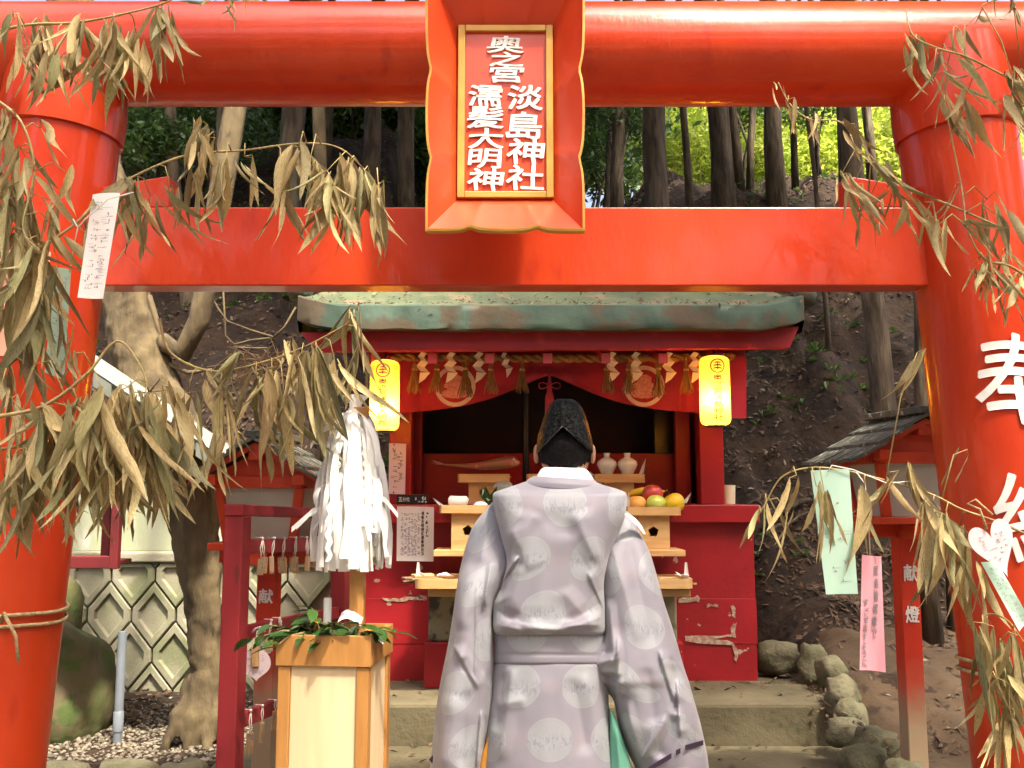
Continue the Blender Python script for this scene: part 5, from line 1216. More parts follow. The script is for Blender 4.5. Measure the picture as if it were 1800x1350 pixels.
def bamboo(label, path, nodes, r0=.0045, r1=.0016, seed=0, hook=None):
    r_ = random.Random(seed + 77); pts_ = [P(*p) for p in path]
    # smooth the path
    def cr(t):
        n = len(pts_) - 1; f = min(t * n, n - 1e-6); i = int(f); u = f - i
        p0, p1, p2, p3 = pts_[max(i - 1, 0)], pts_[i], pts_[i + 1], pts_[min(i + 2, n)]
        return .5 * ((2 * p1) + (p2 - p0) * u + (2 * p0 - 5 * p1 + 4 * p2 - p3) * u * u + (3 * p1 - p0 - 3 * p2 + p3) * u ** 3)
    m = 8 * len(pts_); sm = [cr(k / m) for k in range(m + 1)]
    t = thing('bamboo_branch', sm[0], label, 'branch', 'dry bamboo branches tied to the torii'); WI_ = WO[t].inverted()
    q = MB(); q.tube(sm, [lerp(r0, r1, k / m) * (1.25 if k % 7 == 0 else 1) for k in range(m + 1)], 7); q.build('stem', M_['twig'], t, smooth=True)
    Ym = sum(p[2] for p in path) / len(path)
    for nd in nodes:
        px, py, n, l0, l1 = nd[:5]; spread = nd[5] if len(nd) > 5 else .35; bias = nd[6] if len(nd) > 6 else 0.0; Y = nd[7] if len(nd) > 7 else Ym
        c_ = P(px, py, Y + r_.uniform(-.05, .05)); near = min(sm, key=lambda p: (p - c_).length)
        mid = near.lerp(c_, .5) + Vector((0, 0, min(.05, (near - c_).length * .35)))
        if (near - c_).length > .012:
            q = MB(); q.tube([near, mid, c_], [.0020, .0017, .0012], 5); q.build('twig', M_['twig'], t, smooth=True)
        for k in range(n):
            L = r_.uniform(l0, l1) * Y / F; d_ = Vector((r_.gauss(bias, spread), r_.gauss(0, spread * .8), -1)).normalized()
            st_ = c_ + Vector((r_.uniform(-.02, .02), r_.uniform(-.03, .03), r_.uniform(-.02, .015)))
            o = bpy.data.objects.new('leaf', BL[r_.randrange(36)]); link(o, t); o.location = WI_ @ st_
            qt = Vector((0, 0, -1)).rotation_difference(d_) @ Euler((0, 0, r_.uniform(0, 6.28))).to_quaternion(); o.rotation_mode = 'QUATERNION'; o.rotation_quaternion = qt
            ws = r_.uniform(.8, 1.25); o.scale = (L * ws, L * ws, L)
            if k % 3 == 0:
                q = MB(); q.tube([c_, st_, st_ + d_ * L * .08], .0010, 4, cap=False); q.build('petiole', M_['twig'], t)
    return t
bamboo('drooping dry bamboo branch in front of the left end of the top beam', [(-60, 70, 2.3), (40, 45, 2.28), (130, 40, 2.26), (215, 25, 2.26), (300, 0, 2.28), (330, -40, 2.3)],
       [(75, 40, 11, 100, 170, .22), (135, 30, 11, 90, 170, .3), (20, 25, 7, 60, 120, .35), (95, 90, 6, 80, 140, .2), (200, 35, 12, 90, 180, .25, -.1), (240, 60, 8, 80, 150, .35), (285, 15, 12, 80, 160, .25, .1), (190, 90, 5, 70, 120, .4), (30, 80, 4, 70, 120, .4), (125, 95, 6, 60, 110, .35, .3)], seed=1)
bamboo('short dry bamboo spray hanging over the top beam edge', [(480, -60, 2.35), (440, -20, 2.34), (400, -12, 2.33), (360, -10, 2.33)], [(400, -8, 5, 30, 60, .6), (380, -5, 3, 30, 55, .8, -.6), (430, -8, 4, 25, 55, .7, .3)], seed=2, r0=.003)
bamboo('dry bamboo branch with big leaves draped down the left pillar top', [(-60, 150, 2.25), (0, 180, 2.22), (40, 220, 2.2), (60, 300, 2.2), (40, 400, 2.18), (70, 440, 2.15)],
       [(15, 195, 8, 80, 150, .25), (35, 260, 7, 90, 160, .25), (70, 225, 3, 70, 110, .3, .5), (60, 290, 4, 90, 140, .3, .45), (15, 330, 8, 100, 170, .3), (40, 410, 8, 110, 190, .3), (75, 430, 8, 100, 190, .35, .2), (5, 450, 6, 100, 180, .3), (120, 305, 3, 60, 110, .12), (95, 400, 4, 80, 130, .4, .3)], seed=3)
bamboo('long dry bamboo branch reaching from the left pillar across the tie beam', [(-20, 470, 2.2), (60, 440, 2.25), (130, 395, 2.3), (200, 330, 2.36), (320, 275, 2.42), (430, 264, 2.44), (530, 252, 2.45), (600, 262, 2.45), (660, 320, 2.44)],
       [(235, 318, 8, 80, 150, .4), (205, 345, 3, 80, 120, .3, .3), (265, 345, 8, 80, 160, .25), (300, 330, 6, 70, 140, .35, .4), (350, 210, 5, 90, 150, .22), (365, 240, 5, 70, 120, .3), (395, 285, 9, 60, 140, .3), (430, 275, 5, 60, 110, .35, .5), (350, 300, 4, 60, 120, .3), (525, 258, 8, 70, 150, .3, -.2), (495, 330, 6, 80, 140, .3), (545, 280, 7, 80, 150, .3, .2), (575, 300, 10, 80, 170, .3), (612, 285, 14, 90, 190, .28), (640, 300, 8, 90, 160, .28), (665, 325, 5, 70, 140, .2), (600, 340, 7, 70, 150, .4, -.3), (160, 370, 4, 70, 120, .35, -.2)], seed=4)
bamboo('dense drooping dry bamboo branch across the left pillar middle', [(-60, 740, 2.0), (20, 728, 2.02), (80, 712, 2.05), (150, 660, 2.08), (205, 600, 2.1), (245, 640, 2.1), (262, 690, 2.1)],
       [(75, 715, 12, 90, 180, .55), (20, 700, 7, 80, 140, .5), (135, 700, 11, 120, 210, .3), (180, 690, 11, 130, 220, .25), (225, 680, 13, 140, 250, .2), (255, 690, 12, 130, 240, .22, .1), (30, 790, 9, 110, 190, .35), (90, 790, 8, 110, 180, .35), (300, 680, 6, 90, 160, .3, .3), (330, 735, 7, 80, 150, .25), (130, 620, 3, 60, 110, .5), (60, 640, 3, 70, 120, .6), (195, 760, 7, 110, 190, .3), (150, 790, 8, 110, 180, .3), (10, 860, 4, 90, 150, .3), (270, 780, 6, 90, 170, .3, .3)], seed=5, r0=.005)
bamboo('dim dry bamboo branch hanging between the leaning trunk and the roof', [(280, 560, 2.75), (300, 620, 2.75), (370, 652, 2.75), (450, 640, 2.74), (530, 612, 2.74), (600, 575, 2.72), (625, 555, 2.7)],
       [(370, 658, 5, 70, 120, .3), (400, 690, 5, 90, 150, .3), (450, 655, 6, 90, 150, .3, -.3), (478, 655, 6, 90, 160, .3), (505, 600, 7, 70, 120, .5), (530, 620, 8, 110, 200, .25), (558, 610, 7, 100, 200, .25, .2), (590, 640, 6, 90, 170, .3), (615, 545, 3, 90, 130, .2, -.5), (622, 545, 4, 90, 140, .15, .25), (420, 620, 5, 60, 110, .6), (385, 760, 5, 80, 140, .3), (460, 740, 4, 80, 140, .3), (640, 610, 4, 70, 130, .3), (330, 690, 5, 80, 150, .3), (500, 700, 5, 90, 150, .3)], seed=6)
bamboo('thick dry bamboo spray hanging down the outer side of the left pillar', [(-60, 260, 2.3), (-10, 300, 2.28), (30, 360, 2.26), (60, 450, 2.25), (50, 560, 2.22), (40, 640, 2.2)],
       [(5, 300, 7, 90, 160, .25), (45, 330, 7, 90, 170, .25), (85, 350, 5, 80, 150, .3), (30, 400, 8, 110, 190, .25), (90, 470, 7, 100, 180, .25), (60, 500, 8, 110, 190, .25), (15, 520, 8, 110, 190, .25), (50, 590, 7, 100, 170, .35), (110, 560, 4, 80, 140, .3, .2), (5, 640, 6, 90, 160, .4)], seed=14)
bamboo('dry bamboo spray trailing under the dense branch on the left pillar', [(-60, 800, 2.1), (0, 790, 2.12), (60, 780, 2.14), (130, 770, 2.16), (200, 760, 2.18), (260, 770, 2.2)],
       [(20, 800, 8, 100, 180, .3), (70, 790, 8, 110, 190, .3), (120, 780, 8, 110, 180, .25), (170, 770, 8, 110, 190, .25), (220, 770, 7, 110, 190, .25), (260, 775, 6, 90, 170, .25, .2), (290, 740, 5, 90, 150, .3, .2)], seed=15)
ns_ = thing('straw_nest', P(455, 650, 2.78), 'tangle of thin brown straw caught on the bamboo branch', 'straw')
for k in range(46):
    c_ = P(450 + R.gauss(0, 36), 645 + R.gauss(0, 16), 2.78 + R.uniform(-.05, .05)); d_ = Vector((R.gauss(0, 1), R.gauss(0, .5), R.gauss(0, .45))).normalized() * R.uniform(.03, .09)
    q = MB(); q.tube([c_ - d_, c_ + Vector((0, 0, R.uniform(-.012, .02))), c_ + d_], .0011, 4, cap=False); q.build('straw', M_['stick'], ns_)
bamboo('sparse dry bamboo branch over the right end of the top beam', [(1840, 170, 2.35), (1760, 130, 2.35), (1700, 100, 2.35), (1650, 85, 2.35), (1605, 62, 2.36), (1592, 15, 2.38)],
       [(1600, 60, 5, 60, 110, .35), (1612, 75, 3, 50, 90, .4, .5), (1655, 85, 4, 55, 95, .3, .4), (1680, 45, 2, 70, 95, .2, .45), (1700, 45, 2, 60, 90, .4, .6), (1665, 115, 5, 60, 130, .35, .4), (1700, 165, 3, 60, 110, .3), (1770, 125, 5, 60, 120, .3, .2), (1780, 165, 7, 70, 140, .3), (1640, 130, 3, 50, 90, .4, .5)], seed=7, r0=.003)
bamboo('dry bamboo spray with pale leaves at the upper right corner', [(1840, -30, 2.3), (1790, -10, 2.3), (1750, 0, 2.3), (1725, 10, 2.3)], [(1780, -5, 4, 40, 80, .35, -.1), (1730, -10, 3, 25, 50, .4), (1795, 120, 5, 60, 110, .3), (1800, 200, 4, 60, 110, .3)], seed=8, r0=.003)
bamboo('thin dry bamboo branch dangling past the right pillar towards the forest', [(1760, 400, 2.4), (1680, 365, 2.42), (1600, 330, 2.44), (1540, 285, 2.45), (1500, 235, 2.46), (1470, 212, 2.46), (1425, 210, 2.47), (1390, 185, 2.48), (1368, 145, 2.48)],
       [(1368, 150, 3, 25, 55, .5), (1385, 175, 3, 55, 80, .2, .4), (1420, 212, 4, 45, 80, .3), (1482, 218, 4, 70, 110, .15, .2), (1545, 283, 6, 70, 130, .3, .5), (1478, 308, 6, 70, 150, .25, .1), (1500, 325, 5, 70, 120, .3, .5), (1530, 345, 5, 60, 110, .3), (1600, 350, 6, 60, 110, .3, .3), (1625, 355, 5, 60, 110, .25), (1560, 330, 4, 50, 90, .5)], seed=9, r0=.003)
bamboo('dry bamboo branch with olive leaves tied high on the right pillar', [(1850, 520, 2.4), (1780, 470, 2.4), (1730, 455, 2.4), (1700, 400, 2.4), (1690, 330, 2.42), (1660, 180, 2.42)],
       [(1700, 388, 5, 60, 110, .5, .6), (1735, 350, 4, 70, 120, .3, .6), (1720, 455, 8, 50, 110, .6), (1765, 440, 6, 70, 130, .4), (1650, 395, 4, 60, 110, .35), (1790, 480, 5, 60, 120, .4), (1755, 380, 4, 70, 120, .3, .4), (1662, 170, 5, 70, 140, .2, .35), (1740, 470, 4, 70, 110, .4, .3), (1680, 330, 3, 60, 90, .3, -.5)], seed=10, r0=.004)
bamboo('long dry bamboo branch with paper strips across the right post lantern', [(1850, 960, 2.35), (1760, 920, 2.38), (1690, 895, 2.4), (1640, 870, 2.42), (1570, 848, 2.44), (1490, 828, 2.45), (1425, 822, 2.45), (1375, 838, 2.46), (1345, 885, 2.47), (1322, 925, 2.47)],
       [(1338, 900, 2, 60, 90, .2, -.7), (1347, 880, 3, 60, 110, .2, .15), (1400, 835, 2, 70, 110, .15, -.3), (1385, 900, 3, 70, 120, .2), (1435, 855, 3, 60, 90, .15, -.05, 2.40), (1450, 870, 5, 90, 140, .15, .05, 2.40), (1565, 830, 4, 70, 120, .35), (1600, 815, 5, 70, 130, .3, .2), (1640, 885, 6, 80, 160, .25), (1662, 905, 7, 100, 190, .2), (1685, 930, 6, 110, 180, .2), (1655, 895, 4, 70, 120, .4, .6), (1520, 860, 3, 80, 160, .15, .25), (1700, 790, 2, 50, 80, .2, -.4), (1612, 620, 3, 60, 100, .2, -.2), (1715, 985, 4, 70, 120, .3, .3)], seed=11, r0=.003)
bamboo('dry bamboo tuft tied low on the right torii pillar', [(1775, 1420, 2.35), (1765, 1320, 2.35), (1745, 1200, 2.35), (1728, 1110, 2.36), (1735, 1080, 2.36), (1770, 1090, 2.36), (1800, 1130, 2.36)],
       [(1728, 1095, 5, 140, 230, .12), (1755, 1130, 5, 110, 200, .2), (1785, 1120, 6, 100, 200, .25), (1800, 1180, 6, 100, 180, .3), (1750, 1190, 4, 90, 160, .25, .2), (1770, 1240, 5, 90, 150, .3)], seed=12)

# ------------------------------------------------------------------ paper strips tied to the bamboo
def strip(corners, Y, mt, label, bend, text=None, seed=0, dy=(0, 0, 0, 0), ink='ink_pale', cord=None, fill=.6):
    t, fn = sheet('paper_strip', corners, Y, mt, label, 'paper strip', bend=bend, dy=dy)
    if text:
        for i, (tx, u0, v0, sz) in enumerate(text):
            q = MB()
            for k, ch in enumerate(tx):
                q = MB(); v1 = v0 - k * sz; letters(q, ch, lambda u, v, w=0: fn(u0 + .22 * u + .03 * math.sin(k), v1 - sz * .8 * (1 - v), .0015), bold=.004)
                q.build('handwritten_character', M_[ink], t)
    else:
        q = MB(); scribble(q, lambda u, v: fn(.12 + .76 * u, .06 + .86 * v, .0015), 30, 2, seed=seed, th=.07, fill=fill); q.build('handwriting', M_[ink], t, kind='stuff')
    if cord:
        q = MB(); q.tube([P(*p) for p in cord], .0017, 5); q.build('cord', M_['cord'], t, smooth=True)
    return t
strip([(163, 342), (211, 339), (181, 525), (136, 523)], 2.20, 'paper', 'white paper strip with faint writing hanging before the left pillar', .006, seed=3, dy=(.03, .03, -.02, -.02), cord=[(235, 338, 2.22), (190, 350, 2.19), (150, 385, 2.2), (137, 400, 2.2), (128, 385, 2.21)])
strip([(97, 470), (125, 474), (113, 668), (78, 655)], 2.42, 'paper_mint', 'narrow mint green paper strip hanging against the left pillar', .008, seed=7, cord=[(122, 480, 2.41), (130, 430, 2.4), (138, 395, 2.38)])
strip([(1425, 827), (1493, 824), (1508, 1044), (1452, 1045)], 2.44, 'paper_mint', 'wide mint green paper strip tied to the right bamboo branch', .004, seed=11, fill=.16, cord=[(1455, 830, 2.43), (1462, 818, 2.43), (1500, 826, 2.43), (1560, 850, 2.43), (1610, 845, 2.43)])
strip([(1515, 975), (1549, 978), (1557, 1182), (1511, 1178)], 2.46, 'paper_pink', 'pink paper strip with handwriting beside the right lantern post', .012, text=[('家族皆健康で', .52, .92, .11), ('すごせますように', .10, .62, .075)], ink='ink_pale', cord=[(1530, 985, 2.455), (1526, 900, 2.45), (1520, 850, 2.44), (1505, 830, 2.44)])
strip([(1724, 988), (1752, 986), (1812, 1092), (1792, 1110)], 2.33, 'paper_mint', 'pale green paper strip slanting below the heart card on right pillar', .006, seed=21)
heart_card(P(1748, 958, 2.33), .064, 'pale pink heart card tied to bamboo before the right pillar', 'paper_pale', tilt=-.35, dimp=1.3)
q = MB(); q.tube([P(1735, 930, 2.325), P(1722, 895, 2.33), (P(1700, 885, 2.34)), P(1715, 878, 2.34), P(1745, 905, 2.325)], .003, 6); tag(q.build('card_cord', M_['rope'], smooth=True), 'twisted beige cord holding the right heart card', 'cord')
# salmon sheet pasted round the left pillar
t = thing('pasted_sheet', P(20, 530, TY - PR), 'large plain salmon paper sheet pasted round the left pillar', 'sheet')
za, zb_ = P(30, 440, TY - PR).z, P(30, 626, TY - PR).z
M_['salmon'] = mat('salmon_paper', (.74, .36, .25), (.70, .32, .22), rough=.5, ns=4)
def salm(u, v):
    z = lerp(zb_, za, v); c_ = pil(-1, z); a = lerp(-1.0, .55, u); r_ = PR * 1.02 + .003; return c_ + Vector((r_ * math.sin(a), -r_ * math.cos(a), 0))
q = MB(); q.grid(salm, 20, 4); q.build('paper', M_['salmon'], t, smooth=True)
0 and scribble(MB(), lambda u, v: salm(.80 + .15 * u, .1 + .8 * v) + Vector((0, -.0016, 0)), 9, 1, seed=31, th=.12, fill=.6)

# ------------------------------------------------------------------ the person in ceremonial robe
PYc = 2.88
def robe_mat():
    m = bpy.data.materials.new('crane_medallion_robe'); m.use_nodes = True; nt = m.node_tree; N = nt.nodes; L = nt.links; N.clear()
    out = N.new('ShaderNodeOutputMaterial'); b = N.new('ShaderNodeBsdfPrincipled'); L.new(b.outputs[0], out.inputs[0])
    uv = N.new('ShaderNodeTexCoord'); sp = N.new('ShaderNodeSeparateXYZ'); L.new(uv.outputs['UV'], sp.inputs[0])
    def mt(op, a, b_=None, c_=None):
        n = N.new('ShaderNodeMath'); n.operation = op
        for i, v in enumerate((a, b_, c_)):
            if v is None: continue
            if isinstance(v, (int, float)): n.inputs[i].default_value = v
            else: L.new(v, n.inputs[i])
        return n.outputs[0]
    PX, PYv = .190, .158
    def lattice(px, py, offu, offv):
        vv = mt('DIVIDE', mt('ADD', sp.outputs['Y'], offv), py); row = mt('FLOOR', vv); odd = mt('MODULO', mt('ABSOLUTE', row), 2.0)
        uu = mt('ADD', mt('DIVIDE', mt('ADD', sp.outputs['X'], offu), px), mt('MULTIPLY', odd, .5))
        du = mt('MULTIPLY', mt('SUBTRACT', mt('FRACT', uu), .5), px); dv = mt('MULTIPLY', mt('SUBTRACT', mt('FRACT', vv), .5), py)
        return du, dv
    def ramp(x, a, z):
        r = N.new('ShaderNodeMapRange'); r.interpolation_type = 'SMOOTHSTEP'; r.inputs['From Min'].default_value = a; r.inputs['From Max'].default_value = z; L.new(x, r.inputs['Value']); return r.outputs[0]
    def mix(f, a, b_):
        x = N.new('ShaderNodeMix'); x.data_type = 'RGBA'; L.new(f, x.inputs['Factor'])
        for v, s in ((a, x.inputs['A']), (b_, x.inputs['B'])):
            if isinstance(v, tuple): s.default_value = (*v, 1)
            else: L.new(v, s)
        return x.outputs['Result']
    du, dv = lattice(PX, PYv, .0, .0)
    dist = mt('SQRT', mt('ADD', mt('MULTIPLY', du, du), mt('MULTIPLY', dv, dv)))
    disc = ramp(dist, .0665, .0640)
    no = N.new('ShaderNodeTexNoise'); no.inputs['Scale'].default_value = 95; no.inputs['Detail'].default_value = 3; L.new(uv.outputs['UV'], no.inputs['Vector'])
    mp = N.new('ShaderNodeMapping'); mp.inputs['Scale'].default_value = (1.0, .35, 1); mp.inputs['Rotation'].default_value = (0, 0, .5); L.new(uv.outputs['UV'], mp.inputs[0])
    wv = N.new('ShaderNodeTexNoise'); wv.inputs['Scale'].default_value = 120; wv.inputs['Detail'].default_value = 2; wv.inputs['Distortion'].default_value = 1.2; L.new(mp.outputs[0], wv.inputs['Vector'])
    band = ramp(mt('ABSOLUTE', mt('ADD', dv, mt('MULTIPLY', no.outputs['Fac'], .012))), .030, .008)
    feath = mt('MULTIPLY', ramp(wv.outputs['Fac'], .50, .60), mt('ADD', mt('MULTIPLY', band, .85), .10))
    ringl = ramp(mt('ABSOLUTE', mt('SUBTRACT', dist, .058)), .003, .0015)
    # faint pink motifs between the medallions
    du2, dv2 = lattice(PX, PYv, PX * .5, PYv * .0)
    d2 = mt('SQRT', mt('ADD', mt('MULTIPLY', du2, du2), mt('MULTIPLY', mt('MULTIPLY', dv2, dv2), 2.0)))
    pink = mt('MULTIPLY', ramp(mt('ADD', d2, mt('MULTIPLY', mt('SUBTRACT', no.outputs['Fac'], .5), .05)), .040, .022), .42)
    n3 = N.new('ShaderNodeTexNoise'); n3.inputs['Scale'].default_value = 5; L.new(uv.outputs['UV'], n3.inputs['Vector'])
    base = mix(ramp(n3.outputs['Fac'], .35, .65), (.228, .216, .258), (.244, .230, .266))
    base = mix(pink, base, (.268, .224, .248))
    med = mix(feath, (.288, .294, .318), (.216, .216, .254))
    med = mix(mt('MULTIPLY', ringl, .35), med, (.265, .265, .288))
    col = mix(disc, base, med)
    L.new(col, b.inputs['Base Color']); b.inputs['Roughness'].default_value = .55; b.inputs['Specular IOR Level'].default_value = .35; b.inputs['Sheen Weight'].default_value = .25
    tw = N.new('ShaderNodeTexNoise'); tw.inputs['Scale'].default_value = 900; L.new(uv.outputs['UV'], tw.inputs['Vector'])
    bu = N.new('ShaderNodeBump'); bu.inputs['Strength'].default_value = .12; bu.inputs['Distance'].default_value = .002; L.new(tw.outputs['Fac'], bu.inputs['Height']); L.new(bu.outputs[0], b.inputs['Normal'])
    return m
M_['robe'] = robe_mat()
per = thing('person', ((975 - 900) / F * PYc, PYc, 0), 'person from behind in pale lilac medallion robe and black lacquered hat, head bowed', 'person')

def rows_interp(rows, n):
    ys = [r_[0] for r_ in rows]; out = []
    for k in range(n + 1):
        y = lerp(ys[0], ys[-1], k / n); i = 0
        while i < len(rows) - 2 and ys[i + 1] < y: i += 1
        t = (y - ys[i]) / (ys[i + 1] - ys[i]); n_r = len(rows)
        a0, a1, a2, a3 = rows[max(i - 1, 0)], rows[i], rows[i + 1], rows[min(i + 2, n_r - 1)]
        o = [y]
        for j in range(1, len(rows[0])):
            # monotone-ish cubic: limited tangents
            d1 = a2[j] - a1[j]; h1 = a2[0] - a1[0]
            s0 = (a1[j] - a0[j]) / (a1[0] - a0[0]) if a1[0] != a0[0] else d1 / h1; s1 = d1 / h1; s2 = (a3[j] - a2[j]) / (a3[0] - a2[0]) if a3[0] != a2[0] else s1
            m1 = 0 if s0 * s1 <= 0 else 2 * s0 * s1 / (s0 + s1); m2 = 0 if s1 * s2 <= 0 else 2 * s1 * s2 / (s1 + s2)
            h00 = 2 * t ** 3 - 3 * t * t + 1; h10 = t ** 3 - 2 * t * t + t; h01 = -2 * t ** 3 + 3 * t * t; h11 = t ** 3 - t * t
            o.append(h00 * a1[j] + h10 * h1 * m1 + h01 * a2[j] + h11 * h1 * m2)
        out.append(o)
    return out
def seg_d(px, py, f):
    x0, y0, x1, y1 = f[:4]; dx, dy = x1 - x0, y1 - y0; L2 = dx * dx + dy * dy; t = ((px - x0) * dx + (py - y0) * dy) / L2
    tc_ = min(1, max(0, t)); ex, ey = px - (x0 + dx * tc_), py - (y0 + dy * tc_); sd = ((px - x0) * dy - (py - y0) * dx) / math.sqrt(L2)
    return t, math.hypot(ex, ey), sd
def soften(o):
    m = o.modifiers.new('soften', 'SMOOTH'); m.factor = .5; m.iterations = 3
FD = 1.25
def garment(name, rows, nr, nu, folds, mt_, flat=.75, uoff=0, voff=0, wrin=.002, seed=0, caps=(True, True), uvscale=600.0, slant=0.0):
    rr_ = rows_interp(rows, nr); q = MB(); uvs = []
    for (py, l, r_, Yc, Ry) in rr_:
        cx_, hw2 = (l + r_) / 2, (r_ - l) / 2; prev = None; ring_ = []; acc = 0
        for k in range(nu):
            th = 2 * math.pi * k / nu - math.pi / 2     # start at the far side
            c_, s_ = math.cos(th), math.sin(th)
            ex = math.copysign(abs(c_) ** flat, c_); ey = math.copysign(abs(s_) ** flat, s_)
            px = cx_ + hw2 * ex; Y = Yc - Ry * ey
            fr = max(0, s_) ** .5
            d_ = 0
            if fr > 0:
                for f in folds:
                    t, dist, sd = seg_d(px, py, f); w, dep = f[4], f[5]
                    if dist > 4 * w: continue
                    fade = sstep(-.12, .12, t) * sstep(1.12, .88, t)
                    if len(f) > 6 and f[6] == 's':      # sharp-sided overlap: high on one side, dropping on the other
                        d_ += FD * dep * fade * (max(0, 1 - sd / (2.6 * w)) ** 1.6 if sd > 0 else max(0, 1 + sd / (w * .35)))
                    else: d_ += FD * dep * fade * max(0, 1 - dist / (1.9 * w)) ** 1.35
            wv = wrin * (noise.noise(Vector((px * .018 + seed, py * .010, seed * 1.7))) + .5 * noise.noise(Vector((px * .05, py * .022 + seed, 3.3))))
            p = P(px, py + slant * (px - cx_), Y - d_ * fr - wv)
            ring_.append(p)
        q.v += ring_
        # arc length from the near side (th = +90deg)
        kc = nu // 2; al = [0] * nu
        a = 0
        for k in range(kc + 1, nu): a += (ring_[k] - ring_[k - 1]).length; al[k] = -a
        a = 0
        for k in range(kc - 1, -1, -1): a += (ring_[k] - ring_[k + 1]).length; al[k] = a
        for k in range(nu): uvs.append((-(al[k]) + (cx_ - 975) / uvscale + uoff, -py / uvscale + voff))
    for j in range(nr):
        for k in range(nu):
            k2 = (k + 1) % nu; q.f.append((j * nu + k, j * nu + k2, (j + 1) * nu + k2, (j + 1) * nu + k))
    if caps[0]: q.f.append(tuple(range(nu - 1, -1, -1)))
    if caps[1]: q.f.append(tuple(nr * nu + k for k in range(nu)))
    return q, uvs

body_rows = [(846, 925, 1044, 2.90, .05), (853, 905, 1062, 2.895, .075), (861, 880, 1090, 2.89, .100), (866, 868, 1100, 2.885, .115), (872, 866, 1102, 2.88, .122), (900, 870, 1100, 2.88, .138), (940, 880, 1086, 2.88, .145), (990, 890, 1068, 2.885, .155), (1030, 880, 1062, 2.885, .160), (1070, 866, 1064, 2.885, .165), (1100, 866, 1065, 2.885, .172), (1112, 869, 1063, 2.885, .168), (1119, 876, 1057, 2.885, .140)]
bf = [(868, 1042, 908, 982, 10, .034, 's'), (893, 1075, 915, 1000, 12, .010), (1010, 905, 1048, 985, 10, .010), (940, 905, 905, 960, 12, .008), (925, 1105, 990, 1108, 5, .008), (1000, 1100, 1055, 1098, 5, .009), (870, 1098, 915, 1108, 5, .010), (895, 995, 850, 1050, 9, .012), (1000, 940, 1060, 1030, 20, .012), (1030, 900, 1062, 1010, 14, .012), (900, 930, 930, 1000, 22, .010), (880, 1090, 960, 1105, 9, .012), (870, 1072, 930, 1098, 8, -.010), (1060, 1085, 985, 1106, 9, .012), (1055, 1060, 1000, 1095, 9, -.008),
      (915, 900, 880, 975, 14, .010), (975, 900, 1035, 1000, 16, -.008), (880, 1060, 900, 1090, 12, -.012), (960, 930, 945, 1080, 26, .006), (1035, 1010, 1062, 1070, 10, .012, 's'), (990, 1040, 1040, 1095, 12, .007)]
q, uv = garment('robe_back', body_rows, 150, 200, bf, M_['robe'], flat=.56, uoff=.095, voff=1.478 + .079, wrin=.004, seed=2)
robe = q.build('robe_back', M_['robe'], per, smooth=True, uv=uv)
soften(robe)
belt_rows = [(1113, 872, 1061, 2.885, .148), (1117, 869, 1064, 2.885, .153), (1140, 869, 1064, 2.885, .154), (1164, 868, 1065, 2.885, .155), (1168, 871, 1062, 2.885, .150)]
q, uv = garment('belt', belt_rows, 24, 110, [(868, 1150, 1066, 1152, 3, -.003)], M_['robe'], flat=.72, uoff=.04, voff=.03, wrin=.001, seed=4)
q.build('belt', M_['robe'], per, smooth=True, uv=uv)
skirt_rows = [(1160, 874, 1060, 2.885, .140), (1170, 868, 1066, 2.885, .152), (1200, 864, 1068, 2.885, .158), (1260, 858, 1072, 2.885, .166), (1350, 848, 1082, 2.885, .176), (1450, 838, 1092, 2.89, .185), (1540, 834, 1098, 2.89, .19)]
sf = [(900, 1180, 880, 1330, 12, .012), (888, 1185, 872, 1280, 8, -.016), (1030, 1190, 1062, 1320, 16, .012), (1010, 1200, 1030, 1320, 14, -.010), (960, 1200, 955, 1450, 30, .006), (875, 1240, 920, 1230, 10, .008)]
q, uv = garment('robe_skirt', skirt_rows, 130, 180, sf, M_['robe'], flat=.74, uoff=.02, voff=2.01 + .079, wrin=.004, seed=6)
soften(q.build('robe_skirt', M_['robe'], per, smooth=True, uv=uv))
lsl = [(882, 866, 886, 2.97, .03), (900, 850, 896, 2.965, .055), (930, 829, 912, 2.95, .085), (985, 812, 908, 2.925, .115), (1030, 803, 885, 2.90, .13), (1080, 796, 866, 2.895, .14), (1130, 788, 868, 2.895, .15), (1200, 774, 868, 2.90, .16), (1270, 763, 862, 2.91, .17), (1330, 758, 852, 2.92, .18), (1400, 752, 846, 2.93, .185), (1450, 752, 842, 2.93, .185)]
lf = [(862, 990, 850, 1062, 7, .022, 's'), (855, 1060, 866, 1180, 8, .014), (846, 1055, 846, 1190, 7, -.012), (838, 1040, 836, 1200, 9, .010, 's'), (800, 1140, 838, 1205, 9, .016, 's'), (812, 1160, 842, 1200, 7, -.010), (825, 1000, 805, 1100, 16, .010), (845, 1255, 838, 1345, 6, .022, 's'), (852, 1260, 850, 1320, 7, -.018), (790, 1230, 775, 1345, 18, .008), (862, 900, 845, 985, 12, .010), (820, 1220, 812, 1345, 12, -.008), (866, 1150, 868, 1240, 6, .012)]
q, uv = garment('sleeve', lsl, 210, 180, lf, M_['robe'], flat=.80, uoff=.03, voff=.055, wrin=.009, seed=9)
slL = q.build('sleeve', M_['robe'], per, smooth=True, uv=uv)
soften(slL)
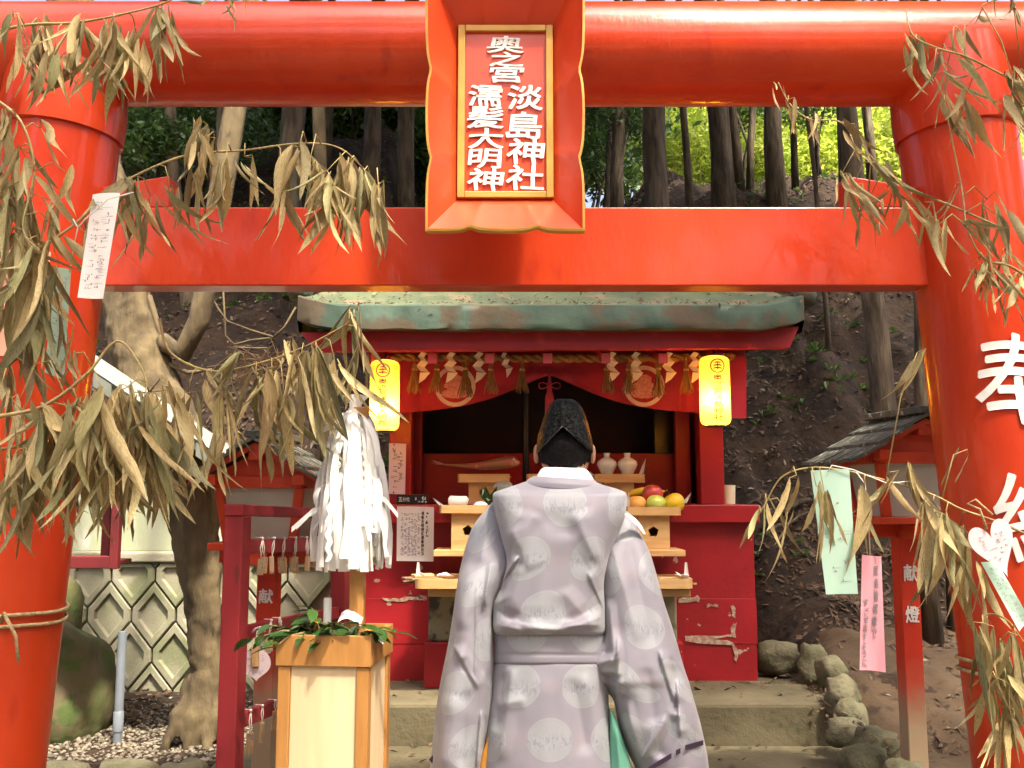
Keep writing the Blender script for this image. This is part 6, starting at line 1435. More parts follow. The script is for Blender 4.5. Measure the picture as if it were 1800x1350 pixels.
rsl = [(898, 1088, 1103, 2.97, .03), (912, 1082, 1112, 2.965, .05), (930, 1074, 1122, 2.955, .07), (970, 1060, 1142, 2.935, .10), (1020, 1058, 1157, 2.905, .12), (1060, 1059, 1168, 2.90, .13), (1100, 1060, 1181, 2.895, .14), (1140, 1046, 1193, 2.895, .15), (1175, 1036, 1203, 2.895, .155), (1198, 1038, 1211, 2.895, .16), (1212, 1060, 1215, 2.90, .16), (1230, 1078, 1220, 2.90, .16), (1270, 1086, 1231, 2.90, .165), (1310, 1098, 1240, 2.91, .17), (1340, 1112, 1245, 2.915, .17), (1380, 1132, 1248, 2.92, .165), (1410, 1150, 1248, 2.92, .15)]
rf_ = [(1085, 905, 1060, 1012, 8, .012, 's'), (1075, 960, 1120, 1120, 18, .012), (1105, 960, 1150, 1130, 14, -.010), (1130, 950, 1190, 1180, 16, .010), (1070, 1060, 1080, 1160, 8, .020), (1062, 1110, 1066, 1150, 8, -.014), (1085, 1130, 1086, 1260, 5, .022, 's'), (1072, 1185, 1066, 1225, 13, -.040), (1040, 1168, 1078, 1160, 8, .022), (1100, 1120, 1110, 1330, 16, .008), (1160, 1150, 1185, 1230, 9, .020, 's'), (1178, 1160, 1190, 1250, 9, -.018), (1190, 1200, 1195, 1290, 8, .022, 's'), (1168, 1260, 1130, 1330, 8, .020, 's'), (1185, 1262, 1160, 1330, 12, -.020), (1208, 1200, 1225, 1310, 10, .014), (1100, 1235, 1125, 1335, 8, .012), (1140, 1180, 1150, 1270, 14, -.010), (1168, 1165, 1215, 1175, 7, .010)]
q, uv = garment('sleeve', rsl, 210, 180, rf_, M_['robe'], flat=.80, uoff=.07, voff=.02, wrin=.009, seed=12)
slR = q.build('sleeve', M_['robe'], per, smooth=True, uv=uv)
soften(slR)
# cord threaded along the sleeve hem
M_['hem_cord'] = mat('dark_hem_cord', (.035, .018, .04), rough=.6)
for (a, b_) in (((1140, 1352), (1180, 1328)), ((1188, 1323), (1196, 1319)), ((1204, 1314), (1236, 1305))):
    pa_, pb_ = P(*a, 2.74), P(*b_, 2.74 + (.06 if b_[0] > 1220 else 0)); q = MB(); n = 4
    q.grid(lambda u, v: pa_.lerp(pb_, u) + Vector((0, -.002 - .0, lerp(-.007, .007, v))), 6, 2); q.build('hem_cord', M_['hem_cord'], slR)
q = MB(); ellipsoid(q, P(760, 1335, 2.83), (.010, .006, .012), 4, 2); q.build('hem_stitch', M_['hem_cord'], slL)
# white under-robe glimpsed at the shoulders, collars
ua = [P(1097, 903, 2.80), P(1108, 912, 2.83), P(1120, 924, 2.85), P(1131, 938, 2.87)]; ub = [P(1104, 902, 2.84), P(1117, 911, 2.87), P(1128, 924, 2.89), P(1135, 939, 2.90)]
q = MB(); q.v = ua + ub; q.f = [(k, k + 1, k + 5, k + 4) for k in range(3)]; q.build('under_robe_edge', M_['white_cloth'], per)
col_rows = [(822, 956, 1026, 2.915, .058), (826, 951, 1033, 2.91, .068), (834, 946, 1039, 2.905, .076), (846, 941, 1046, 2.90, .082), (860, 936, 1050, 2.90, .086)]
q, uv = garment('white_collar', col_rows, 20, 70, [(985, 824, 985, 860, 26, .004)], None, flat=.9, wrin=.0012, slant=.03); q.build('white_collar', M_['white_cloth'], per, smooth=True)
c_rows = [(840, 938, 1044, 2.90, .088), (845, 930, 1050, 2.898, .098), (851, 924, 1054, 2.895, .102), (858, 921, 1056, 2.895, .102), (862, 925, 1054, 2.895, .098)]
q, uv = garment('robe_collar', c_rows, 16, 80, [], None, flat=.85, wrin=.001, slant=.06); q.build('robe_collar', M_['robe'], per, smooth=True, uv=[(.09, .0)] * len(q.v))
# trousers, ochre inner hem
hk = [(1180, 885, 1050, 2.90, .11), (1300, 875, 1085, 2.92, .13), (1400, 868, 1096, 2.93, .15), (1500, 860, 1100, 2.94, .17), (1585, 856, 1104, 2.94, .18)]
hkf = [(x, 1200, x + (x - 980) * .2, 1590, 7, .014) for x in range(880, 1100, 22)]
q, uv = garment('trousers', hk, 60, 120, hkf, None, flat=.8, wrin=.002); q.build('trousers', M_['hakama'], per, smooth=True)
q, uv = garment('trouser_fold', [(1250, 1072, 1078, 2.80, .012), (1290, 1072, 1092, 2.80, .02), (1350, 1072, 1110, 2.80, .025), (1450, 1074, 1120, 2.82, .03)], 24, 40, [(1084, 1280, 1096, 1420, 5, .008)], None, flat=.9, wrin=.001); q.build('trouser_fold', M_['hakama'], per, smooth=True)
q, uv = garment('inner_hem', [(1295, 858, 864, 2.82, .01), (1330, 846, 862, 2.82, .015), (1380, 838, 862, 2.82, .02)], 14, 30, [], None); q.build('inner_hem', M_['ochre'], per, smooth=True)

# body: one skinned figure under the robe, with the head grown on the same mesh
def skinned_body():
    J = [('pelvis', (975, 1200, 2.90), .085), ('waist', (972, 1120, 2.89), .085), ('chest', (978, 960, 2.90), .10), ('neckb', (990, 868, 2.93), .05), ('neck', (992, 838, 2.945), .046),
         ('shL', (905, 915, 2.92), .05), ('elL', (850, 1060, 2.97), .038), ('wrL', (930, 1100, 3.10), .027), ('shR', (1072, 915, 2.92), .05), ('elR', (1125, 1060, 2.97), .038), ('wrR', (1030, 1100, 3.10), .027),
         ('hpL', (935, 1230, 2.90), .075), ('knL', (930, 1420, 2.92), .052), ('anL', (930, 1575, 2.95), .036), ('toL', (930, 1585, 3.08), .03), ('hpR', (1015, 1230, 2.90), .075), ('knR', (1022, 1420, 2.92), .052), ('anR', (1022, 1575, 2.95), .036), ('toR', (1022, 1585, 3.08), .03),
         ('pmL', (950, 1102, 3.15), .026), ('pmR', (1010, 1102, 3.15), .026)]
    E_ = [('pelvis', 'waist'), ('waist', 'chest'), ('chest', 'neckb'), ('neckb', 'neck'), ('chest', 'shL'), ('shL', 'elL'), ('elL', 'wrL'), ('wrL', 'pmL'), ('chest', 'shR'), ('shR', 'elR'), ('elR', 'wrR'), ('wrR', 'pmR'), ('pelvis', 'hpL'), ('hpL', 'knL'), ('knL', 'anL'), ('anL', 'toL'), ('pelvis', 'hpR'), ('hpR', 'knR'), ('knR', 'anR'), ('anR', 'toR')]
    names = [j[0] for j in J]; co = [P(*j[1]) for j in J]; rad = [j[2] for j in J]
    for nm in ('anL', 'anR'): co[names.index(nm)].z = .075
    for nm in ('toL', 'toR'): co[names.index(nm)].z = .035
    ed_ = [(names.index(a), names.index(b_)) for a, b_ in E_]
    for sgn, pm in ((1, 'pmL'), (-1, 'pmR')):           # five fingers closed round a held tablet
        b0 = co[names.index(pm)]; bi = names.index(pm)
        for f in range(5):
            o0 = b0 + Vector((sgn * .010, .022 + .004 * (f == 0), .034 - f * .017)) if f else b0 + Vector((-sgn * .012, -.005, .040))
            o1 = o0 + Vector((sgn * .028, .012, .004)); o2 = o1 + Vector((sgn * .010, -.020 if f else .015, .002)) 
            k = len(co); co += [o0, o1, o2]; rad += [.010, .009, .008]; ed_ += [(bi, k), (k, k + 1), (k + 1, k + 2)]
    me = bpy.data.meshes.new('body'); me.from_pydata([tuple(c_) for c_ in co], ed_, []); o = bpy.data.objects.new('body', me); COL.objects.link(o)
    sk = o.modifiers.new('skin', 'SKIN'); sv = me.skin_vertices[0].data
    for i, r_ in enumerate(rad): sv[i].radius = (r_, r_)
    sv[0].use_root = True
    ss = o.modifiers.new('sub', 'SUBSURF'); ss.levels = 1; ss.render_levels = 1
    dg = bpy.context.evaluated_depsgraph_get(); ev = o.evaluated_get(dg); m2 = bpy.data.meshes.new_from_object(ev)
    q = MB(); q.add([v.co.copy() for v in m2.vertices], [tuple(p.vertices) for p in m2.polygons]); bpy.data.objects.remove(o); return q
q = skinned_body()
hd = [(722, 978, 1006, 2.955, .03), (735, 963, 1022, 2.955, .062), (755, 952, 1034, 2.955, .086), (780, 948, 1038, 2.955, .098), (800, 949, 1037, 2.96, .100), (815, 952, 1035, 2.965, .096), (828, 955, 1031, 2.96, .080), (842, 956, 1030, 2.945, .064), (866, 953, 1033, 2.935, .062)]
h_, _u = garment('head', hd, 44, 64, [], None, flat=1.0, wrin=0)
# face on the far side: brow, nose, chin
nose = P(993, 806, 3.06)
hv = []
for v in h_.v:
    d_ = (v - nose); far = v.y > 3.0
    if far:
        v = v + Vector((0, .030 * math.exp(-((d_.x / .014) ** 2 + (d_.z / .022) ** 2)) + .010 * math.exp(-((d_.x / .04) ** 2 + ((d_.z - .045) / .014) ** 2)) + .014 * math.exp(-((d_.x / .03) ** 2 + ((d_.z + .07) / .02) ** 2)) - .008 * math.exp(-(((abs(d_.x) - .032) / .014) ** 2 + ((d_.z - .025) / .010) ** 2)), 0))
    hv.append(v)
q.add(hv, h_.f)
for px, sg in ((943, -1), (1042, 1)):
    c_ = P(px, 801, 2.955); n0 = len(q.v); e_ = MB(); ellipsoid(e_, c_, (.010, .020, .030), 16, 12, fn=lambda d: 1 + .18 * d.z - .12 * math.exp(-((d.y + .2) ** 2 + d.z ** 2) * 6)); q.add(e_.v, e_.f)
q.build('body', M_['skin'], per, smooth=True)
hair_rows = [(728, 972, 1012, 2.955, .052), (742, 957, 1028, 2.955, .078), (760, 948, 1037, 2.955, .096), (780, 944.5, 1041, 2.955, .105), (800, 945, 1040, 2.958, .106), (812, 950, 1036, 2.960, .1005), (820, 957, 1030, 2.960, .0915), (824, 966, 1024, 2.960, .0845)]
hq, _u = garment('hair', hair_rows, 60, 120, [], None, flat=1.0, wrin=0)
hv = []
for v in hq.v:
    hv.append(v + Vector((nz(v * 90) * .0035, 0, nz(v * 60) * .006)))
hq.v = hv
# open the face
hq.f = [f for f in hq.f if len(f) == 4 and not (sum(hq.v[i].y for i in f) / 4 > 3.005 and sum(hq.v[i].z for i in f) / 4 < P(990, 770, 2.96).z) and not (sum(hq.v[i].y for i in f) / 4 > 2.965 and sum(hq.v[i].z for i in f) / 4 < P(990, 808, 2.96).z)]
hq.build('hair', M_['hair'], per, smooth=True)
# hat
def hat_mat():
    m = mat('black_lacquered_crepe', (.0035, .004, .0038), (.014, .016, .014), rough=.42, ns=110, lo=.45, hi=.6, bump=1.0, bs=110, spec=.07, coat=.0); return m
M_['hat'] = hat_mat()
ht = [(701, 981, 1004, 2.945, .045), (704, 974, 1011, 2.945, .062), (712, 966, 1020, 2.945, .082), (725, 959, 1027, 2.95, .100), (745, 952, 1034, 2.955, .112), (765, 946, 1039, 2.955, .118), (785, 943.5, 1042.5, 2.955, .121), (797, 942.5, 1043.5, 2.955, .122)]
hq, _u = garment('hat', ht, 70, 140, [(986, 702, 989, 750, 3.0, .006)], None, flat=.95, wrin=.002, seed=21)
cut = []
for f in hq.f:
    if len(f) > 4 and f[0] != 139: continue
    c_ = sum((hq.v[i] for i in f), Vector()) / len(f)
    # back opening: inverted V
    k_ = F * 1.0; v_ = None
    rel = c_ - Vector((0, 0, EYE)); den = rel.y * CP + rel.z * SP; px = CXP + F * rel.x / den; py = CYP - F * (rel.z * CP - rel.y * SP) / den
    lim = 749 + abs(px - 989) * (.98 if px < 989 else .86)
    if len(f) == 4 and c_.y < 2.955 and py > lim: continue
    cut.append(f)
hq.f = cut
hat = hq.build('hat', M_['hat'], per, smooth=True)
sd_ = hat.modifiers.new('thick', 'SOLIDIFY'); sd_.thickness = .003
for pts_ in ([(989, 749), (975, 763), (962, 777), (950, 789), (944, 796)], [(989, 749), (1003, 761), (1018, 774), (1032, 787), (1041, 794)]):
    pp_ = []
    for i, (x, y) in enumerate(pts_): e = (x - 992) / 50.0; pp_.append(P(x, y, 2.955 - .114 * math.sqrt(max(0, 1 - e * e)) - .003))
    q = MB(); q.tube(pp_, .0022, 6); q.build('hat_edge', M_['black'], hat, smooth=True)

# ------------------------------------------------------------------ trees and shrubs
def leaf_mesh(name, n, ells, size, mt_, seed, asp=.42):
    r_ = np.random.default_rng(seed); w = np.array([e[3] for e in ells], float); idx = r_.choice(len(ells), n, p=w / w.sum())
    d = r_.normal(size=(n, 3)); d /= np.linalg.norm(d, axis=1)[:, None]; rad = r_.random(n) ** .45
    C = np.array([e[:3] for e in [(e[0], e[1], e[2]) for e in ells]], float); E2 = np.array([e[4] for e in ells], float)
    c = C[idx] + d * rad[:, None] * E2[idx]
    # clump the leaves
    nb = max(6, n // 14); seeds = c[r_.choice(n, nb)]; near = r_.integers(0, nb, n); c = np.where(r_.random(n)[:, None] < .75, seeds[near] + r_.normal(size=(n, 3)) * size * 1.7, c)
    a = r_.normal(size=(n, 3)); a[:, 2] -= .5; a /= np.linalg.norm(a, axis=1)[:, None]; b = np.cross(a, r_.normal(size=(n, 3))); b /= np.linalg.norm(b, axis=1)[:, None]; nn = np.cross(a, b)
    s = (size * r_.uniform(.6, 1.3, n))[:, None]
    V = np.stack([c - a * s, c + b * s * asp + nn * s * .15, c + a * s, c - b * s * asp + nn * s * .15], 1).reshape(-1, 3)
    me = bpy.data.meshes.new(name); me.vertices.add(4 * n); me.vertices.foreach_set('co', V.ravel().astype('f')); me.loops.add(4 * n); me.polygons.add(n)
    me.loops.foreach_set('vertex_index', np.arange(4 * n, dtype='i')); me.polygons.foreach_set('loop_start', np.arange(0, 4 * n, 4, dtype='i')); me.polygons.foreach_set('loop_total', np.full(n, 4, 'i'))
    me.update(calc_edges=True); me.validate(); me.materials.append(mt_); return me
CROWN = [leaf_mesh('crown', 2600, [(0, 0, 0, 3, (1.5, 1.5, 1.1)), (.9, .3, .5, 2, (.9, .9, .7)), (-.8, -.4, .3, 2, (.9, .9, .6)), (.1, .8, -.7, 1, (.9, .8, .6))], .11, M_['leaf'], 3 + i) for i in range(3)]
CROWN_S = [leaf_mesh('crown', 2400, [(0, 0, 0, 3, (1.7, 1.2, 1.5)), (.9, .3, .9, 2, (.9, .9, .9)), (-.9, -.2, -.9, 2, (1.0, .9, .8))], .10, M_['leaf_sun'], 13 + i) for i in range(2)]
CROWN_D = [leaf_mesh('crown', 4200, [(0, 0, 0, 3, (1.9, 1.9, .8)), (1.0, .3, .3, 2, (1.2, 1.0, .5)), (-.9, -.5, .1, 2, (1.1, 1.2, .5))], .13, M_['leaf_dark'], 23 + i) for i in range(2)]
def tree(label, base, top, r0, r1, crown, cpos, cscale, seed, matn='bark', group=None, bend=.1, nseg=12, cat='tree', limbs=2):
    r_ = random.Random(seed); base, top = Vector(base), Vector(top); t = thing('forest_tree', base, label, cat, group)
    off = Vector((r_.uniform(-1, 1), r_.uniform(-1, 1), 0)) * bend; pts_ = []; rad = []
    for k in range(nseg + 1):
        u = k / nseg; pts_.append(base.lerp(top, u) + off * math.sin(u * math.pi) + Vector((nz((u * 5, seed, 0)), nz((u * 5, seed, 5)), 0)) * .05 * (base - top).length * .2); rad.append(lerp(r0, r1, u ** .8) * (1 + .22 * math.exp(-u * 30)))
    pts_[0] = pts_[0] - Vector((0, 0, .15))
    q = MB(); q.tube(pts_, rad, 18, jit=.30, seed=seed); tk = q.build('trunk', M_[matn], t, smooth=True)
    for k in range(limbs):
        i = r_.randint(int(nseg * .45), nseg - 2); p0 = pts_[i]; d_ = Vector((r_.uniform(-1, 1), r_.uniform(-1, .6), r_.uniform(.3, 1))).normalized(); Lb = r_.uniform(.5, 1.3)
        q = MB(); q.tube([p0, p0 + d_ * Lb * .5 + Vector((0, 0, .06)), p0 + d_ * Lb + Vector((0, 0, .2))], [rad[i] * .42, rad[i] * .28, rad[i] * .12], 7); q.build('limb', M_[matn], t, smooth=True)
    for m_, p, s in zip(crown, cpos, cscale):
        o = bpy.data.objects.new('crown', m_); link(o, t); o.location = Vector(p) - base; o.scale = (s, s, s * r_.uniform(.85, 1.1)); o.rotation_euler = (0, 0, r_.uniform(0, 6.28))
    return t
def gp(px, py_top, Y, w, lean=0):
    """trunk seen at column px at distance Y"""
    x = (px - 900) / F * Y; return x
GRP = 'forest trees on the hillside'
# (column at the base, column at the top window edge, Y, width px, label)
FT = [(1155, 1168, 9.6, 44, 'thick straight trunk with sun fleck right of the plaque'), (1285, 1270, 10.2, 40, 'thick ridged trunk in the sunlit part of the forest'), (1316, 1308, 10.6, 17, 'slim straight trunk beside the ridged trunk'), (1330, 1345, 11.0, 12, 'thin forked trunk leaning right in the bright gap'),
      (1382, 1376, 10.4, 32, 'dark stout trunk before the bright green gap'), (1415, 1408, 12.0, 12, 'slender dark trunk in the bright green gap'), (1508, 1515, 9.4, 40, 'dark trunk beside the right pillar above the wedge'), (1555, 1552, 11.5, 18, 'thin trunk close to the right pillar'),
      (1092, 1110, 11.0, 24, 'slanting shaded trunk close to the plaque'), (1060, 1085, 12.0, 14, 'thin slanting trunk behind the shaded trunk'), (490, 485, 9.0, 50, 'broad shaded trunk above the left tie beam'), (560, 556, 10.5, 18, 'slim brown trunk behind the hanging bamboo'), (640, 646, 9.8, 30, 'shaded trunk left of the plaque'),
      (705, 718, 10.2, 34, 'dark leaning trunk nearest the plaque on the left'), (430, 425, 11.0, 18, 'thin trunk among the shaded shrubs'), (1225, 1205, 10.0, 14, 'crooked leaning trunk between two thick trunks'), (1460, 1455, 12.6, 14, 'thin far trunk in the sunlit foliage')]
for i, (pb, pt, Y, w, lab) in enumerate(FT):
    xb = (pb - 900) / F * Y; zb0 = hz(xb, Y); zt_ = P(pt, 190, Y).z; xt = (pt - 900) / F * Y; sl_ = (xt - xb) / max(.3, zt_ - zb0) if False else (xt - xb) / 1.1
    z2 = zb0 + (9.5 if pb > 1000 else 6.5); r_w = w / 2 * Y / F
    crowns = [CROWN[i % 3], CROWN[(i + 1) % 3]]; cx_ = xb + sl_ * 5
    tree('forest tree, ' + lab, (xb, Y, zb0), (xb + sl_ * (z2 - zb0) * .6, Y + .3, z2), r_w, r_w * .55, crowns, [(cx_ * .8 + xb * .2, Y + .5, z2 + .2), (xb + R.uniform(-1.5, 1.5), Y + R.uniform(-.4, 1.6), z2 - .9)], [1.15, .9], 100 + i, group=GRP, bend=.12)
# trunks seen below the tie beam
for i, (pb, pyb, pt, pyt, Y, w, lab, mn) in enumerate([(1572, 735, 1536, 480, 7.0, 42, 'smooth slanting trunk behind the right post lantern', 'bark'), (1640, 1095, 1632, 900, 5.3, 30, 'pale slim trunk rooted beside the right pillar', 'bark'), (1672, 1090, 1668, 900, 5.4, 11, 'very thin pale stem beside the slim trunk', 'bark'),
                                                     (582, 760, 578, 600, 6.7, 30, 'pale patchy trunk beside the shrine roof corner', 'bark_big'), (330, 640, 322, 500, 8.2, 26, 'dark trunk on the slope behind the leaning tree', 'bark'), (362, 650, 372, 500, 8.6, 22, 'second dark trunk on the slope behind the leaning tree', 'bark'), (1455, 560, 1448, 480, 8.0, 10, 'thin pale sapling stem above the shrine roof corner', 'bark')]):
    b0, t0 = P(pb, pyb, Y), P(pt, pyt, Y); d_ = (t0 - b0); L_ = 7.0 / max(.2, d_.z) ; xb = b0.x; b0.z = min(b0.z, hz(b0.x, Y) + .05)
    tp = b0 + Vector((d_.x / d_.z, 0, 1)) * (6.5 if w > 20 else 4.5); r_w = w / 2 * Y / F
    tree('forest tree, ' + lab, b0, tp, r_w, r_w * .6, [CROWN[i % 3]], [tp + Vector((0, .3, .3))], [1.0 if w > 20 else .6], 300 + i, matn=mn, group=GRP, bend=.02, limbs=1)
# the big leaning trunk at the left
bt_ = thing('leaning_tree', (P(355, 1260, 4.75).x, 4.75, .13), 'big olive barked tree leaning left with spreading roots in the gravel', 'tree')
cl = [(362, 1278, 40, 4.72), (362, 1250, 31, 4.72), (362, 1180, 25, 4.75), (358, 1080, 29, 4.78), (350, 980, 36, 4.8), (342, 900, 46, 4.82), (318, 830, 58, 4.85), (285, 750, 56, 4.9), (258, 670, 50, 4.95), (236, 590, 48, 5.0), (222, 520, 48, 5.05), (195, 420, 46, 5.1), (170, 300, 44, 5.2), (140, 150, 40, 5.3), (120, -50, 36, 5.4)]
q = MB(); pts_ = [P(x, y, Y) for x, y, w, Y in cl]; pts_[0].z = .03; q.tube(pts_, [w * Y / F for x, y, w, Y in cl], 26, jit=.22, seed=4)
for rp in ([(356, 1150), (350, 1215), (338, 1262), (326, 1296)], [(366, 1160), (374, 1230), (390, 1275), (412, 1300)], [(358, 1190), (360, 1250), (364, 1290), (366, 1318)], [(345, 1180), (335, 1235), (312, 1262), (290, 1272)]):
    pp_ = [P(x, y, 4.78 - .07 * k) for k, (x, y) in enumerate(rp)]; pp_[-1].z = .10; pp_[-2].z = max(.15, pp_[-2].z); q.tube(pp_, [.050, .050, .042, .018], 12, jit=.3, seed=rp[0][0])
tk = q.build('trunk', M_['bark_big'], bt_, smooth=True)
rm = tk.modifiers.new('fuse', 'REMESH'); rm.mode = 'VOXEL'; rm.voxel_size = .016; rm.use_smooth_shade = True
tx = bpy.data.textures.new('bark_lumps', 'CLOUDS'); tx.noise_scale = .10; tx.noise_depth = 3
dm = tk.modifiers.new('lumps', 'DISPLACE'); dm.texture = tx; dm.strength = .045; dm.mid_level = .5
q = MB(); q.tube([P(285, 600, 4.95), P(320, 620, 4.9), P(350, 560, 4.9), P(372, 430, 4.95), P(395, 300, 5.0), P(420, 150, 5.1), P(440, 0, 5.2)], [.05, .055, .055, .06, .065, .06, .05], 12, jit=.15); q.build('limb', M_['bark_big'], bt_, smooth=True)
q = MB(); q.tube([P(262, 520, 5.0), P(280, 580, 4.98), P(296, 640, 4.95), P(330, 655, 4.9), P(372, 650, 4.85)], [.016, .016, .015, .012, .008], 8); q.build('branch', M_['bark_big'], bt_, smooth=True)
o = bpy.data.objects.new('crown', CROWN_D[0]); link(o, bt_); o.location = Vector((-3.4, 7.4, 7.6)) - Vector(WO[bt_].translation); o.scale = (1.2, 1.2, 1)
# bare twigs hanging over the slope
tw_ = thing('bare_twigs', P(400, 590, 5.2), 'pale bare twigs arching over the dark slope left of the roof', 'twigs')
for pth in ([(362, 505), (385, 545), (400, 565), (440, 580), (480, 592)], [(392, 505), (395, 560), (396, 590), (412, 606), (440, 598), (475, 594)], [(520, 540), (500, 575), (470, 602)], [(410, 610), (440, 612), (470, 612)]):
    q = MB(); q.tube([P(x, y, 5.2) for x, y in pth], .006, 6); q.build('twig', M_['bark_big'], tw_, smooth=True)
# understory: shaded shrubs left, sunlit foliage right
sh_i = 0
def shrub(px, py, Y, s, meshes, lab, g, squash=.8):
    c_ = P(px, py, Y); zb0 = hz(c_.x, Y); t = thing('forest_shrub', (c_.x, Y, zb0), lab, 'shrub', g)
    o = bpy.data.objects.new('foliage', meshes[R.randrange(len(meshes))]); link(o, t); o.location = c_ - Vector((c_.x, Y, zb0)); o.scale = (s, s, s * squash); o.rotation_euler = (0, 0, R.uniform(0, 6.28))
    q = MB()
    for k in range(4): q.tube([Vector((c_.x + R.uniform(-.1, .1), Y, zb0 - .05)), Vector((c_.x + R.uniform(-.3, .3) * s, Y + R.uniform(-.2, .2), (zb0 + c_.z) / 2)), c_ + Vector((R.uniform(-.8, .8) * s, R.uniform(-.5, .5) * s, R.uniform(-.2, .5) * s))], [.03, .02, .008], 6)
    q.build('stems', M_['bark'], t, smooth=True)
for (px, py, Y, s) in ((245, 262, 8.2, .34), (215, 235, 8.5, .36), (300, 225, 8.8, .34), (380, 230, 9.5, .45)):
    shrub(px, py, Y, s, CROWN, 'glossy green evergreen shrub beside the left pillar top', 'shrubs at the left of the slope')
for (px, py, Y, s) in ((560, 215, 12.5, .7), (640, 205, 12.0, .7), (720, 230, 12.8, .7), (470, 215, 12.5, .6), (800, 230, 13, .9), (1040, 230, 13, .7)):
    shrub(px, py, Y, s, CROWN, 'shaded evergreen understory shrub on the far slope', 'shaded shrubs on the ridge')
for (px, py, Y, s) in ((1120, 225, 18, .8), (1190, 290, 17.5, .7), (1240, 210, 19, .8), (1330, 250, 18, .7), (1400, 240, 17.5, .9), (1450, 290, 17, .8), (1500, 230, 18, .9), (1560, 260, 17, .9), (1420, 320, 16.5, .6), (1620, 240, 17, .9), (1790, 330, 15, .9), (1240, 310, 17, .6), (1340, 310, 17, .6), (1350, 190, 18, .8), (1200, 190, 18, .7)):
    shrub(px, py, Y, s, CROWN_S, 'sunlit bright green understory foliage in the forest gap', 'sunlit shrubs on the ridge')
for (px, py, Y, s) in ((420, 250, 14, 1.0), (540, 260, 14.5, 1.0), (640, 270, 14, 1.0), (720, 260, 14.5, 1.0), (760, 200, 15, 1.1), (300, 240, 13, .9), (780, 280, 16, 1.1), (840, 240, 16, 1.1), (900, 270, 15.5, 1.1), (960, 240, 16, 1.0), (1020, 280, 16, .8), (480, 200, 15, 1.0), (600, 190, 15, 1.0), (690, 320, 13, .6)):
    shrub(px, py, Y, s, CROWN, 'shaded evergreen understory shrub on the far slope', 'shaded shrubs on the ridge')
for k in range(26):
    px = R.uniform(1080, 1800) if k < 19 else R.uniform(200, 760); Y = R.uniform(19, 25)
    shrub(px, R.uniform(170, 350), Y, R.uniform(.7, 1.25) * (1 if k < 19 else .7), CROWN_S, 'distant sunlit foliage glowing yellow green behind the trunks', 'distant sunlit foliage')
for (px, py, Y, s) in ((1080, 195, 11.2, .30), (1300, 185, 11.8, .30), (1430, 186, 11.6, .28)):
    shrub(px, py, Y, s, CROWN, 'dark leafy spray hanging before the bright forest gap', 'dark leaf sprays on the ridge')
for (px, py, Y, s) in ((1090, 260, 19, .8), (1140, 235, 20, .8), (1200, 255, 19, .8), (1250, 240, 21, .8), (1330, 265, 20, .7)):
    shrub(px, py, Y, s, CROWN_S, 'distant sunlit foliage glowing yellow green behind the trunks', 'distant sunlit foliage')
# unseen canopy trees added beside the clearing so that their crowns shade the slope
for i, (x, y, h_, cr) in enumerate([(5.2, 3.6, 8.2, [(3.6, 2.8, 8.2), (1.9, 4.9, 8.8), (2.6, 5.6, 9.2), (5.2, 5.0, 8.6), (1.6, 6.6, 9.0)]), (-6.4, 8.6, 9.0, [(-4.2, 7.4, 9.4), (-1.8, 6.8, 9.6), (.2, 6.2, 9.4), (-2.6, 8.8, 9.6), (0, 9.0, 9.8)]), (6.6, 8.6, 9.0, [(4.4, 7.2, 9.4), (2.0, 7.6, 9.6), (-.2, 5.2, 9.2)])]):
    zb0 = max(0, hz(x, y)); tree(('tall tree overhanging the clearing beside the right torii pillar', 'tall tree overhanging the left forest slope', 'tall tree overhanging the right forest slope')[i], (x, y, zb0), (x * .8, y, h_), .24, .12, [CROWN_D[k % 2] for k in range(5)], cr, [1.08] * 5, 500 + i, group='overhanging trees', limbs=5)
# unseen tree added on the open side: broken canopy, gaps cut towards the sun
def added_front_canopy(name, n, box, size, seed, gaps):
    r_ = np.random.default_rng(seed); ts = np.array(to_sun)
    nb = 75; cc = np.stack([r_.uniform(box[0], box[1], nb), r_.uniform(box[2], box[3], nb), r_.uniform(6.6, 8.4, nb)], 1)
    c = cc[r_.integers(0, nb, n)] + r_.normal(size=(n, 3)) * np.array([.34, .34, .22])
    keep = np.ones(n, bool)
    for (gx, gy, gz, gr) in gaps:
        d = c - np.array([gx, gy, gz]); al = d @ ts; perp = np.linalg.norm(d - al[:, None] * ts, axis=1); keep &= perp > gr
    c = c[keep]; n = len(c)
    a = r_.normal(size=(n, 3)); a /= np.linalg.norm(a, axis=1)[:, None]; b = np.cross(a, r_.normal(size=(n, 3))); b /= np.linalg.norm(b, axis=1)[:, None]; s_ = (size * r_.uniform(.6, 1.3, n))[:, None]
    V = np.stack([c - a * s_, c + b * s_ * .45, c + a * s_, c - b * s_ * .45], 1).reshape(-1, 3)
    me = bpy.data.meshes.new(name); me.from_pydata(V.tolist(), [], [(4 * k, 4 * k + 1, 4 * k + 2, 4 * k + 3) for k in range(n)]); me.materials.append(M_['leaf']); return me
t = tree('broad leafed tree shading the approach to the torii', (4.6, -2.4, 0), (3.6, -2.0, 7.4), .22, .1, [], [], [], 601, group='overhanging trees', limbs=4)
o = bpy.data.objects.new('crown', added_front_canopy('crown', 12000, (-3.5, 6.5, -4.5, .6), .12, 5, [(-.46, 2.8, 1.35, .34), (-.45, 2.66, .5, .22), (.75, 2.6, 2.62, .26), (1.45, 2.6, 1.75, .16), (-1.4, 2.6, 1.9, .2), (.35, 2.7, 2.02, .10)])); link(o, t); o.location = -Vector(WO[t].translation)

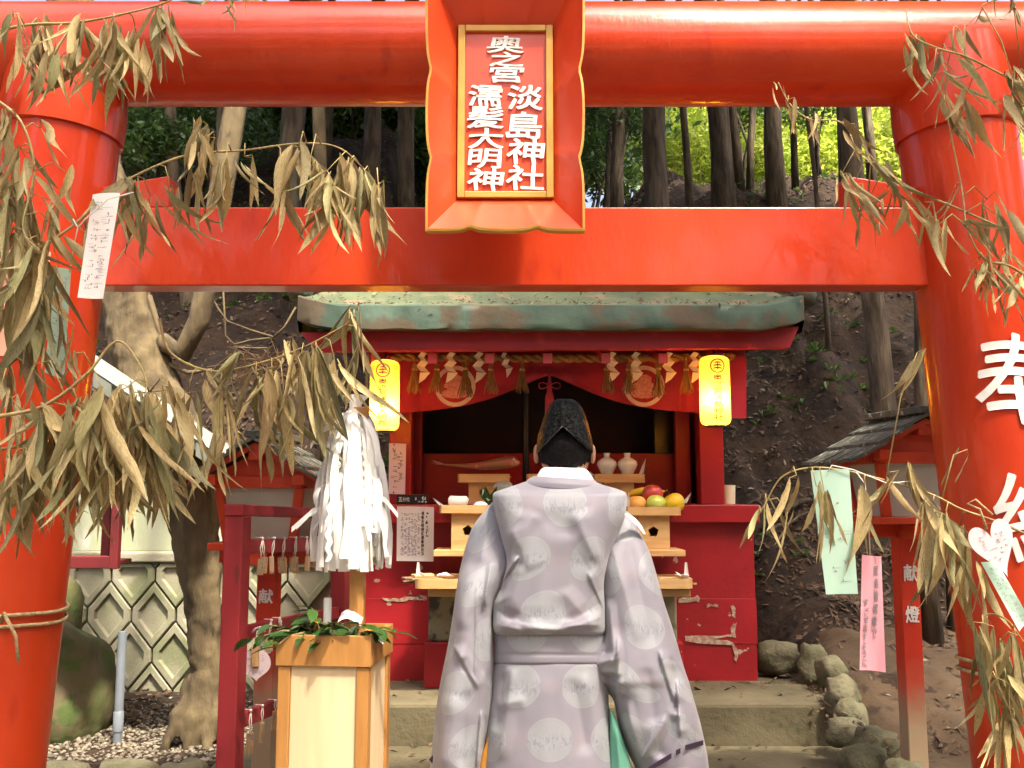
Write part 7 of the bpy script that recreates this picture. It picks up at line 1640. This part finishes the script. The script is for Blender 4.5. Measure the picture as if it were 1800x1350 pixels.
# fallen branches and ferns on the slope
for i, (px, py, px2, py2, Y, w, lab) in enumerate([(1330, 690, 1480, 655, 6.6, 9, 'thick fallen branch lying across the bank right of the shrine'), (1340, 760, 1420, 742, 6.4, 6, 'thin fallen branch low on the right bank'), (1640, 590, 1720, 520, 7.0, 4, 'pale broken stick leaning on the right bank'), (430, 760, 540, 735, 6.7, 6, 'dead branch on the bank left of the shrine'), (1560, 560, 1625, 630, 7.4, 3, 'slim dead stick on the bank beside the smooth trunk')]):
    a, b_ = P(px, py, Y), P(px2, py2, Y + .25); a.z = hz(a.x, a.y) + .05; b_.z = hz(b_.x, b_.y) + .07; t = thing('fallen_branch', a, lab, 'branch'); m_ = a.lerp(b_, .5); m_.z = max(m_.z, hz(m_.x, m_.y) + .05)
    q = MB(); q.tube([a, a.lerp(m_, .5) + Vector((0, 0, .03)), m_, m_.lerp(b_, .5) + Vector((0, 0, .02)), b_], [w * Y / F * k for k in (.5, .55, .5, .4, .2)], 9, jit=.3, seed=i); q.build('wood', M_['bark'], t, smooth=True)
    for k in range(2):
        p0 = a.lerp(b_, .35 + .3 * k) + Vector((0, 0, .03)); q = MB(); q.tube([p0, p0 + Vector((R.uniform(-.1, .1), -.05, .12)), p0 + Vector((R.uniform(-.2, .2), -.08, .2))], [.008, .006, .003], 6); q.build('side_twig', M_['bark'], t, smooth=True)
fern = []
rf2 = random.Random(91); V = []; Fc = []
while len(V) < 17000:
    y = 6.2 + 5.5 * rf2.random(); x = rf2.uniform(-.65, .65) * y
    if nz((x * .8, y * .8, 21.)) < .10: continue
    c_ = Vector((x, y, hz(x, y)))
    for k in range(5):
        d_ = Vector((rf2.gauss(0, 1), rf2.gauss(0, 1), rf2.uniform(.5, 1.4))).normalized(); L_ = rf2.uniform(.05, .12); sd_ = d_.cross(Vector((0, 0, 1))).normalized() * L_ * .22; n0 = len(V); m_ = c_ + d_ * L_ * .6; e_ = c_ + d_ * L_ - Vector((0, 0, L_ * .3)); V += [c_, m_ + sd_, e_, m_ - sd_]; Fc.append((n0, n0 + 1, n0 + 2, n0 + 3))
me = bpy.data.meshes.new('undergrowth'); me.from_pydata([tuple(v) for v in V], [], Fc); me.materials.append(M_['leaf']); tag(link(bpy.data.objects.new('undergrowth', me)), 'low dark green undergrowth dotted over the hillside', 'undergrowth', kind='stuff')

# unseen trees added round the viewer to cut frontal light and shape reflections
for i, (x, y, h_, cr) in enumerate([(-9.5, -6, 7, [(-9.6, -5.6, 3.2), (-9, -6.4, 6.0)]), (-3.0, -10.5, 7, [(-3.0, -10.2, 3.4), (-2.6, -10.4, 6.4)]), (-1, -10, 7.5, [(-1.2, -9.6, 3.0), (-.4, -10, 6.2)]), (2.2, -9.5, 7.5, [(1.8, -9.2, 3.4), (2.4, -9.6, 6.6)]), (6.6, -8.5, 7, [(7.2, -8, 3.2), (6.8, -8.6, 6.2)]), (9.5, -4, 7, [(9.2, -4, 3.4), (9, -3.4, 6.4)]), (-10, -1.5, 7, [(-9.6, -1.4, 3.2), (-9.4, -1, 6.2)]), (9.5, 1, 7, [(9, 1, 3.2), (9, 1.4, 6.4)])]):
    tree('leafy tree standing at the edge of the clearing facing the torii', (x, y, 0), (x * .95, y, h_), .22, .12, [CROWN_D[k % 2] for k in range(2)], cr, [1.5, 1.35], 700 + i, group='clearing edge trees', limbs=3)
